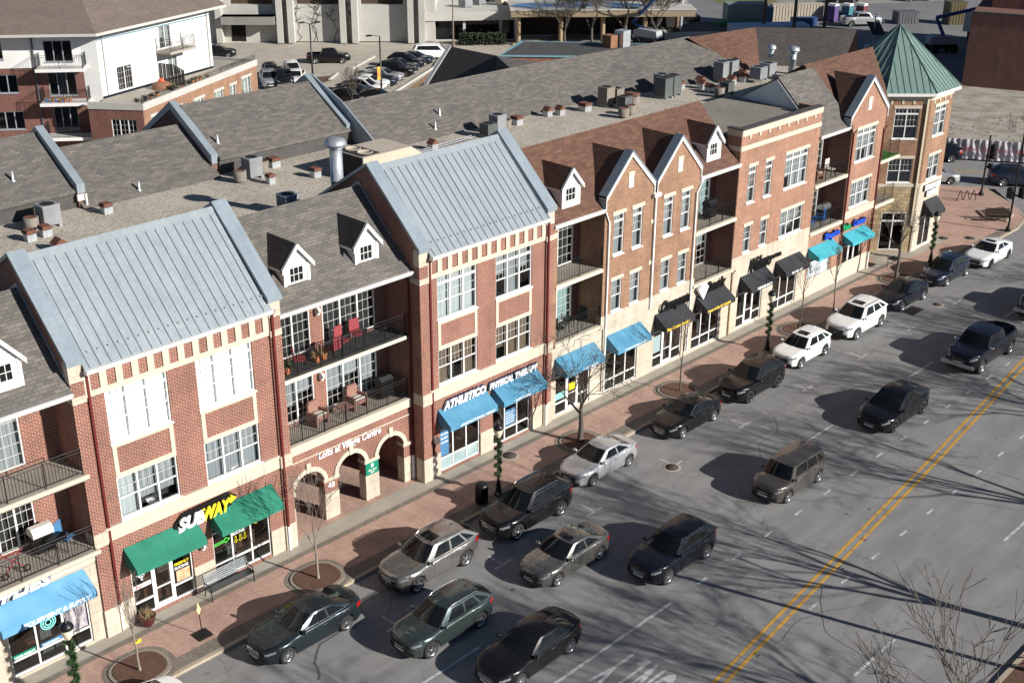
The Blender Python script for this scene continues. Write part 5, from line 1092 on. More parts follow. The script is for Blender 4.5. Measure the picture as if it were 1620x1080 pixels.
    tb, rb = wheel_meshes(r, .23, rim)
    if not detail: tb, rb = wheel_meshes(r, .22, '5')
    key = ('me', r, rim if detail else '5', (rimmat or ALLOY).name)
    for xw in (xf, xb):
        for sg in (1, -1):
            if key in WHEELS: me1, me2 = WHEELS[key]; o1 = bpy.data.objects.new('wheel', me1); o2 = bpy.data.objects.new('rim', me2); [COL.objects.link(q) for q in (o1, o2)]
            else:
                o1 = tb.build('wheel', RUBBER, None, local=True, uv=False); o2 = rb.build('rim', [rimmat or ALLOY, BPLAST], None, local=True, uv=False); WHEELS[key] = (o1.data, o2.data)
            o1.parent = root; o2.parent = o1; o1.location = (xw, sg*(hw-.125), r); 
            if sg > 0: o1.rotation_euler = (0, 0, math.pi)
    return root
P_ = lambda n, c, m=.35, r=.28: paint(n, c, m, r)
BLK = P_('black', (.008, .008, .009), .0, .22); BLK2 = P_('navy_black', (.010, .012, .020), .2, .22); WHT = P_('white', (.78, .78, .76), 0, .25); SIL = P_('silver', (.55, .56, .57), .6, .28)
GRN = P_('grey_green', (.075, .098, .098), .7, .26); GRY = P_('warm_grey', (.19, .183, .172), .75, .26); BRZ = P_('satin_grey', (.32, .31, .295), .8, .25); TEAL = P_('dark_slate', (.025, .035, .042), .5, .25); TAUPE = P_('taupe', (.125, .112, .098), .6, .3); BLU = P_('dark_blue', (.02, .028, .05), .5, .25)
G1 = None; PI = math.pi
def wc(front_x, wheel_y, kind):      # centre of a car from its front axle and the outer face of its near wheels
    S = SPEC[kind]; return front_x+(S['L']/2-S['fa']), wheel_y+S['W']/2-.02
def pcar(kind, fx, wy, col, label, **k):
    x, y = wc(fx, wy, kind); return car(kind, x, y, PI+k.pop('rot', 0), col, label, **k)
GP = 'cars parked along the kerb'; GT = 'vehicles driving down the street'
pcar('sedan', 20.98, -6.22, TEAL, 'dark slate saloon parked nearest the camera, behind the white car', group=GP, trim=CHROME, rim='10', rimmat=ALLOY)
pcar('suv', 27.32, -6.34, BRZ, 'brownish silver crossover with black sunroof parked at the kerb by the arches', face='big', group=GP, rim='y', sunroof=True, rails=CHROME, rimmat=ALLOY)
pcar('suv', 32.98, -6.5, BLK, 'black crossover with bright roof rails parked beside the garlanded lamp post and bin', face='big', group=GP, trim=CHROME, rim='y', rails=CHROME, scale=1.03)
pcar('compact', 38.66, -5.85, SIL, 'silver saloon parked in front of the branching street tree', group=GP, rim='7')
pcar('compact', 45.35, -6.0, BLK, 'black saloon parked between the silver saloon and the black off-road style wagon', group=GP, trim=CHROME, rim='10')
pcar('suv', 51.0, -6.15, BLK, 'black off-road style wagon with dark wheels parked in front of the white hatchback', group=GP, rim='5', rimmat=ALLOY_D, rails=BPLAST)
pcar('suv', 56.55, -5.78, WHT, 'smaller white crossover hatchback with a sunroof, the nearer of the two white kerbside crossovers', group=GP, sunroof=True, rim='5', scale=.93)
pcar('suv', 62.5, -5.85, WHT, 'larger white luxury crossover with black grille parked by the turquoise awnings', face='big', group=GP, sunroof=True, rim='10', rails=CHROME, scale=1.04)
pcar('sedan', 68.35, -5.65, BLK2, 'dark navy saloon parked beside the leaning bare tree', group=GP, trim=CHROME, rim='10')
pcar('wagon', 74.4, -5.6, BLU, 'dark blue hatchback wagon parked below the corner tower', group=GP, rim='5')
pcar('sedan', 79.7, -6.15, WHT, 'white saloon with dark sunroof, farthest car at the kerb', group=GP, sunroof=True, rim='5', rimmat=ALLOY_D)
car('compact', 14.9, -5.35, PI, WHT, 'white car at the bottom left corner, only its roof in view', group=GP, detail=True)
pcar('suv', 24.85, -9.82, GRN, 'grey green off-road estate with silver roof rails in the nearest lane', name='car', group=GT, rails=ALLOY, rim='5', scale=.95, trim=None)
pcar('compact', 31.6, -10.05, GRY, 'brownish grey saloon with sunroof in the middle of the near lane', name='car', group=GT, sunroof=True, rim='5')
pcar('sedan', 25.95, -13.32, BLK, 'black saloon at the bottom edge with a bright window surround', name='car', group=GT, trim=CHROME, rim='10', rot=R(1.5))
pcar('suv', 34.83, -13.2, BLK2, 'black hatchback crossover waiting beside the solid white lane line', name='car', group=GT, rim='7', trim=CHROME, scale=.98)
pcar('boxy', 43.75, -13.15, TAUPE, 'boxy brown grey hatchback in the middle of the road', name='car', group=GT, rim='5')
pcar('crossx', 53.4, -13.25, BLK, 'sleek black electric crossover with dark wheels in the far part of the road', name='car', group=GT, rim='5', rimmat=ALLOY_D)
pcar('pickup', 63.15, -13.24, BLK2, 'black pickup truck with chrome bumper and open bed', name='pickup_truck', cat='pickup truck', group=GT, rim='5', rimmat=ALLOY)
pcar('pickup', 73.3, -12.9, BLU, 'dark blue pickup at the right edge behind the black pickup', name='pickup_truck', cat='pickup truck', group=GT, rim='5')
# cross-street traffic
ac = math.atan2(CD.y, CD.x)
car('suv', 102.6, 9.6, ac+PI, BLK2, 'black estate parked on the side street in front of the white banner', detail=True, rim='y', group='vehicles on the side street'); car('suv', 100.3, 1.2, ac, BLU, 'blue grey estate on the side street by the traffic signal', detail=True, rim='5', rails=BPLAST, group='vehicles on the side street')
car('compact', 96.2, 6.6, ac, SIL, 'silver car on the side street, nose just past the tower', detail=False, group='vehicles on the side street')
# ================= trees
def branch(b, p, d, L, r, lev, rg, spread=.55, up=.18, minr=.006, kids=(2, 2), side=.5, wob=.11):
    n = 3 if lev > 0 else 2; q = Vector(p); dd = Vector(d)
    for i in range(n):
        nd = (dd+Vector((rg.uniform(-1, 1), rg.uniform(-1, 1), rg.uniform(-.7, .9)))*wob+Vector((0, 0, up*.2))).normalized(); r1 = max(minr, r*(1-.42*i/n)); r2 = max(minr, r*(1-.42*(i+1)/n))
        q2 = q+nd*L/n; b.tube(tuple(q), tuple(q2), r1, r2, 5 if r > .03 else 3, cap=False); q = q2; dd = nd
        if lev > 0:
            for _ in range((1 if rg.random() < side else 0) if i < n-1 else rg.randint(*kids)):
                a = rg.uniform(0, 2*PI); o = dd.orthogonal().normalized(); o2 = dd.cross(o); s_ = spread*rg.uniform(.5, 1.2)
                cd_ = (dd*math.cos(s_)+(o*math.cos(a)+o2*math.sin(a))*math.sin(s_)+Vector((0, 0, up*.6))).normalized(); branch(b, tuple(q), tuple(cd_), L*rg.uniform(.6, .85), r2*rg.uniform(.55, .8), lev-1, rg, spread, up, minr, kids, side, wob)
def tree(x, y, h, tr, label, seed, lev=4, trunk=.38, lean=(0, 0), mat=BARK, name='bare_tree', group='bare street trees', spread=.6, up=.2, minr=.006, kids=(2, 3), z=0, L0=None, cat='tree', side=.5, fat=.7):
    rg = random.Random(seed); t = thing(name, (x, y, z), label, cat, group); b = MB(); n = 5; p = Vector((x, y, z)); H = h*trunk; pts = [p]
    for i in range(n): p = p+Vector((lean[0]*H/n+rg.uniform(-.02, .02)*H, lean[1]*H/n+rg.uniform(-.02, .02)*H, H/n)); pts.append(p)
    rr = [tr*(1.25 if i == 0 else 1)*(1-.4*i/n) for i in range(n+1)]
    for i in range(n): b.tube(tuple(pts[i]), tuple(pts[i+1]), rr[i], rr[i+1], 8, cap=False)
    b.build('trunk', mat, t, uv=False); c = MB(); L = L0 or (h-H)*.36
    k = rg.randint(*kids)+1
    for i in range(k+1):
        a = 2*PI*i/k+rg.uniform(-.4, .4); s_ = spread*rg.uniform(.7, 1.1) if i < k else .1; d = Vector((math.cos(a)*math.sin(s_)+lean[0]*.5, math.sin(a)*math.sin(s_)+lean[1]*.5, math.cos(s_))); branch(c, tuple(pts[-1] if i != 1 else pts[-2]), tuple(d.normalized()), L, rr[-1]*fat, lev, rg, spread, up, minr, (2, 2), side)
    c.build('crown', mat, t, uv=False); return t
CONC_RING = mottled('weathered_ring_concrete', (.30, .26, .21), (.24, .205, .165), 2, .9, 25)
def pit(x, y, rx, ry, label, z=.0):
    t = thing('tree_pit', (x, y, z), label, 'tree pit', 'tree pits in the pavement')
    def el(rx, ry, k=28): return [(x+rx*math.copysign(abs(math.cos(a))**.8, math.cos(a)), y+ry*math.copysign(abs(math.sin(a))**.8, math.sin(a))) for a in [2*PI*i/k for i in range(k)]]
    for nm, g_, zz, m in (('paver_ring', .36, .008, PAVER_D), ('concrete_ring', .14, .05, CONC_RING), ('mulch', 0., .075, MULCH)):
        b = MB(); b.prism(el(rx+g_, ry+g_), 2, z-.05, z+zz); b.build(nm, m, t)
pit(16.95, -2.6, .95, .85, 'oval mulch bed of the thin sapling by the corner of the blue awning'); pit(25.1, -2.6, .95, .85, 'oval mulch bed of the bare tree beside the arches'); pit(49.5, -2.5, .9, .85, 'oval mulch bed of the slim tree by the jewellery shop'); pit(41.5, -2.6, .9, .85, 'mulch bed at the foot of the branching tree behind the silver saloon'); pit(61.3, -2.6, 1.0, .85, 'oval mulch bed behind the smaller white crossover'); pit(73.3, -2.6, 1.0, .85, 'mulch bed at the foot of the leaning tree')
tree(16.88, -2.72, 4.3, .05, 'thin sapling with pale trunk and a yellow tag, beside the supply shop awning', 3, 3, .42, mat=BARK_P, minr=.005, spread=.35, up=.35)
tree(25.05, -2.72, 5.4, .06, 'slender bare tree standing in front of the first arch', 5, 4, .34, mat=BARK_P, spread=.55, up=.15, side=.3)
tree(41.42, -2.62, 5.9, .15, 'thick-trunked bare tree spreading in front of the blue awnings', 11, 4, .33, spread=.8, up=.05, minr=.009, side=.6)
tree(49.5, -2.7, 5.0, .05, 'thin bare tree in front of the left black awning', 13, 3, .45, spread=.35, up=.3)
tree(61.35, -2.65, 4.9, .045, 'thin bare sapling in front of the right charcoal awning', 17, 3, .5, spread=.4, up=.2)
tree(65.4, -2.55, 4.6, .04, 'thin bare sapling leaning over the pavement by the turquoise awnings', 19, 3, .5, spread=.4, up=.2)
tree(73.25, -2.6, 5.3, .13, 'leaning dark tree with a dense twiggy crown before the corner tower', 23, 4, .45, lean=(.12, .1), spread=.75, up=.1, minr=.009)
b = MB(); b.lathe([(.075, 0), (.075, .08)], 8, (16.88, -2.72, 1.3)); b.box(16.9, 17.05, -2.8, -2.77, 1.3, 1.42); b.build('tree_tag', C_YEL, None, loc=(16.88, -2.72, 1.3), label='yellow tag tied round the thin sapling trunk', cat='tag')
# big trees on the opposite pavement, their crowns and shadows reach over the road
for i, (x, y, h, tr, sd, sp) in enumerate(((36.2, -31.2, 10.5, .17, 31, .55), (44.3, -30.6, 13, .26, 37, .62), (54.9, -30.6, 13, .26, 41, .62), (65.5, -30.5, 13, .24, 43, .62), (76.0, -30.5, 12.5, .24, 47, .6), (24.0, -31.0, 12, .22, 53, .6), (87.0, -30.0, 12, .22, 59, .6), (37.5, -36.0, 14, .24, 67, .6))):
    tree(x, y, h, tr, 'large bare tree at the lower right corner, its twigs reaching over the road' if i == 0 else 'large bare tree across the street, out of view but casting branch shadows', sd, 5, .3, (.0, .04), spread=sp, up=.10, minr=.007 if i == 0 else .012, group='large trees on the opposite verge', L0=h*.225, side=.2 if i == 0 else .5, fat=.72)
# ================= street furniture
def lamp_post(x, y, label, garland=True):
    t = thing('street_lamp', (x, y, 0), label, 'street lamp', 'black lamp posts with garlands'); b = MB(); c = (x, y, 0)
    b.lathe([(.19, 0), (.19, .12), (.14, .2), (.12, .55), (.09, .65), (.055, .9), (.048, 2.9), (.08, 2.95), (.05, 3.0)], 12, c); b.build('post', BLACK, t, uv=False)
    g = MB(); g.lathe([(.09, 3.0), (.17, 3.15), (.21, 3.35), (.2, 3.45)], 14, c); g.build('globe', C_CREAM, t, uv=False)
    h = MB(); h.lathe([(.24, 3.43), (.25, 3.5), (.2, 3.6), (.1, 3.68), (.05, 3.72), (.03, 3.84), (0, 3.86)], 14, c); h.build('cap', BLACK, t, uv=False)
    if garland:
        q = MB(); rg = random.Random(int(x))
        for i in range(2600):
            s = i/2600; z = .95+s*1.95; a = s*2*PI*4.5; w_ = .09; cx, cy = x+math.cos(a)*w_, y+math.sin(a)*w_; v = Vector((rg.gauss(0, 1), rg.gauss(0, 1), rg.gauss(0, .8))).normalized(); p = Vector((cx, cy, z)); o = v.orthogonal().normalized()*.018; e_ = p+v*rg.uniform(.08, .21); q.add([tuple(p-o), tuple(p+o), tuple(e_)], [(0, 1, 2)])
        q.build('garland', LEAF, t, uv=False)
    return t
lamp_post(14.35, -3.0, 'garlanded lamp post at the left in front of the supply shop'); lamp_post(35.0, -3.25, 'garlanded lamp post beside the black litter bin'); lamp_post(57.5, -2.9, 'garlanded lamp post in front of the hair salon'); lamp_post(77.8, -2.7, 'garlanded lamp post near the corner tower')
t = thing('litter_bin', (33.98, -3.2, 0), 'black slatted litter bin with domed lid beside the lamp post', 'litter bin'); b = MB(); c = (33.98, -3.2, 0)
for i in range(20): a = 2*PI*i/20; b.box(c[0]+.27*math.cos(a)-.02, c[0]+.27*math.cos(a)+.02, c[1]+.27*math.sin(a)-.02, c[1]+.27*math.sin(a)+.02, .05, .88)
b.lathe([(.25, .04), (.25, .86)], 16, c); b.build('body', BLACK, t); b = MB(); b.lathe([(.31, .88), (.31, .95), (.22, 1.03), (.1, 1.05), (0, 1.05)], 16, c); b.build('lid', BLACK, t, uv=False)
def bench(x, y, L, rz, label, mat=None):
    t = thing('park_bench', (x, y, 0), label, 'bench', None, rz); m = mat or BLACK
    b = MB(); [b.box(-L/2, L/2, -.42+.09*i, -.35+.09*i, .43, .46) for i in range(5)]; b.build('seat', m, t, local=True)
    b = MB(); [b.box(-L/2, L/2, .03+.03*i, .05+.03*i, .52+.075*i, .575+.075*i) for i in range(6)]; b.build('backrest', GALV if mat is None else m, t, local=True)
    for s in (-1, 1):
        b = MB(); X = s*(L/2-.05); b.tube((X, -.42, 0), (X, -.36, .66), .022, n=6); b.tube((X, -.36, .66), (X, .05, .66), .022, n=6); b.tube((X, .12, 0), (X, .03, .45), .022, n=6); b.tube((X, .03, .45), (X, .2, 1.0), .022, n=6); b.build('leg', BLACK, t, local=True)
bench(22.15, -.55, 2.1, 0, 'long metal bench with slatted back against the shopfront between the green awnings'); bench(89.9, -1.9, 1.8, R(-50), 'dark bench near the street corner by the signal mast', BLACK)
t = thing('sandwich_board', (19.68, -2.5, 0), 'black base plate with a thin pole and small yellow flag on the pavement', 'flag stand'); b = MB(); b.box(19.38, 19.98, -2.78, -2.22, .008, .05); b.build('base', BLACK, t); b = MB(); b.tube((19.68, -2.5, .05), (19.64, -2.5, 1.0), .02, n=6); b.build('pole', BLACK, t); b = MB(); b.prism([(19.64, .95), (19.72, 1.2), (19.62, 1.55), (19.55, 1.2)], 1, -2.51, -2.49); b.build('flag', mottled('pale_yellow', (.72, .66, .25), (.80, .74, .35)), t)
t = thing('planter_pot', (18.55, -.45, 0), 'dark red round planter with dried plants beside the shop door', 'plant pot'); b = MB(); b.lathe([(.18, 0), (.28, .15), (.33, .42), (.36, .46), (.32, .47), (.3, .4), (0, .38)], 18, (18.55, -.45, 0)); b.build('pot', flat('maroon_glaze', (.09, .02, .02), .3), t, uv=False)
b = MB(); rg = random.Random(2)
for i in range(120): a = rg.uniform(0, 6.3); rr = rg.uniform(0, .26); p = Vector((18.55+math.cos(a)*rr, -.45+math.sin(a)*rr, .38)); b.tube(tuple(p), tuple(p+Vector((rg.uniform(-.15, .15), rg.uniform(-.15, .15), rg.uniform(.08, .4)))), .008, .003, 3, cap=False)
b.build('dried_plants', DRY, t, uv=False)
def signal(x, y, h, label, arms=None):
    t = thing('traffic_signal', (x, y, 0), label, 'traffic signal'); b = MB(); b.lathe([(.22, 0), (.22, .1), (.12, .35), (.075, .5), (.07, h)], 10, (x, y, 0)); b.build('pole', BLACK, t, uv=False)
    for (dx, dy, z, n) in arms:
        b = MB(); b.box(x+dx-.18, x+dx+.18, y+dy-.16, y+dy+.16, z, z+.38*n); b.box(min(x, x+dx), max(x, x+dx)+.02, min(y, y+dy), max(y, y+dy)+.02, z+.1, z+.16)
        for k in range(n): b.tube((x+dx-.15, y+dy-.18, z+.19+.38*k), (x+dx-.38, y+dy-.3, z+.16+.38*k), .13, .14, 10, cap=False)
        b.build('signal_head', BLACK, t, uv=False)
signal(95.4, 1.9, 4.9, 'traffic signal on a slim black pole at the far street corner', [(.3, -.25, 3.0, 3), (.3, -.25, 2.2, 1)])
signal(88.2, -3.55, 9.5, 'tall black signal mast cut by the right edge', [(-.35, .2, 2.6, 2), (.3, -.4, 2.6, 2), (.3, -.4, 5.6, 3)])
t = thing('bike_rack', (93.2, 2.2, 0), 'black wave-shaped bicycle rack on the brick corner', 'bike rack'); b = MB(); P = []
for i in range(61): s = i/60; P.append((92.4+1.8*s*.75, 2.55-1.0*s, .12+.72*(.5-.5*math.cos(s*2*PI*3.0+0))))
P = [(P[0][0], P[0][1], 0)]+P+[(P[-1][0], P[-1][1], 0)]
for p, q in zip(P, P[1:]): b.tube(p, q, .032, n=6)
b.build('hoop', BLACK, t, uv=False)
t = thing('planting_bed', (91, -1.2, 0), 'kerbed mulch bed at the right edge beside the bench', 'planting bed'); b = MB(); b.prism([(90.2, -2.6), (92.3, -2.2), (93.6, -.9), (91.2, .2), (89.9, -1.0)], 2, 0, .12); b.build('kerb', KERB, t); b = MB(); b.prism([(90.35, -2.4), (92.2, -2.0), (93.3, -.9), (91.2, 0), (90.1, -1.0)], 2, .1, .14); b.build('mulch', MULCH, t)
t = thing('flat_cart', (75.0, -1.5, 0), 'small dark cafe table on the pavement by the tower', 'table'); b = MB(); b.box(74.6, 75.4, -1.7, -1.1, .7, .74); b.build('table_top', BLACK, t); 
for x in (74.65, 75.35):
    for y in (-1.65, -1.15): b = MB(); b.tube((x, y, 0), (x, y, .7), .02, n=4); b.build('leg', BLACK, t)
# ================= balcony furniture
def chair(kind, x, y, z, rz, m, label, m2=None, group=None):
    t = thing('patio_chair', (x, y, z), label, 'chair', group, rz); w_ = .3
    if kind == 'arm':
        b = MB(); b.box(-w_, w_, -.3, .28, .22, .42); b.build('seat', m, t, local=True); b = MB(); b.prism([(-.30, .4), (.30, .4), (.33, .85), (.25, 1.0), (-.25, 1.0), (-.33, .85)], 1, .22, .34); b.build('backrest', m, t, local=True)
        for s in (-1, 1): b = MB(); b.box(s*w_, s*(w_+.1), -.32, .3, .0, .62); b.build('armrest', m, t, local=True)
        b = MB(); b.box(-w_+.02, w_-.02, -.28, .2, .42, .5); b.build('cushion', m2, t, local=True)
    else:
        b = MB(); b.box(-.26, .26, -.28, .24, .40, .44); b.build('seat', m, t, local=True); b = MB(); b.prism([(-.26, .44), (.26, .44), (.24, 1.02), (-.24, 1.02)], 1, .22, .26); b.build('backrest', m, t, local=True)
        for sx in (-1, 1):
            for sy in (-.26, .24): b = MB(); b.tube((sx*.24, sy, 0), (sx*.25, sy, .62 if kind == 'sling' else .4), .018, n=5); b.build('leg', BLACK if kind != 'adi' else m, t, local=True)
        if kind == 'adi':
            for s in (-1, 1): b = MB(); b.box(s*.26, s*.38, -.38, .25, .56, .6); b.build('armrest', m, t, local=True)
    return t
def table(x, y, z, rx, h, m, label, round_=True):
    t = thing('side_table', (x, y, z), label, 'table'); b = MB()
    if round_: b.lathe([(0, h), (rx, h), (rx, h-.03), (0, h-.03)], 16, (x, y, z))
    else: b.box(x-rx, x+rx, y-rx, y+rx, z+h-.04, z+h)
    b.build('table_top', m, t, uv=False); b = MB(); 
    for a in (-1, 1):
        for c in (-1, 1): b = MB(); b.tube((x+a*rx*.7, y+c*rx*.7, z), (x-a*rx*.3, y-c*rx*.3, z+h-.03), .014, n=4); b.build('leg', BLACK, t, uv=False)
def grill(x, y, z, label, m=BLACK, lid=BLACK):
    t = thing('barbecue_grill', (x, y, z), label, 'barbecue'); b = MB(); b.box(x-.35, x+.35, y-.25, y+.25, z+.1, z+.75); b.build('cabinet', m, t); b = MB(); b.prism([(y-.27, z+.78), (y+.27, z+.78), (y+.27, z+.95), (y+.12, z+1.12), (y-.12, z+1.12), (y-.27, z+.95)], 0, x-.4, x+.4); b.build('lid', lid, t)
chair('sling', 30.2, 1.55, 7.37, R(8), C_CHAIR_R, 'left red sling chair at the back of the upper arcade balcony'); chair('sling', 31.15, 1.7, 7.37, R(-8), C_CHAIR_R, 'right red sling chair at the back of the upper arcade balcony')
chair('sling', 27.7, 1.3, 7.37, R(60), C_CHAIR_R, 'red sling chair facing sideways at the left end of the upper arcade balcony'); chair('sling', 29.4, 1.15, 7.37, R(190), C_CHAIR_R, 'red sling chair near the railing of the upper arcade balcony')
table(32.2, 1.25, 7.37, .3, .55, BLACK, 'small round black table on the upper arcade balcony')
chair('arm', 28.75, 1.7, 4.22, R(10), C_WICK, 'left pinkish wicker armchair on the lower arcade balcony', C_CUSH); chair('arm', 30.95, 1.75, 4.22, R(5), C_WICK, 'right pinkish wicker armchair on the lower arcade balcony', C_CUSH)
table(30.0, 1.4, 4.22, .32, .5, C_WICK, 'square wicker table between the two wicker armchairs', False); grill(32.5, 1.6, 4.2, 'covered dark barbecue at the right end of the lower arcade balcony')
for i, (x, y) in enumerate(((28.6, 1.25), (29.0, 1.3), (27.0, 1.2))):
    t = thing('potted_plant', (x, y, 7.37), ('dried plant in a pot left of the brick pier on the upper balcony', 'dried plant in a pot in front of the brick pier on the upper balcony', 'leafy potted plant by the left door of the upper balcony')[i], 'potted plant'); b = MB(); b.lathe([(.13, 0), (.17, .3), (0, .28)], 10, (x, y, 7.37)); b.build('pot', C_TERRA, t, uv=False); b = MB()
    for k in range(160): v = Vector((rng.gauss(0, 1), rng.gauss(0, 1), abs(rng.gauss(.4, 1)))).normalized(); p = Vector((x, y, 7.67)); e_ = p+v*rng.uniform(.15, .42); o = v.orthogonal()*.02; b.add([tuple(p+v*.05-o), tuple(p+v*.1+o), tuple(e_)], [(0, 1, 2)])
    b.build('foliage', DRY if i < 2 else LEAF, t, uv=False)
table(15.9, .4, 4.14, .4, .7, BLACK, 'dark table on the lower left balcony'); chair('sling', 16.3, .6, 4.14, R(30), C_BLU2, 'blue folding chair in the corner of the lower left balcony'); grill(15.6, .9, 4.14, 'barbecue with a tan cover on the lower left balcony', lid=C_CUSH)
t = thing('stroller', (14.2, .3, 4.14), 'folded pushchair with pink frame on the lower left balcony', 'pushchair'); b = MB(); b.tube((13.8, .1, 4.3), (14.7, .5, 4.9), .03, n=5); b.tube((14.6, .1, 4.3), (13.9, .5, 4.95), .03, n=5); b.build('frame', C_CHAIR_R, t, uv=False)
for x in (13.8, 14.6): b = MB(); b.lathe([(.14, -.02), (.14, .02), (.1, .02), (.1, -.02)], 14, (x, .1, 4.29), ax=1); b.build('wheel', BLACK, t, uv=False)
table(44.0, .6, 4.28, .35, .68, BLACK, 'round black table on the lower balcony left of the twin gables'); chair('sling', 43.2, .6, 4.28, R(80), BLACK, 'left black chair at the round table on the lower balcony'); chair('sling', 44.9, .6, 4.28, R(-80), BLACK, 'right black chair at the round table on the lower balcony')
grill(56.2, .9, 7.42, 'black barbecue on the upper balcony right of the twin gables'); chair('adi', 66.9, .7, 4.38, R(20), C_ADI, 'bright blue slatted armchair on the balcony above the turquoise awnings'); chair('adi', 67.9, .5, 4.38, R(200), C_ADI, 'second bright blue armchair nearer the railing above the turquoise awnings'); grill(68.8, .8, 4.38, 'silver lidded barbecue on the balcony with the blue armchairs', lid=ALLOY)
chair('arm', 67.2, .7, 7.46, 0, C_WOOD, 'brown armchair on the upper balcony beside the single gable', C_CUSH); chair('sling', 68.6, .6, 7.46, 0, C_CUSH, 'pale chair on the upper balcony beside the single gable')
for k, z in enumerate((4.38,)): chair('sling', 75.0, .8, z, R(40), C_OR, 'orange chair on the lower wedge balcony next to the tower'); chair('sling', 74.5, .9, z, R(-20), C_OR, 'second orange chair on the lower wedge balcony next to the tower, at the left')
# ================= roof equipment
def condenser(x, y, s, h, m, label, z=10.7, group='air conditioners on the gravel roof', rz=0):
    t = thing('air_conditioner', (x, y, z), label, 'air conditioner', group); z += .12; b = MB(); b.box(x-s/2, x+s/2, y-s/2, y+s/2, z, z+h-.05); b.build('casing', m, t)
    b = MB(); b.box(x-s/2-.02, x+s/2+.02, y-s/2-.02, y+s/2+.02, z+h-.05, z+h); b.build('top_panel', GALV if m is AC_GREY else m, t); b = MB(); b.lathe([(s*.40, h+.005), (0, h+.005)], 20, (x, y, z)); b.build('fan_opening', DARK, t); b = MB()
    for rr in (.16, .28, .4): b.lathe([(s*rr, h+.03), (s*rr-.012, h+.03)], 20, (x, y, z))
    [b.tube((x, y, z+h+.03), (x+math.cos(a)*s*.4, y+math.sin(a)*s*.4, z+h+.03), .008, n=3) for a in [PI*k/4 for k in range(8)]]; b.build('fan_guard', BLACK, t, uv=False)
    for sx in (-1, 1): b = MB(); b.box(x+sx*s*.35-.05, x+sx*s*.35+.05, y-s/2-.1, y+s/2+.1, z-.12, z-.0); b.build('foot_rail', GALV, t)
def rustvent(x, y, label, s=.5, z=10.7, flat_=True):
    t = thing('roof_vent', (x, y, z), label, 'roof vent', 'rusty capped vents on the gravel roof'); b = MB(); b.box(x-s*.45, x+s*.45, y-s*.45, y+s*.45, z, z+.33); b.build('curb', GALV, t); b = MB()
    b.prism([(x-s*.55, z+.38), (x+s*.55, z+.38), (x+s*.42, z+.52), (x-s*.42, z+.52)] if flat_ else [(x-s*.6, z+.35), (x, z+.62), (x+s*.6, z+.35)], 1, y-s*.52, y+s*.52); b.build('rusty_cap', RUST, t)
def drum(x, y, label, z=10.7, m=AC_TAUPE):
    t = thing('fan_housing', (x, y, z), label, 'roof fan', 'rusty round fans on the gravel roof'); b = MB(); b.lathe([(.34, .1), (.36, .62), (.3, .64)], 16, (x, y, z)); b.build('drum', m, t); b = MB(); b.lathe([(.3, .62), (0, .6)], 16, (x, y, z)); b.build('rusty_top', RUST, t, uv=False)
def pipe(x, y, z, h=.45, r=.07, lab='', g='small white vent pipes on the shingled rear roofs'):
    t = thing('vent_pipe', (x, y, z-.15), lab, 'vent pipe', g); b = MB(); b.lathe([(r, 0), (r, h+.15), (r*.8, h+.15), (r*.8, h)], 10, (x, y, z-.15)); b.build('pipe', GALV, t, uv=False); b = MB(); b.lathe([(r*2, .1), (r*1.2, .2)], 10, (x, y, z-.15)); b.build('collar', GALV, t, uv=False)
def roofz_rear(x, y): 
    if x < 27.3 or 35.2 < x < 44.4: return 11.6+.655*(y-18.1)
    if x < 35.2: return 10.8+.62*(y-17.7)
    return 10.7+.64*(y-15.6)
condenser(24.85, 16.6, .85, .95, AC_GREY, 'grey air conditioner at the far left of the gravel roof, against the dark wall'); drum(23.95, 16.55, 'rusty round fan left of the far left air conditioner')
rustvent(23.2, 15.2, 'left one of the two rusty vents below the far left air conditioner'); rustvent(24.0, 15.3, 'right one of the two rusty vents below the far left air conditioner'); rustvent(27.7, 16.4, 'single rusty vent on the gravel beside the foot of the middle shingled roof'); rustvent(23.5, 13.0, 'dark red pyramid vent just behind the nearest metal ridge', .55, flat_=False)
condenser(36.3, 16.5, .8, 1.0, AC_GREY, 'grey air conditioner between two rusty round fans on the left half of the roof'); drum(35.3, 16.2, 'rusty round fan left of the grey air conditioner'); drum(37.2, 16.9, 'rusty round fan right of the grey air conditioner'); rustvent(36.3, 14.9, 'low grey vent box in front of the left rooftop group', .4); rustvent(38.3, 17.4, 'low rusty hatch behind the left rooftop group', .6); rustvent(38.7, 14.2, 'rusty vent in the shadow of the tall steel flue', .5)
condenser(34.0, 10.2, .8, .85, AC_GREY, 'grey air conditioner half hidden behind the ridge of the arcade building'); rustvent(46.9, 13.9, 'rusty vent behind the second metal roof', .5, flat_=False)
condenser(52.3, 14.0, .75, 1.0, AC_GREY, 'tall grey air conditioner just behind the peak of the second metal roof'); condenser(51.2, 13.7, .75, .7, AC_DARK, 'low dark air conditioner left of the tall grey one'); drum(53.1, 14.1, 'rusty round fan right of the tall grey air conditioner'); rustvent(54.6, 14.6, 'orange rusty capped vent beside the round fan', .6)
rustvent(57.5, 14.7, 'left one of the pair of hooded vents in mid roof', .5, flat_=False); rustvent(58.35, 14.4, 'right one of the pair of hooded vents in mid roof', .5, flat_=False); rustvent(60.3, 14.0, 'low rusty hatch between the hooded vents and the taupe units', .7)
condenser(62.3, 13.9, .8, 1.15, AC_TAUPE, 'taller taupe air conditioner of the mid roof group'); condenser(63.2, 13.8, .75, .95, AC_TAUPE, 'shorter taupe air conditioner of the mid roof group'); condenser(62.6, 12.6, .7, .7, AC_DARK, 'small black air conditioner in front of the taupe pair'); drum(63.5, 12.6, 'rusty round fan beside the small black air conditioner'); rustvent(64.7, 13.7, 'red hatch behind the taupe pair', .8)
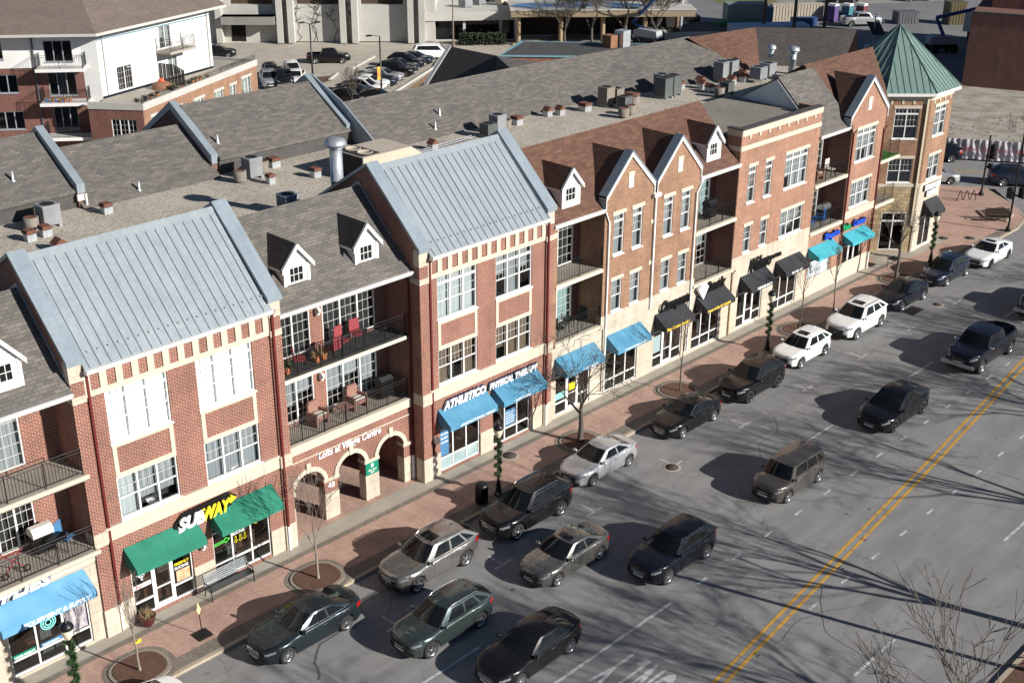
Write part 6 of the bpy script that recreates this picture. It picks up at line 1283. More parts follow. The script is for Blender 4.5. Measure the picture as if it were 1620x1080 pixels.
for i, (x, y) in enumerate(((60.6, 11.0), (61.5, 11.2))): drum(x, y, ('left', 'right')[i]+' rusty fan just behind the brown roof ridge')
condenser(66.9, 12.7, .85, 1.25, AC_DARK, 'left unit of the dark green-grey air conditioner pair'); condenser(68.0, 12.8, .85, 1.25, AC_DARK, 'right unit of the dark green-grey air conditioner pair'); condenser(68.3, 14.0, .8, 1.1, AC_GREY, 'blue-grey air conditioner behind the dark pair')
condenser(74.2, 13.2, .85, 1.25, AC_GREY, 'left unit of the grey air conditioner pair near the far gable'); condenser(75.0, 13.0, .85, 1.25, AC_GREY, 'right unit of the grey air conditioner pair near the far gable')
for i, (x, y) in enumerate(((69.9, 13.6), (70.6, 11.6), (72.0, 13.4), (72.6, 11.9), (73.8, 12.0), (75.0, 11.8), (71.1, 12.6), (76.0, 12.6))): rustvent(x, y, ('rusty hooded vent at the left of the far vent cluster', 'hooded vent nearest the tan building in the far cluster', 'rusty vent behind the far cluster, next to the grey pair', 'second hooded vent of the front row in the far cluster', 'third hooded vent of the front row in the far cluster', 'fourth hooded vent of the front row in the far cluster', 'low white topped vent inside the far cluster', 'hooded vent right of the grey air conditioner pair')[i], .55, flat_=False)
drum(69.8, 10.2, 'rusty round fan beside the far grey parapet roof'); condenser(70.8, 10.3, .7, .75, AC_DARK, 'small dark air conditioner beside the far parapet roof'); condenser(75.6, 11.0, .9, .8, AC_GREY, 'grey air conditioner behind the brown hip, left of the last pair', z=10.9); condenser(77.2, 11.3, .9, .8, AC_GREY, 'last grey air conditioner behind the brown hip', z=10.9)
def flue(x, y, z, top, r, label, cap=1.75):
    t = thing('exhaust_flue', (x, y, z), label, 'flue'); b = MB(); h = top-z; b.lathe([(r, 0), (r, h*.55), (r*1.06, h*.55), (r*1.06, h*.57), (r, h*.57), (r, h-.5)], 18, (x, y, z)); b.build('pipe', GALV, t, uv=False)
    b = MB(); b.lathe([(r*1.0, h-.52), (r*1.15, h-.5), (r*1.15, h-.42), (r, h-.4), (r*cap, h-.35), (r*cap, h-.25), (r*cap*.85, h-.08), (r*cap*.4, h), (0, h+.01)], 20, (x, y, z)); b.build('cap', GALV, t, uv=False)
flue(34.75, 7.2, 10.3, 14.85, .30, 'tall round steel flue with mushroom cap behind the second metal roof'); flue(79.2, 12.4, 10.6, 12.7, .2, 'shorter white flue with round cap on the far dark roof, left'); flue(79.8, 10.9, 10.6, 12.7, .26, 'thicker white flue with round cap on the far dark roof, right')
t = thing('rooftop_unit', (42, 12, 10.3), 'large beige rooftop air handler with sloping hood behind the steel flue', 'rooftop unit'); b = MB(); b.box(39.9, 43.3, 11.6, 14.0, 10.6, 12.0); b.build('casing', BEIGE, t); b = MB(); b.box(39.85, 39.9, 11.65, 13.95, 10.65, 11.95); b.box(40.0, 41.2, 11.8, 13.8, 12.0, 12.04); b.build('coil_grille', DARK, t)
b = MB(); b.prism([(43.3, 12.0), (44.5, 11.2), (44.5, 10.9), (43.3, 10.8)], 1, 11.8, 13.8); b.build('hood', BEIGE, t); b = MB(); [b.lathe([(.45, 12.06), (.4, 12.1), (.38, 12.05), (0, 12.05)], 16, (x, y, 0)) for x, y in ((40.6, 12.3), (40.6, 13.3))]; b.build('fan_ring', BEIGE, t)
for i, (x, y) in enumerate(((24.6, 19.3), (30.4, 17.95), (35.9, 19.0), (50.3, 17.0), (49.2, 16.2), (70.4, 15.9))): pipe(x, y, roofz_rear(x, y), lab=('vent pipe on the leftmost shingled roof', 'vent pipe near the foot of the middle shingled roof', 'vent pipe on the third shingled roof', 'vent pipe on the long roof above the peak of the second metal roof', 'second vent pipe on the long roof, lower and left', 'lone vent pipe high on the far end of the long roof')[i])
b = MB(); [b.tube((45.5+i*.0, 13.5+s*.3, 10.85), (50.0, 13.6+s*.3, 10.95), .03, n=4) for i in (0,) for s in (0, 1)]; [b.tube((45.5+.5*k, 13.5, 10.87), (45.5+.5*k, 13.85, 10.87), .02, n=4) for k in range(10)]; b.build('ladder', GALV, None, loc=(47.5, 13.6, 10.8), label='aluminium ladder lying on the gravel behind the second metal roof', cat='ladder')
# ================= the apartment block behind (left)
def pblock(pts, z0, z1, b, mi=0): b.prism(pts, 2, z0, z1, mi)
AP_ = thing('apartment_building', (50, 55, 0), 'large brick and white stucco apartment block with a taupe hipped roof, behind on the left', 'building')
c0, c1 = Vector((49.16, 56.55)), Vector((62.63, 60.93)); e1 = (c1-c0).normalized(); e2 = Vector((-e1.y, e1.x)); L1 = (c1-c0).length
p0, p1, pl = Vector((50.03, 51.91)), Vector((66.93, 60.40)), Vector((47.81, 54.71)); f1 = (p1-p0).normalized(); f2 = Vector((-f1.y, f1.x)); LT = (p1-p0).length; g1_ = (p0-pl).normalized()
Tw = FR(c0.x, c0.y, e1.x, e1.y); wh = [(7.4, 8.9, 9.1, 11.0), (1.9, 3.7, 6.55, 8.55), (8.2, 9.4, 6.55, 8.3)]
b = MB(); wall_holes(b, Tw, 0, L1, 6.5, 11.75, wh, .15); b.poly([(c1.x, c1.y, 0), (c1.x+e2.x*14, c1.y+e2.y*14, 0), (c1.x+e2.x*14, c1.y+e2.y*14, 11.7), (c1.x, c1.y, 11.7)])
w0 = c0-e1*.25; wl = Vector((35., 66.)); 
LD = (Vector((46.3, 57.6))-Vector((c0.x, c0.y))); b.build('white_wall', STUCCO, AP_)
for q, cu in zip(wh, ('green', 'dark', 'green')): window(AP_, Tw, q[0]+.01, q[1]-.01, q[2]+.01, q[3]-.01, 2, 0, False, cu, (3, 4), 'patio_door', full=True, sill=False)
b = MB(); b.box(0, L1, -.03, -.001, 11.0, 11.1, 0, Tw); b.build('teal_band', flat('teal_trim', (.10, .24, .28), .6), AP_); b = MB()
for u0, u1, z0, z1 in ((3.1, 4.3, 8.3, 10.8), (10.4, 11.8, 8.9, 10.9), (10.6, 12.0, 6.7, 8.5)):
    for q in ((u0, u1, z1-.06, z1), (u0, u1, z0, z0+.06), (u0, u0+.06, z0, z1), (u1-.06, u1, z0, z1)): b.box(q[0], q[1], -.03, -.001, q[2], q[3], 0, Tw)
b.build('panel_moulding', flat('grey_moulding', (.5, .5, .5)), AP_)
b = MB(); b.box(.55, .65, -.1, 0, 6.5, 11.4, 0, Tw); b.box(L1-.5, L1-.38, -.1, 0, 6.5, 11.4, 0, Tw); b.build('downspout', flat('grey_downspout', (.4, .38, .36)), AP_)
b = MB(); b.box(6.8, 10.2, -1.6, 0, 8.85, 9.05, 0, Tw); b.build('balcony_floor', CONC, AP_); railing(AP_, FR(c0.x, c0.y, e1.x, e1.y), 6.9, 10.1, 9.05, -1.55, 1.05, 1.5, .14, sides=1.5)
# left face: brick below, bluish white above, with stacked balconies
lf0 = Vector((c0.x-.9, c0.y+1.0)); dL = (Vector((37.6, 66.0))-lf0).normalized(); A0 = lf0+dL*16
TL = FR(A0.x, A0.y, -dL.x, -dL.y)
GREYF = flat('grey_window_frame', (.30, .31, .33))
hl_ = [(16-2.9, 16-.7, 6.6, 8.5), (16-2.9, 16-.7, 9.35, 11.05), (16-7.6, 16-5.3, 6.9, 8.4), (16-8.2, 16-6.1, 9.6, 11.1), (16-2.8, 16-.9, 3.7, 5.7), (16-7.4, 16-5.2, 3.9, 5.4), (16-12, 16-10, 6.9, 8.4), (16-12, 16-10, 9.6, 11.1), (16-12, 16-10, 3.9, 5.4)]
b = MB(); wall_holes(b, TL, 0, 16, 0, 8.9, [h for h in hl_ if h[2] < 8.9], .15); b.build('brick_wall', BR_DARK, AP_); b = MB(); wall_holes(b, TL, 0, 16, 8.9, 11.75, [h for h in hl_ if h[2] > 8.9], .15); b.poly([(lf0.x, lf0.y, 0), (c0.x, c0.y, 0), (c0.x, c0.y, 11.75), (lf0.x, lf0.y, 11.75)]); b.build('white_wall', STUCCO, AP_)
for i, q in enumerate(hl_): window(AP_, TL, q[0]+.01, q[1]-.01, q[2]+.01, q[3]-.01, 3, 0, False, 'dark' if i not in (3, 0) else 'brown', None, full=True, sill=True, fm=GREYF)
for z in (6.35, 9.1, 3.5):
    b = MB(); b.box(12.6, 16.4, -1.7, 0, z-.25, z, 0, TL); b.build('balcony_floor', WHITE, AP_); railing(AP_, TL, 12.7, 16.3, z, -1.6, 1.05, 1.6, .14, sides=1.5)
b = MB(); b.box(12.2, 12.32, -.12, 0, 0, 11.4, 0, TL); b.build('downspout', flat('dark_downspout', (.1, .1, .11)), AP_)
# hipped roof with wide eaves
h0 = c0-e1*1.0-e2*1.1; h1 = c1+e1*1.4-e2*.9; hL = lf0+dL*17+Vector((-1.0, -.9)); b = MB(); ap1 = Vector((52.5, 66.5)); ap2 = Vector((63.5, 71)); ap0 = Vector((44, 74))
b.poly([(h0.x, h0.y, 11.8), (h1.x, h1.y, 11.8), (ap2.x, ap2.y, 15.8), (ap1.x, ap1.y, 15.8)]); b.poly([(hL.x, hL.y, 11.8), (h0.x, h0.y, 11.8), (ap1.x, ap1.y, 15.8), (ap0.x, ap0.y, 15.8)])
b.poly([(h1.x, h1.y, 11.8), (h1.x+e2.x*14, h1.y+e2.y*14, 11.8), (ap2.x, ap2.y, 15.8)]); b.build('roof', SH_FAR, AP_)
b = MB()
for A, B_ in ((h0, h1), (hL, h0), (h1, h1+e2*14)):
    d = (B_-A).normalized(); n = Vector((-d.y, d.x))*.9; b.add([(A.x, A.y, 11.82), (B_.x, B_.y, 11.82), (B_.x, B_.y, 11.6), (A.x, A.y, 11.6), (B_.x+n.x, B_.y+n.y, 11.6), (A.x+n.x, A.y+n.y, 11.6)], [(0, 3, 2, 1), (3, 5, 4, 2)])
b.build('eave', flat('pale_grey_fascia', (.50, .49, .46)), AP_)
# terrace wing in brick
TT = FR(p0.x, p0.y, f1.x, f1.y); th = [(1.0, 2.6, 3.7, 5.2), (7.6, 9.3, 3.7, 5.1), (11.0, 12.6, 3.7, 5.1), (13.7, 14.9, 3.7, 5.1), (15.9, 17.7, 3.2, 5.3), (4.4, 5.7, 3.7, 5.1)]
b = MB(); wall_holes(b, TT, 0, LT, 0, 6.0, th, .15); b.poly([(p1.x, p1.y, 0), (p1.x+f2.x*9, p1.y+f2.y*9, 0), (p1.x+f2.x*9, p1.y+f2.y*9, 6.0), (p1.x, p1.y, 6.0)]); b.build('terrace_wall', BR_TAN, AP_)
TG = FR(pl.x, pl.y, g1_.x, g1_.y); LG = (p0-pl).length; b = MB(); wall_holes(b, TG, -1, LG, 0, 6.0, [(.8, 2.9, 3.4, 5.2)], .15); b.build('terrace_wall', BR_DARK, AP_); window(AP_, TG, .81, 2.89, 3.41, 5.19, 3, 0, False, 'dark', (2, 4), full=True)
for i, q in enumerate(th): window(AP_, TT, q[0]+.01, q[1]-.01, q[2]+.01, q[3]-.01, 3 if q[1]-q[0] > 1.5 else 2, 0, False, 'green', (2, 4), full=True)
b = MB(); b.box(-.05, LT+.05, -.08, .25, 6.0, 6.55, 0, TT); b.box(-1, LG+.08, -.08, .2, 6.0, 6.55, 0, TG); b.box(LT-.2, LT+.05, .25, 8.5, 6.0, 6.55, 0, TT)
[b.box(q[0]-.1, q[1]+.1, -.06, -.001, q[3]+.0, q[3]+.22, 0, TT) for q in th]; b.build('parapet', CONC_W, AP_)
b = MB(); b.prism([(pl.x, pl.y), (p0.x, p0.y), (p1.x, p1.y), (p1.x+f2.x*9, p1.y+f2.y*9), (c1.x, c1.y), (c0.x, c0.y)], 2, 6.1, 6.3); b.build('terrace_floor', CONC, AP_)
railing(AP_, TT, .1, LT-.1, 6.5, .1, .5, 2., .16, sides=0); b = MB(); b.box(7.0, 8.6, -2.4, -.1, 6.45, 7.0, 0, Tw) if False else None
t = thing('privacy_fence', (56, 57, 6.3), 'dark ribbed privacy screen on the brick terrace', 'fence'); b = MB(); Tf = FR(c0.x+e1.x*6.9-e2.x*.0, c0.y+e1.y*6.9, -e2.x, -e2.y)
for k in range(14): b.box(.05+k*.2, .19+k*.2, -.03 if k % 2 else 0, .03, 6.3, 8.05-(.0 if k < 9 else .07*(k-8)), 0, Tf)
b.build('screen', DARKWALL, t)
rg = random.Random(8)
for i in range(16):
    u = rg.uniform(.5, 11); p = p0+f1*u+f2*rg.uniform(.45, .9); z = 6.3; t = thing('terrace_plant', (p.x, p.y, z), 'dry potted plant along the brick terrace railing', 'potted plant', 'potted plants along the brick terrace railing'); b = MB(); b.lathe([(.12, 0), (.16, .25), (0, .25)], 8, (p.x, p.y, z)); b.build('pot', C_TERRA if i % 2 else BLACK, t, uv=False); b = MB()
    for k in range(40): v = Vector((rg.gauss(0, 1), rg.gauss(0, 1), abs(rg.gauss(.4, 1)))).normalized(); q = Vector((p.x, p.y, z+.3)); e_ = q+v*rg.uniform(.15, .45); o = v.orthogonal()*.03; b.add([tuple(q-o), tuple(q+o), tuple(e_)], [(0, 1, 2)])
    b.build('foliage', (DRY, HEDGE, LEAF)[i % 3], t, uv=False)
for i in range(9):
    P = TL(13+rg.uniform(0, 2.2), -1.4+rg.uniform(0, .6), 6.35); t = thing('balcony_pot', P, 'terracotta and blue plant pots crowded on the shaded balcony', 'plant pot', 'plant pots on the shaded balcony'); b = MB(); r_ = rg.uniform(.1, .18); b.lathe([(r_*.7, 0), (r_, r_*1.6), (0, r_*1.5)], 10, P); b.build('pot', C_TERRA if i % 3 else C_ADI, t, uv=False)
    b = MB()
    for k in range(30): v = Vector((rg.gauss(0, 1), rg.gauss(0, 1), abs(rg.gauss(.4, 1)))).normalized(); q = Vector(P)+Vector((0, 0, .2)); e_ = q+v*rg.uniform(.1, .35); o = v.orthogonal()*.03; b.add([tuple(q-o), tuple(q+o), tuple(e_)], [(0, 1, 2)])
    b.build('foliage', DRY, t, uv=False)
P = Tw(5.3, -1.6, 6.3); t = thing('garden_ornament', P, 'orange and black lidded barbecue with brown cover on the terrace', 'barbecue'); b = MB(); b.lathe([(.2, .5), (.28, .6), (.25, .75), (.08, .9)], 12, P); b.build('orange_cover', C_OR, t, uv=False); b = MB(); b.lathe([(.9, 0), (.8, .4), (.4, .6), (0, .62)], 9, P); b.build('brown_base', C_WOOD, t, uv=False)
# ================= parking lot
sheet('parking_lot', [(20, 27), (70, 27), (96, 62), (123, 74), (92, 112), (20, 112)], -.12, LOT)
sheet('rear_drive', [(62, 40), (100, 27), (150, 20), (260, 60), (200, 150), (123, 74), (96, 62)], -.11, SITE)
kb = MB(); 
for A, B_ in (((84.5, 62.3), (98.5, 70.2)), ((98.5, 70.2), (106, 76.5)), ((85.3, 73.2), (88.2, 75.4))): d = (Vector(B_)-Vector(A)).normalized(); n = Vector((-d.y, d.x))*.25; kb.prism([A, B_, (B_[0]+n.x, B_[1]+n.y), (A[0]+n.x, A[1]+n.y)], 2, -.2, .05)
for A, B_ in (((91.0, 76.2), (97.6, 80.0)), ((88.5, 101.8), (120, 73.6))): d = (Vector(B_)-Vector(A)).normalized(); n = Vector((-d.y, d.x))*.5; kb.prism([A, B_, (B_[0]+n.x, B_[1]+n.y), (A[0]+n.x, A[1]+n.y)], 2, -.2, .02)
kb.build('lot_kerb', CONC_W, kind='structure')
sheet('mulch_bed', [(84, 61), (98.5, 69.9), (99.5, 66), (88, 58)], -.09, mottled('tan_mulch', (.36, .23, .12), (.28, .17, .09), 3, .95)); sheet('mulch_bed', [(80.2, 72.2), (85.3, 73.0), (87, 75), (84, 76)], -.09, MULCH)
lotg = 'cars parked in the lot behind'
rots = math.atan2(-.86, .5)
lot = [(79.9, 63.6, 'compact', BLK, 'black car at the bottom of the parked row'), (81.9, 64.5, 'sedan', BLK, 'second black car from the bottom of the parked row'), (83.9, 65.6, 'wagon', WHT, 'lower white car in the parked row'), (85.9, 67.0, 'compact', WHT, 'upper white car in the parked row, half hidden by a dark one'), (87.4, 67.5, 'sedan', BLU, 'dark blue saloon above the white cars in the row'), (89.2, 68.6, 'sedan', SIL, 'silver saloon in the middle of the row'), (92.0, 69.8, 'suv', BLK, 'large black estate in the upper half of the row'), (94.0, 71.4, 'sedan', BLU, 'dark blue saloon third from the top of the row'), (95.9, 72.4, 'suv', BLK2, 'dark estate near the top of the row'), (98.2, 73.4, 'compact', BLU, 'dark blue car at the top of the row')]
for x, y, k, m, lb in lot: car(k, x, y, R(-62), m, lb, detail=False, group=lotg)
car('minivan', 101.8, 74.2, R(-38), WHT, 'white minivan driving past the end of the parked row', detail=False, name='minivan', cat='minivan'); car('pickup', 91.0, 80.8, R(-40), BLK, 'black pickup truck crossing the parking lot', scale=.86, detail=False, name='pickup_truck', cat='pickup truck')
for x, y, k, m, lb, a in ((78.6, 75.4, 'suv', SIL, 'silver estate in the small group by the lot island', 240), (79.9, 74.6, 'pickup', BLK, 'black pickup in the small group by the lot island', 240), (81.5, 74.4, 'sedan', WHT, 'nearer white saloon in the small group by the lot island', 225), (80.9, 78.2, 'suv', BLU, 'dark blue estate in the small group by the lot island', 240), (83.4, 77.6, 'suv', WHT, 'farther white crossover in the small group by the lot island', 240), (83.7, 93.0, 'compact', BLK, 'black car beyond the corner of the apartment terrace', -40), (82.0, 61.0, 'compact', BLK, 'dark car half hidden behind the ridge by a shrub', -62)): car(k, x, y, R(a), m, lb, detail=False, group=lotg)
def lot_lamp(x, y, h, arms, label, mat=BLACK, banner=False):
    t = thing('lot_lamp', (x, y, -.1), label, 'lamp post'); b = MB(); b.lathe([(.22, 0), (.22, .5), (.11, .55), (.07, h)], 8, (x, y, -.1)); b.build('pole', mat, t, uv=False)
    for dx, dy in arms: b = MB(); b.tube((x, y, h-.1), (x+dx*.8, y+dy*.8, h+.1), .04, n=5); b.box(x+dx-.3, x+dx+.3, y+dy-.15, y+dy+.15, h, h+.14); b.build('lamp_head', mat, t, uv=False)
    if banner: b = MB(); b.box(x-.5, x-.06, y-.02, y+.02, 1.6, 3.0); b.build('banner', [mottled('banner_print', (.65, .08, .06), (.75, .6, .05), 1.2)], t)
lot_lamp(83.5, 74.0, 6.3, [(.7, -.5), (-.7, .5)], 'tall black twin-headed lamp post on the lot island'); lot_lamp(84.4, 63.3, 6.2, [(-1.1, .4)], 'curved-arm lamp post with a small red and yellow banner', banner=True); lot_lamp(108.7, 78.0, 6.0, [(.3, -.3)], 'brown lamp post in front of the hedge by the office entrance', flat('brown_steel', (.16, .11, .08)))
tree(79.5, 62.2, 4.2, .07, 'small bare shrub tree behind the shingled ridge beside the lot', 61, 3, .2, group='bare trees at the back', minr=.018, z=-.1)
# white office building
OB = thing('office_building', (95, 95, 0), 'white concrete office building with tall piers and dark windows at the top left', 'building')
o0, o1 = Vector((88.0, 102.6)), Vector((109.2, 81.9)); d1 = (o1-o0).normalized(); TO = FR(o0.x, o0.y, d1.x, d1.y); LO = (o1-o0).length
b = MB(); hs = [(u, u+5.4, 4.6, 12) for u in (3.6, 12.0, 20.2)]; wall_holes(b, TO, 0, LO, 0, 14, hs, .8); b.poly([(o1.x, o1.y, 0), (o1.x+8, o1.y+8, 0), (o1.x+8, o1.y+8, 14), (o1.x, o1.y, 14)]); b.build('wall', CONC_W, OB)
for u in (1.9, 9.6, 11.0, 17.6, 19.1, 26.2, 27.6): b = MB(); b.box(u, u+.75, -1.3, 0, 0, 14, 0, TO); b.build('pier', CONC_W, OB); b = MB(); [b.box(h[0], h[1], .75, .8, 4.6, 12, 0, TO) for h in hs]; b.build('window_band', CUR['brown'], OB); b = MB(); b.box(2.7, 9.4, -1.9, -.01, 2.4, 3.4, 0, TO); b.build('canopy', CONC_W, OB); b = MB(); b.box(3.6, 5.4, -.06, 0, 0, 2.3, 0, TO); b.build('door', DARK, OB)
b = MB(); rg = random.Random(4)
for u0 in (12.0, 14.2, 16.4, 18.4, 10.6):
    for k in range(2):
        P = Vector((u0+rg.uniform(-.5, .5), 0, 0)); 
        for s in range(7):
            Q = P+Vector((rg.uniform(-.55, .55), 0, rg.uniform(.5, .95))); b.tube(TO(P.x, -.04, P.z), TO(Q.x, -.04, Q.z), .028, .022, 3, cap=False); P = Q
            if s > 2:
                for _ in range(6): W_ = P+Vector((rg.uniform(-1, 1), 0, rg.uniform(-.2, .6))); b.tube(TO(P.x, -.04, P.z), TO(W_.x, -.04, W_.z), .018, .012, 3, cap=False)
b.build('bare_creeper', BARK, OB, uv=False)
AN = thing('office_annex', (112, 80, 0), 'low white annex with a flat roof and dark glazed entrance next to the office building', 'building')
a0, a1 = Vector((109.4, 82.6)), Vector((117.6, 75.9)); d2 = (a1-a0).normalized(); TN = FR(a0.x, a0.y, d2.x, d2.y); LA = (a1-a0).length
b = MB(); b.box(-1, LA+.6, -.8, 12, 3.2, 3.7, 0, TN); b.box(-1, LA+.6, -.8, -.5, 2.6, 3.2, 0, TN); b.box(LA, LA+.5, -2.3, 12, 0, 3.9, 0, TN); b.build('roof_slab', CONC_W, AN); b = MB(); b.box(-1, LA, .6, .7, 0, 3.2, 0, TN); b.build('glazing', CARGLASS, AN); 
for u in (3.9, 8.6): b = MB(); b.box(u, u+.35, -.3, .1, 0, 3.2, 0, TN); b.build('column', CONC_W, AN)
for i, (u, v) in enumerate(((4.5, 3), (6.5, 5), (8.8, 7), (9.4, 4.5), (7.2, 8))): P = TN(u, v, 3.7); condenser(P[0], P[1], (1.3, 1.2, 1.1, 1.2, 1.5)[i], .9, (AC_GREY, AC_GREY, AC_TAUPE, BEIGE, GALV)[i], ('pale unit at the front of the annex roof', 'dark faced unit in the middle of the annex roof', 'reddish taupe unit on the annex roof', 'cream unit at the right of the annex roof', 'silver unit at the back of the annex roof')[i], 3.7, 'units on the annex roof')
t = thing('hedge', (111.5, 79, 0), 'dark clipped hedge in front of the annex entrance', 'hedge'); b = MB(); rg = random.Random(5)
for i in range(2600):
    u, v, z = rg.uniform(0, 1), rg.uniform(-1, 1), rg.uniform(0, 1); P = Vector(TN(3.2+6*u, -2.4+v*.9*(1-.25*z), -.1+1.45*z*(1-.12*v*v))); q = Vector((rg.gauss(0, 1), rg.gauss(0, 1), rg.gauss(0, 1))).normalized()*.14; o = q.orthogonal().normalized()*.1; b.add([tuple(P-q), tuple(P+o), tuple(P+q), tuple(P-o)], [(0, 1, 2, 3)])
b.build('foliage', HEDGE, t, uv=False)
# drive-through canopy
DC = thing('bank_canopy', (118, 72, 0), 'long drive-through canopy with a flat roof, blue snow-covered patches and brown columns', 'canopy')
q0, q1 = Vector((108.6, 73.4)), Vector((126.6, 55.8)); 
q0, q1 = Vector((112.8, 74.6)), Vector((128.5, 60.0)); dq = (q1-q0).normalized(); TQ = FR(q0.x, q0.y, dq.x, dq.y); LQ = (q1-q0).length
b = MB(); b.box(2, LQ+4, 0, 8, 3.5, 4.3, 0, TQ); b.build('roof', mottled('tan_fascia', (.30, .23, .15), (.26, .2, .13)), DC); b = MB(); b.box(1.9, LQ+4.1, -.1, 8.1, 4.3, 4.42, 0, TQ); b.build('roof_membrane', CONC_W, DC)
pw = mottled('blue_pond', (.10, .22, .45), (.14, .28, .5), 1, .25)
for u, w_ in ((5.0, 5.5), (10.8, 4.2), (17, 5)): b = MB(); b.lathe([(1, .0), (0, .001)], 18, (0, 0, 0), T=lambda x, y, z, u=u, w_=w_: TQ(u+x*w_/2, 3.4+y*1.8, 4.43+z), sm=False); b.build('ponded_water', pw, DC)
cm = [mottled('tan_column', (.34, .25, .15), (.28, .2, .12)), mottled('yellow_kerb', (.5, .42, .2), (.4, .34, .16))]
for u in (3.0, 8.4, 13.8, 19.2): b = MB(); b.lathe([(.3, -.1), (.3, 3.3)], 12, TQ(u, 1, 0)); b.box(u-.7, u+.7, .6, 1.6, -.1, .12, 1, TQ); b.build('column', cm, DC)
b = MB(); b.box(2, LQ+4, 7.5, 8, 0, 3.3, 0, TQ); b.build('rear_wall', DARK, DC)
# low dark-roofed brick building
RB = thing('low_brick_building', (96, 50, 0), 'low red brick building with black flat roof and blue edge, at the back', 'building')
r_ = [(90.8, 51.8), (102.1, 39.5), (108, 43.5), (97.9, 55.7)]
b = MB(); b.prism(r_, 2, -.2, 4.78); b.build('wall', BR_RED, RB); b = MB(); b.prism([(90.6, 51.8), (102.1, 39.2), (108.3, 43.5), (97.9, 56)], 2, 4.78, 4.9); b.build('metal_edge', flat('sky_blue_metal', (.20, .38, .44), .4), RB); b = MB(); b.prism([(91.0, 51.8), (102.1, 39.8), (107.7, 43.5), (97.9, 55.3)], 2, 4.9, 4.92); b.build('roof', DARKWALL, RB)
b = MB(); b.box(101.5, 102.7, 46.2, 47.4, 4.9, 6.2); b.build('roof_box', C_WOOD, RB); b = MB(); b.box(102.8, 104.0, 45.6, 46.8, 4.9, 6.6); b.build('roof_unit', GALV, RB)
# bare trees behind
for i, (x, y, h, sd) in enumerate(((122.0, 66.3, 9, 71), (125.3, 63.7, 10, 73), (130.5, 62.3, 13, 79), (118.9, 68.2, 8, 83), (135.0, 62.8, 12, 89), (128, 60.8, 8, 97), (132.8, 65.5, 12, 103))): tree(x, y, h, .22 if h < 10 else .4, ('thin bare tree left of the blue lift', 'bare tree just left of the blue lift boom', 'large bare tree at the end of the long roof', 'small bare tree in front of the canopy columns', 'dense reddish bare tree at the back, beside the utility pole', 'low bare shrub tree right of the blue lift', 'tall bare tree behind the large one at the end of the long roof')[i], sd, 5 if i in (2, 4, 6) else 4, .25, group='bare trees at the back', minr=.03, z=-.1, spread=.6, side=.5, mat=BARK if i != 4 else mottled('reddish_bark', (.16, .10, .07), (.22, .14, .1)))
# ================= construction site (right rear)
sheet('site_yard', [(112, 20), (134, 15), (150, 15), (240, 60), (200, 100), (150, 76), (128, 58)], -.10, mottled('site_asphalt', (.15, .15, .155), (.21, .21, .21), .12, .9, 4)); sheet('site_strip', [(161, 74), (178, 62), (262, 90), (220, 150)], -.09, GRASS); sheet('far_road', [(166, 66), (200, 46), (210, 52), (176, 76)], -.08, SITE)
sheet('rubble_strip', [(104.6, 16), (108.8, 3.0), (113, -8), (150, -2), (140, 14), (134, 24), (122, 22)], -.08, RUBBLE)
b = MB(); rg = random.Random(77)
for i in range(500):
    t_ = rg.random(); x = 107+rg.uniform(0, 26); y = 20-(x-107)*.35-rg.uniform(0, 14); s_ = rg.uniform(.04, .18); P = Vector((x, y, -.06))
    b.add([tuple(P+Vector((rg.uniform(-1, 1)*s_, rg.uniform(-1, 1)*s_, z))) for z in (0, 0, 0, s_*.8)], [(0, 1, 3), (1, 2, 3), (2, 0, 3)])
b.build('rubble', RUBBLE, None, loc=(118, 10, 0), kind='stuff', uv=False)
BN = thing('banner_fence', (106, 6, 0), 'white wrinkled fence banner with red capitals along the site', 'fence banner'); n0 = Vector((101.9, 12.6)); dn = Vector((.50, -.866)); TBn = FR(n0.x, n0.y, dn.x, dn.y)
b = MB(); b.grid(lambda u, v: TBn(u*16, .05*math.sin(u*190+v*2.2)+.05*math.sin(u*71+6*v)+.03*math.sin(u*33-7*v), .05+v*1.75), 220, 6); b.build('banner', mottled('wrinkled_vinyl', (.40, .39, .42), (.50, .49, .52), 1, .8, 5), BN, uv=False); b = MB(); [b.tube(TBn(k*2., .2, 0), TBn(k*2., .2, 1.9), .04, n=5) for k in range(9)]; b.build('post', GALV, BN, uv=False)
an = math.atan2(dn.y, dn.x); p = TBn(2.2, -.3, .85)
text('lettering', 'DISTINCTLY DIFFERENT. DELIBERATELY PERSONAL', .40, flat('dull_red_print', (.28, .05, .06)), BN, Matrix.Translation(p) @ Matrix.Rotation(an, 4, 'Z') @ Matrix.Rotation(R(90), 4, 'X'), .01, .008, sx=1.02)
sheet('far_sidewalk', [cs(9.2, 30), cs(9.2, -95), cs(12.2, -95), cs(12.2, 30)], -.02, PAVER); kerbline([cs(9.2, -95), cs(9.2, 30)], .2, .0).build('kerb', KERB, kind='structure')
stt = MB()
for s_ in (0, .35): (xa, ya), (xb, yb) = cs(4.5+s_, 25), cs(4.5+s_, -60); stripe(stt, xa, ya, xb, yb, .11)
stt.build('centre_line', PAINT_Y, road)
tree(108.4, 4.3, 4.4, .06, 'thin bare tree in front of the white banner', 101, 4, .35, minr=.01, spread=.6)
IB = thing('brick_industrial_building', (134, 14, 0), 'windowless dark brick building at the right edge with an orange boarded opening', 'building')
b = MB(); k0_ = Vector((133.4, 22.0)); k1_ = Vector((136.4, 12.0)); dk = Vector((.33, -.944)); TI = FR(k0_.x, k0_.y, dk.x, dk.y)
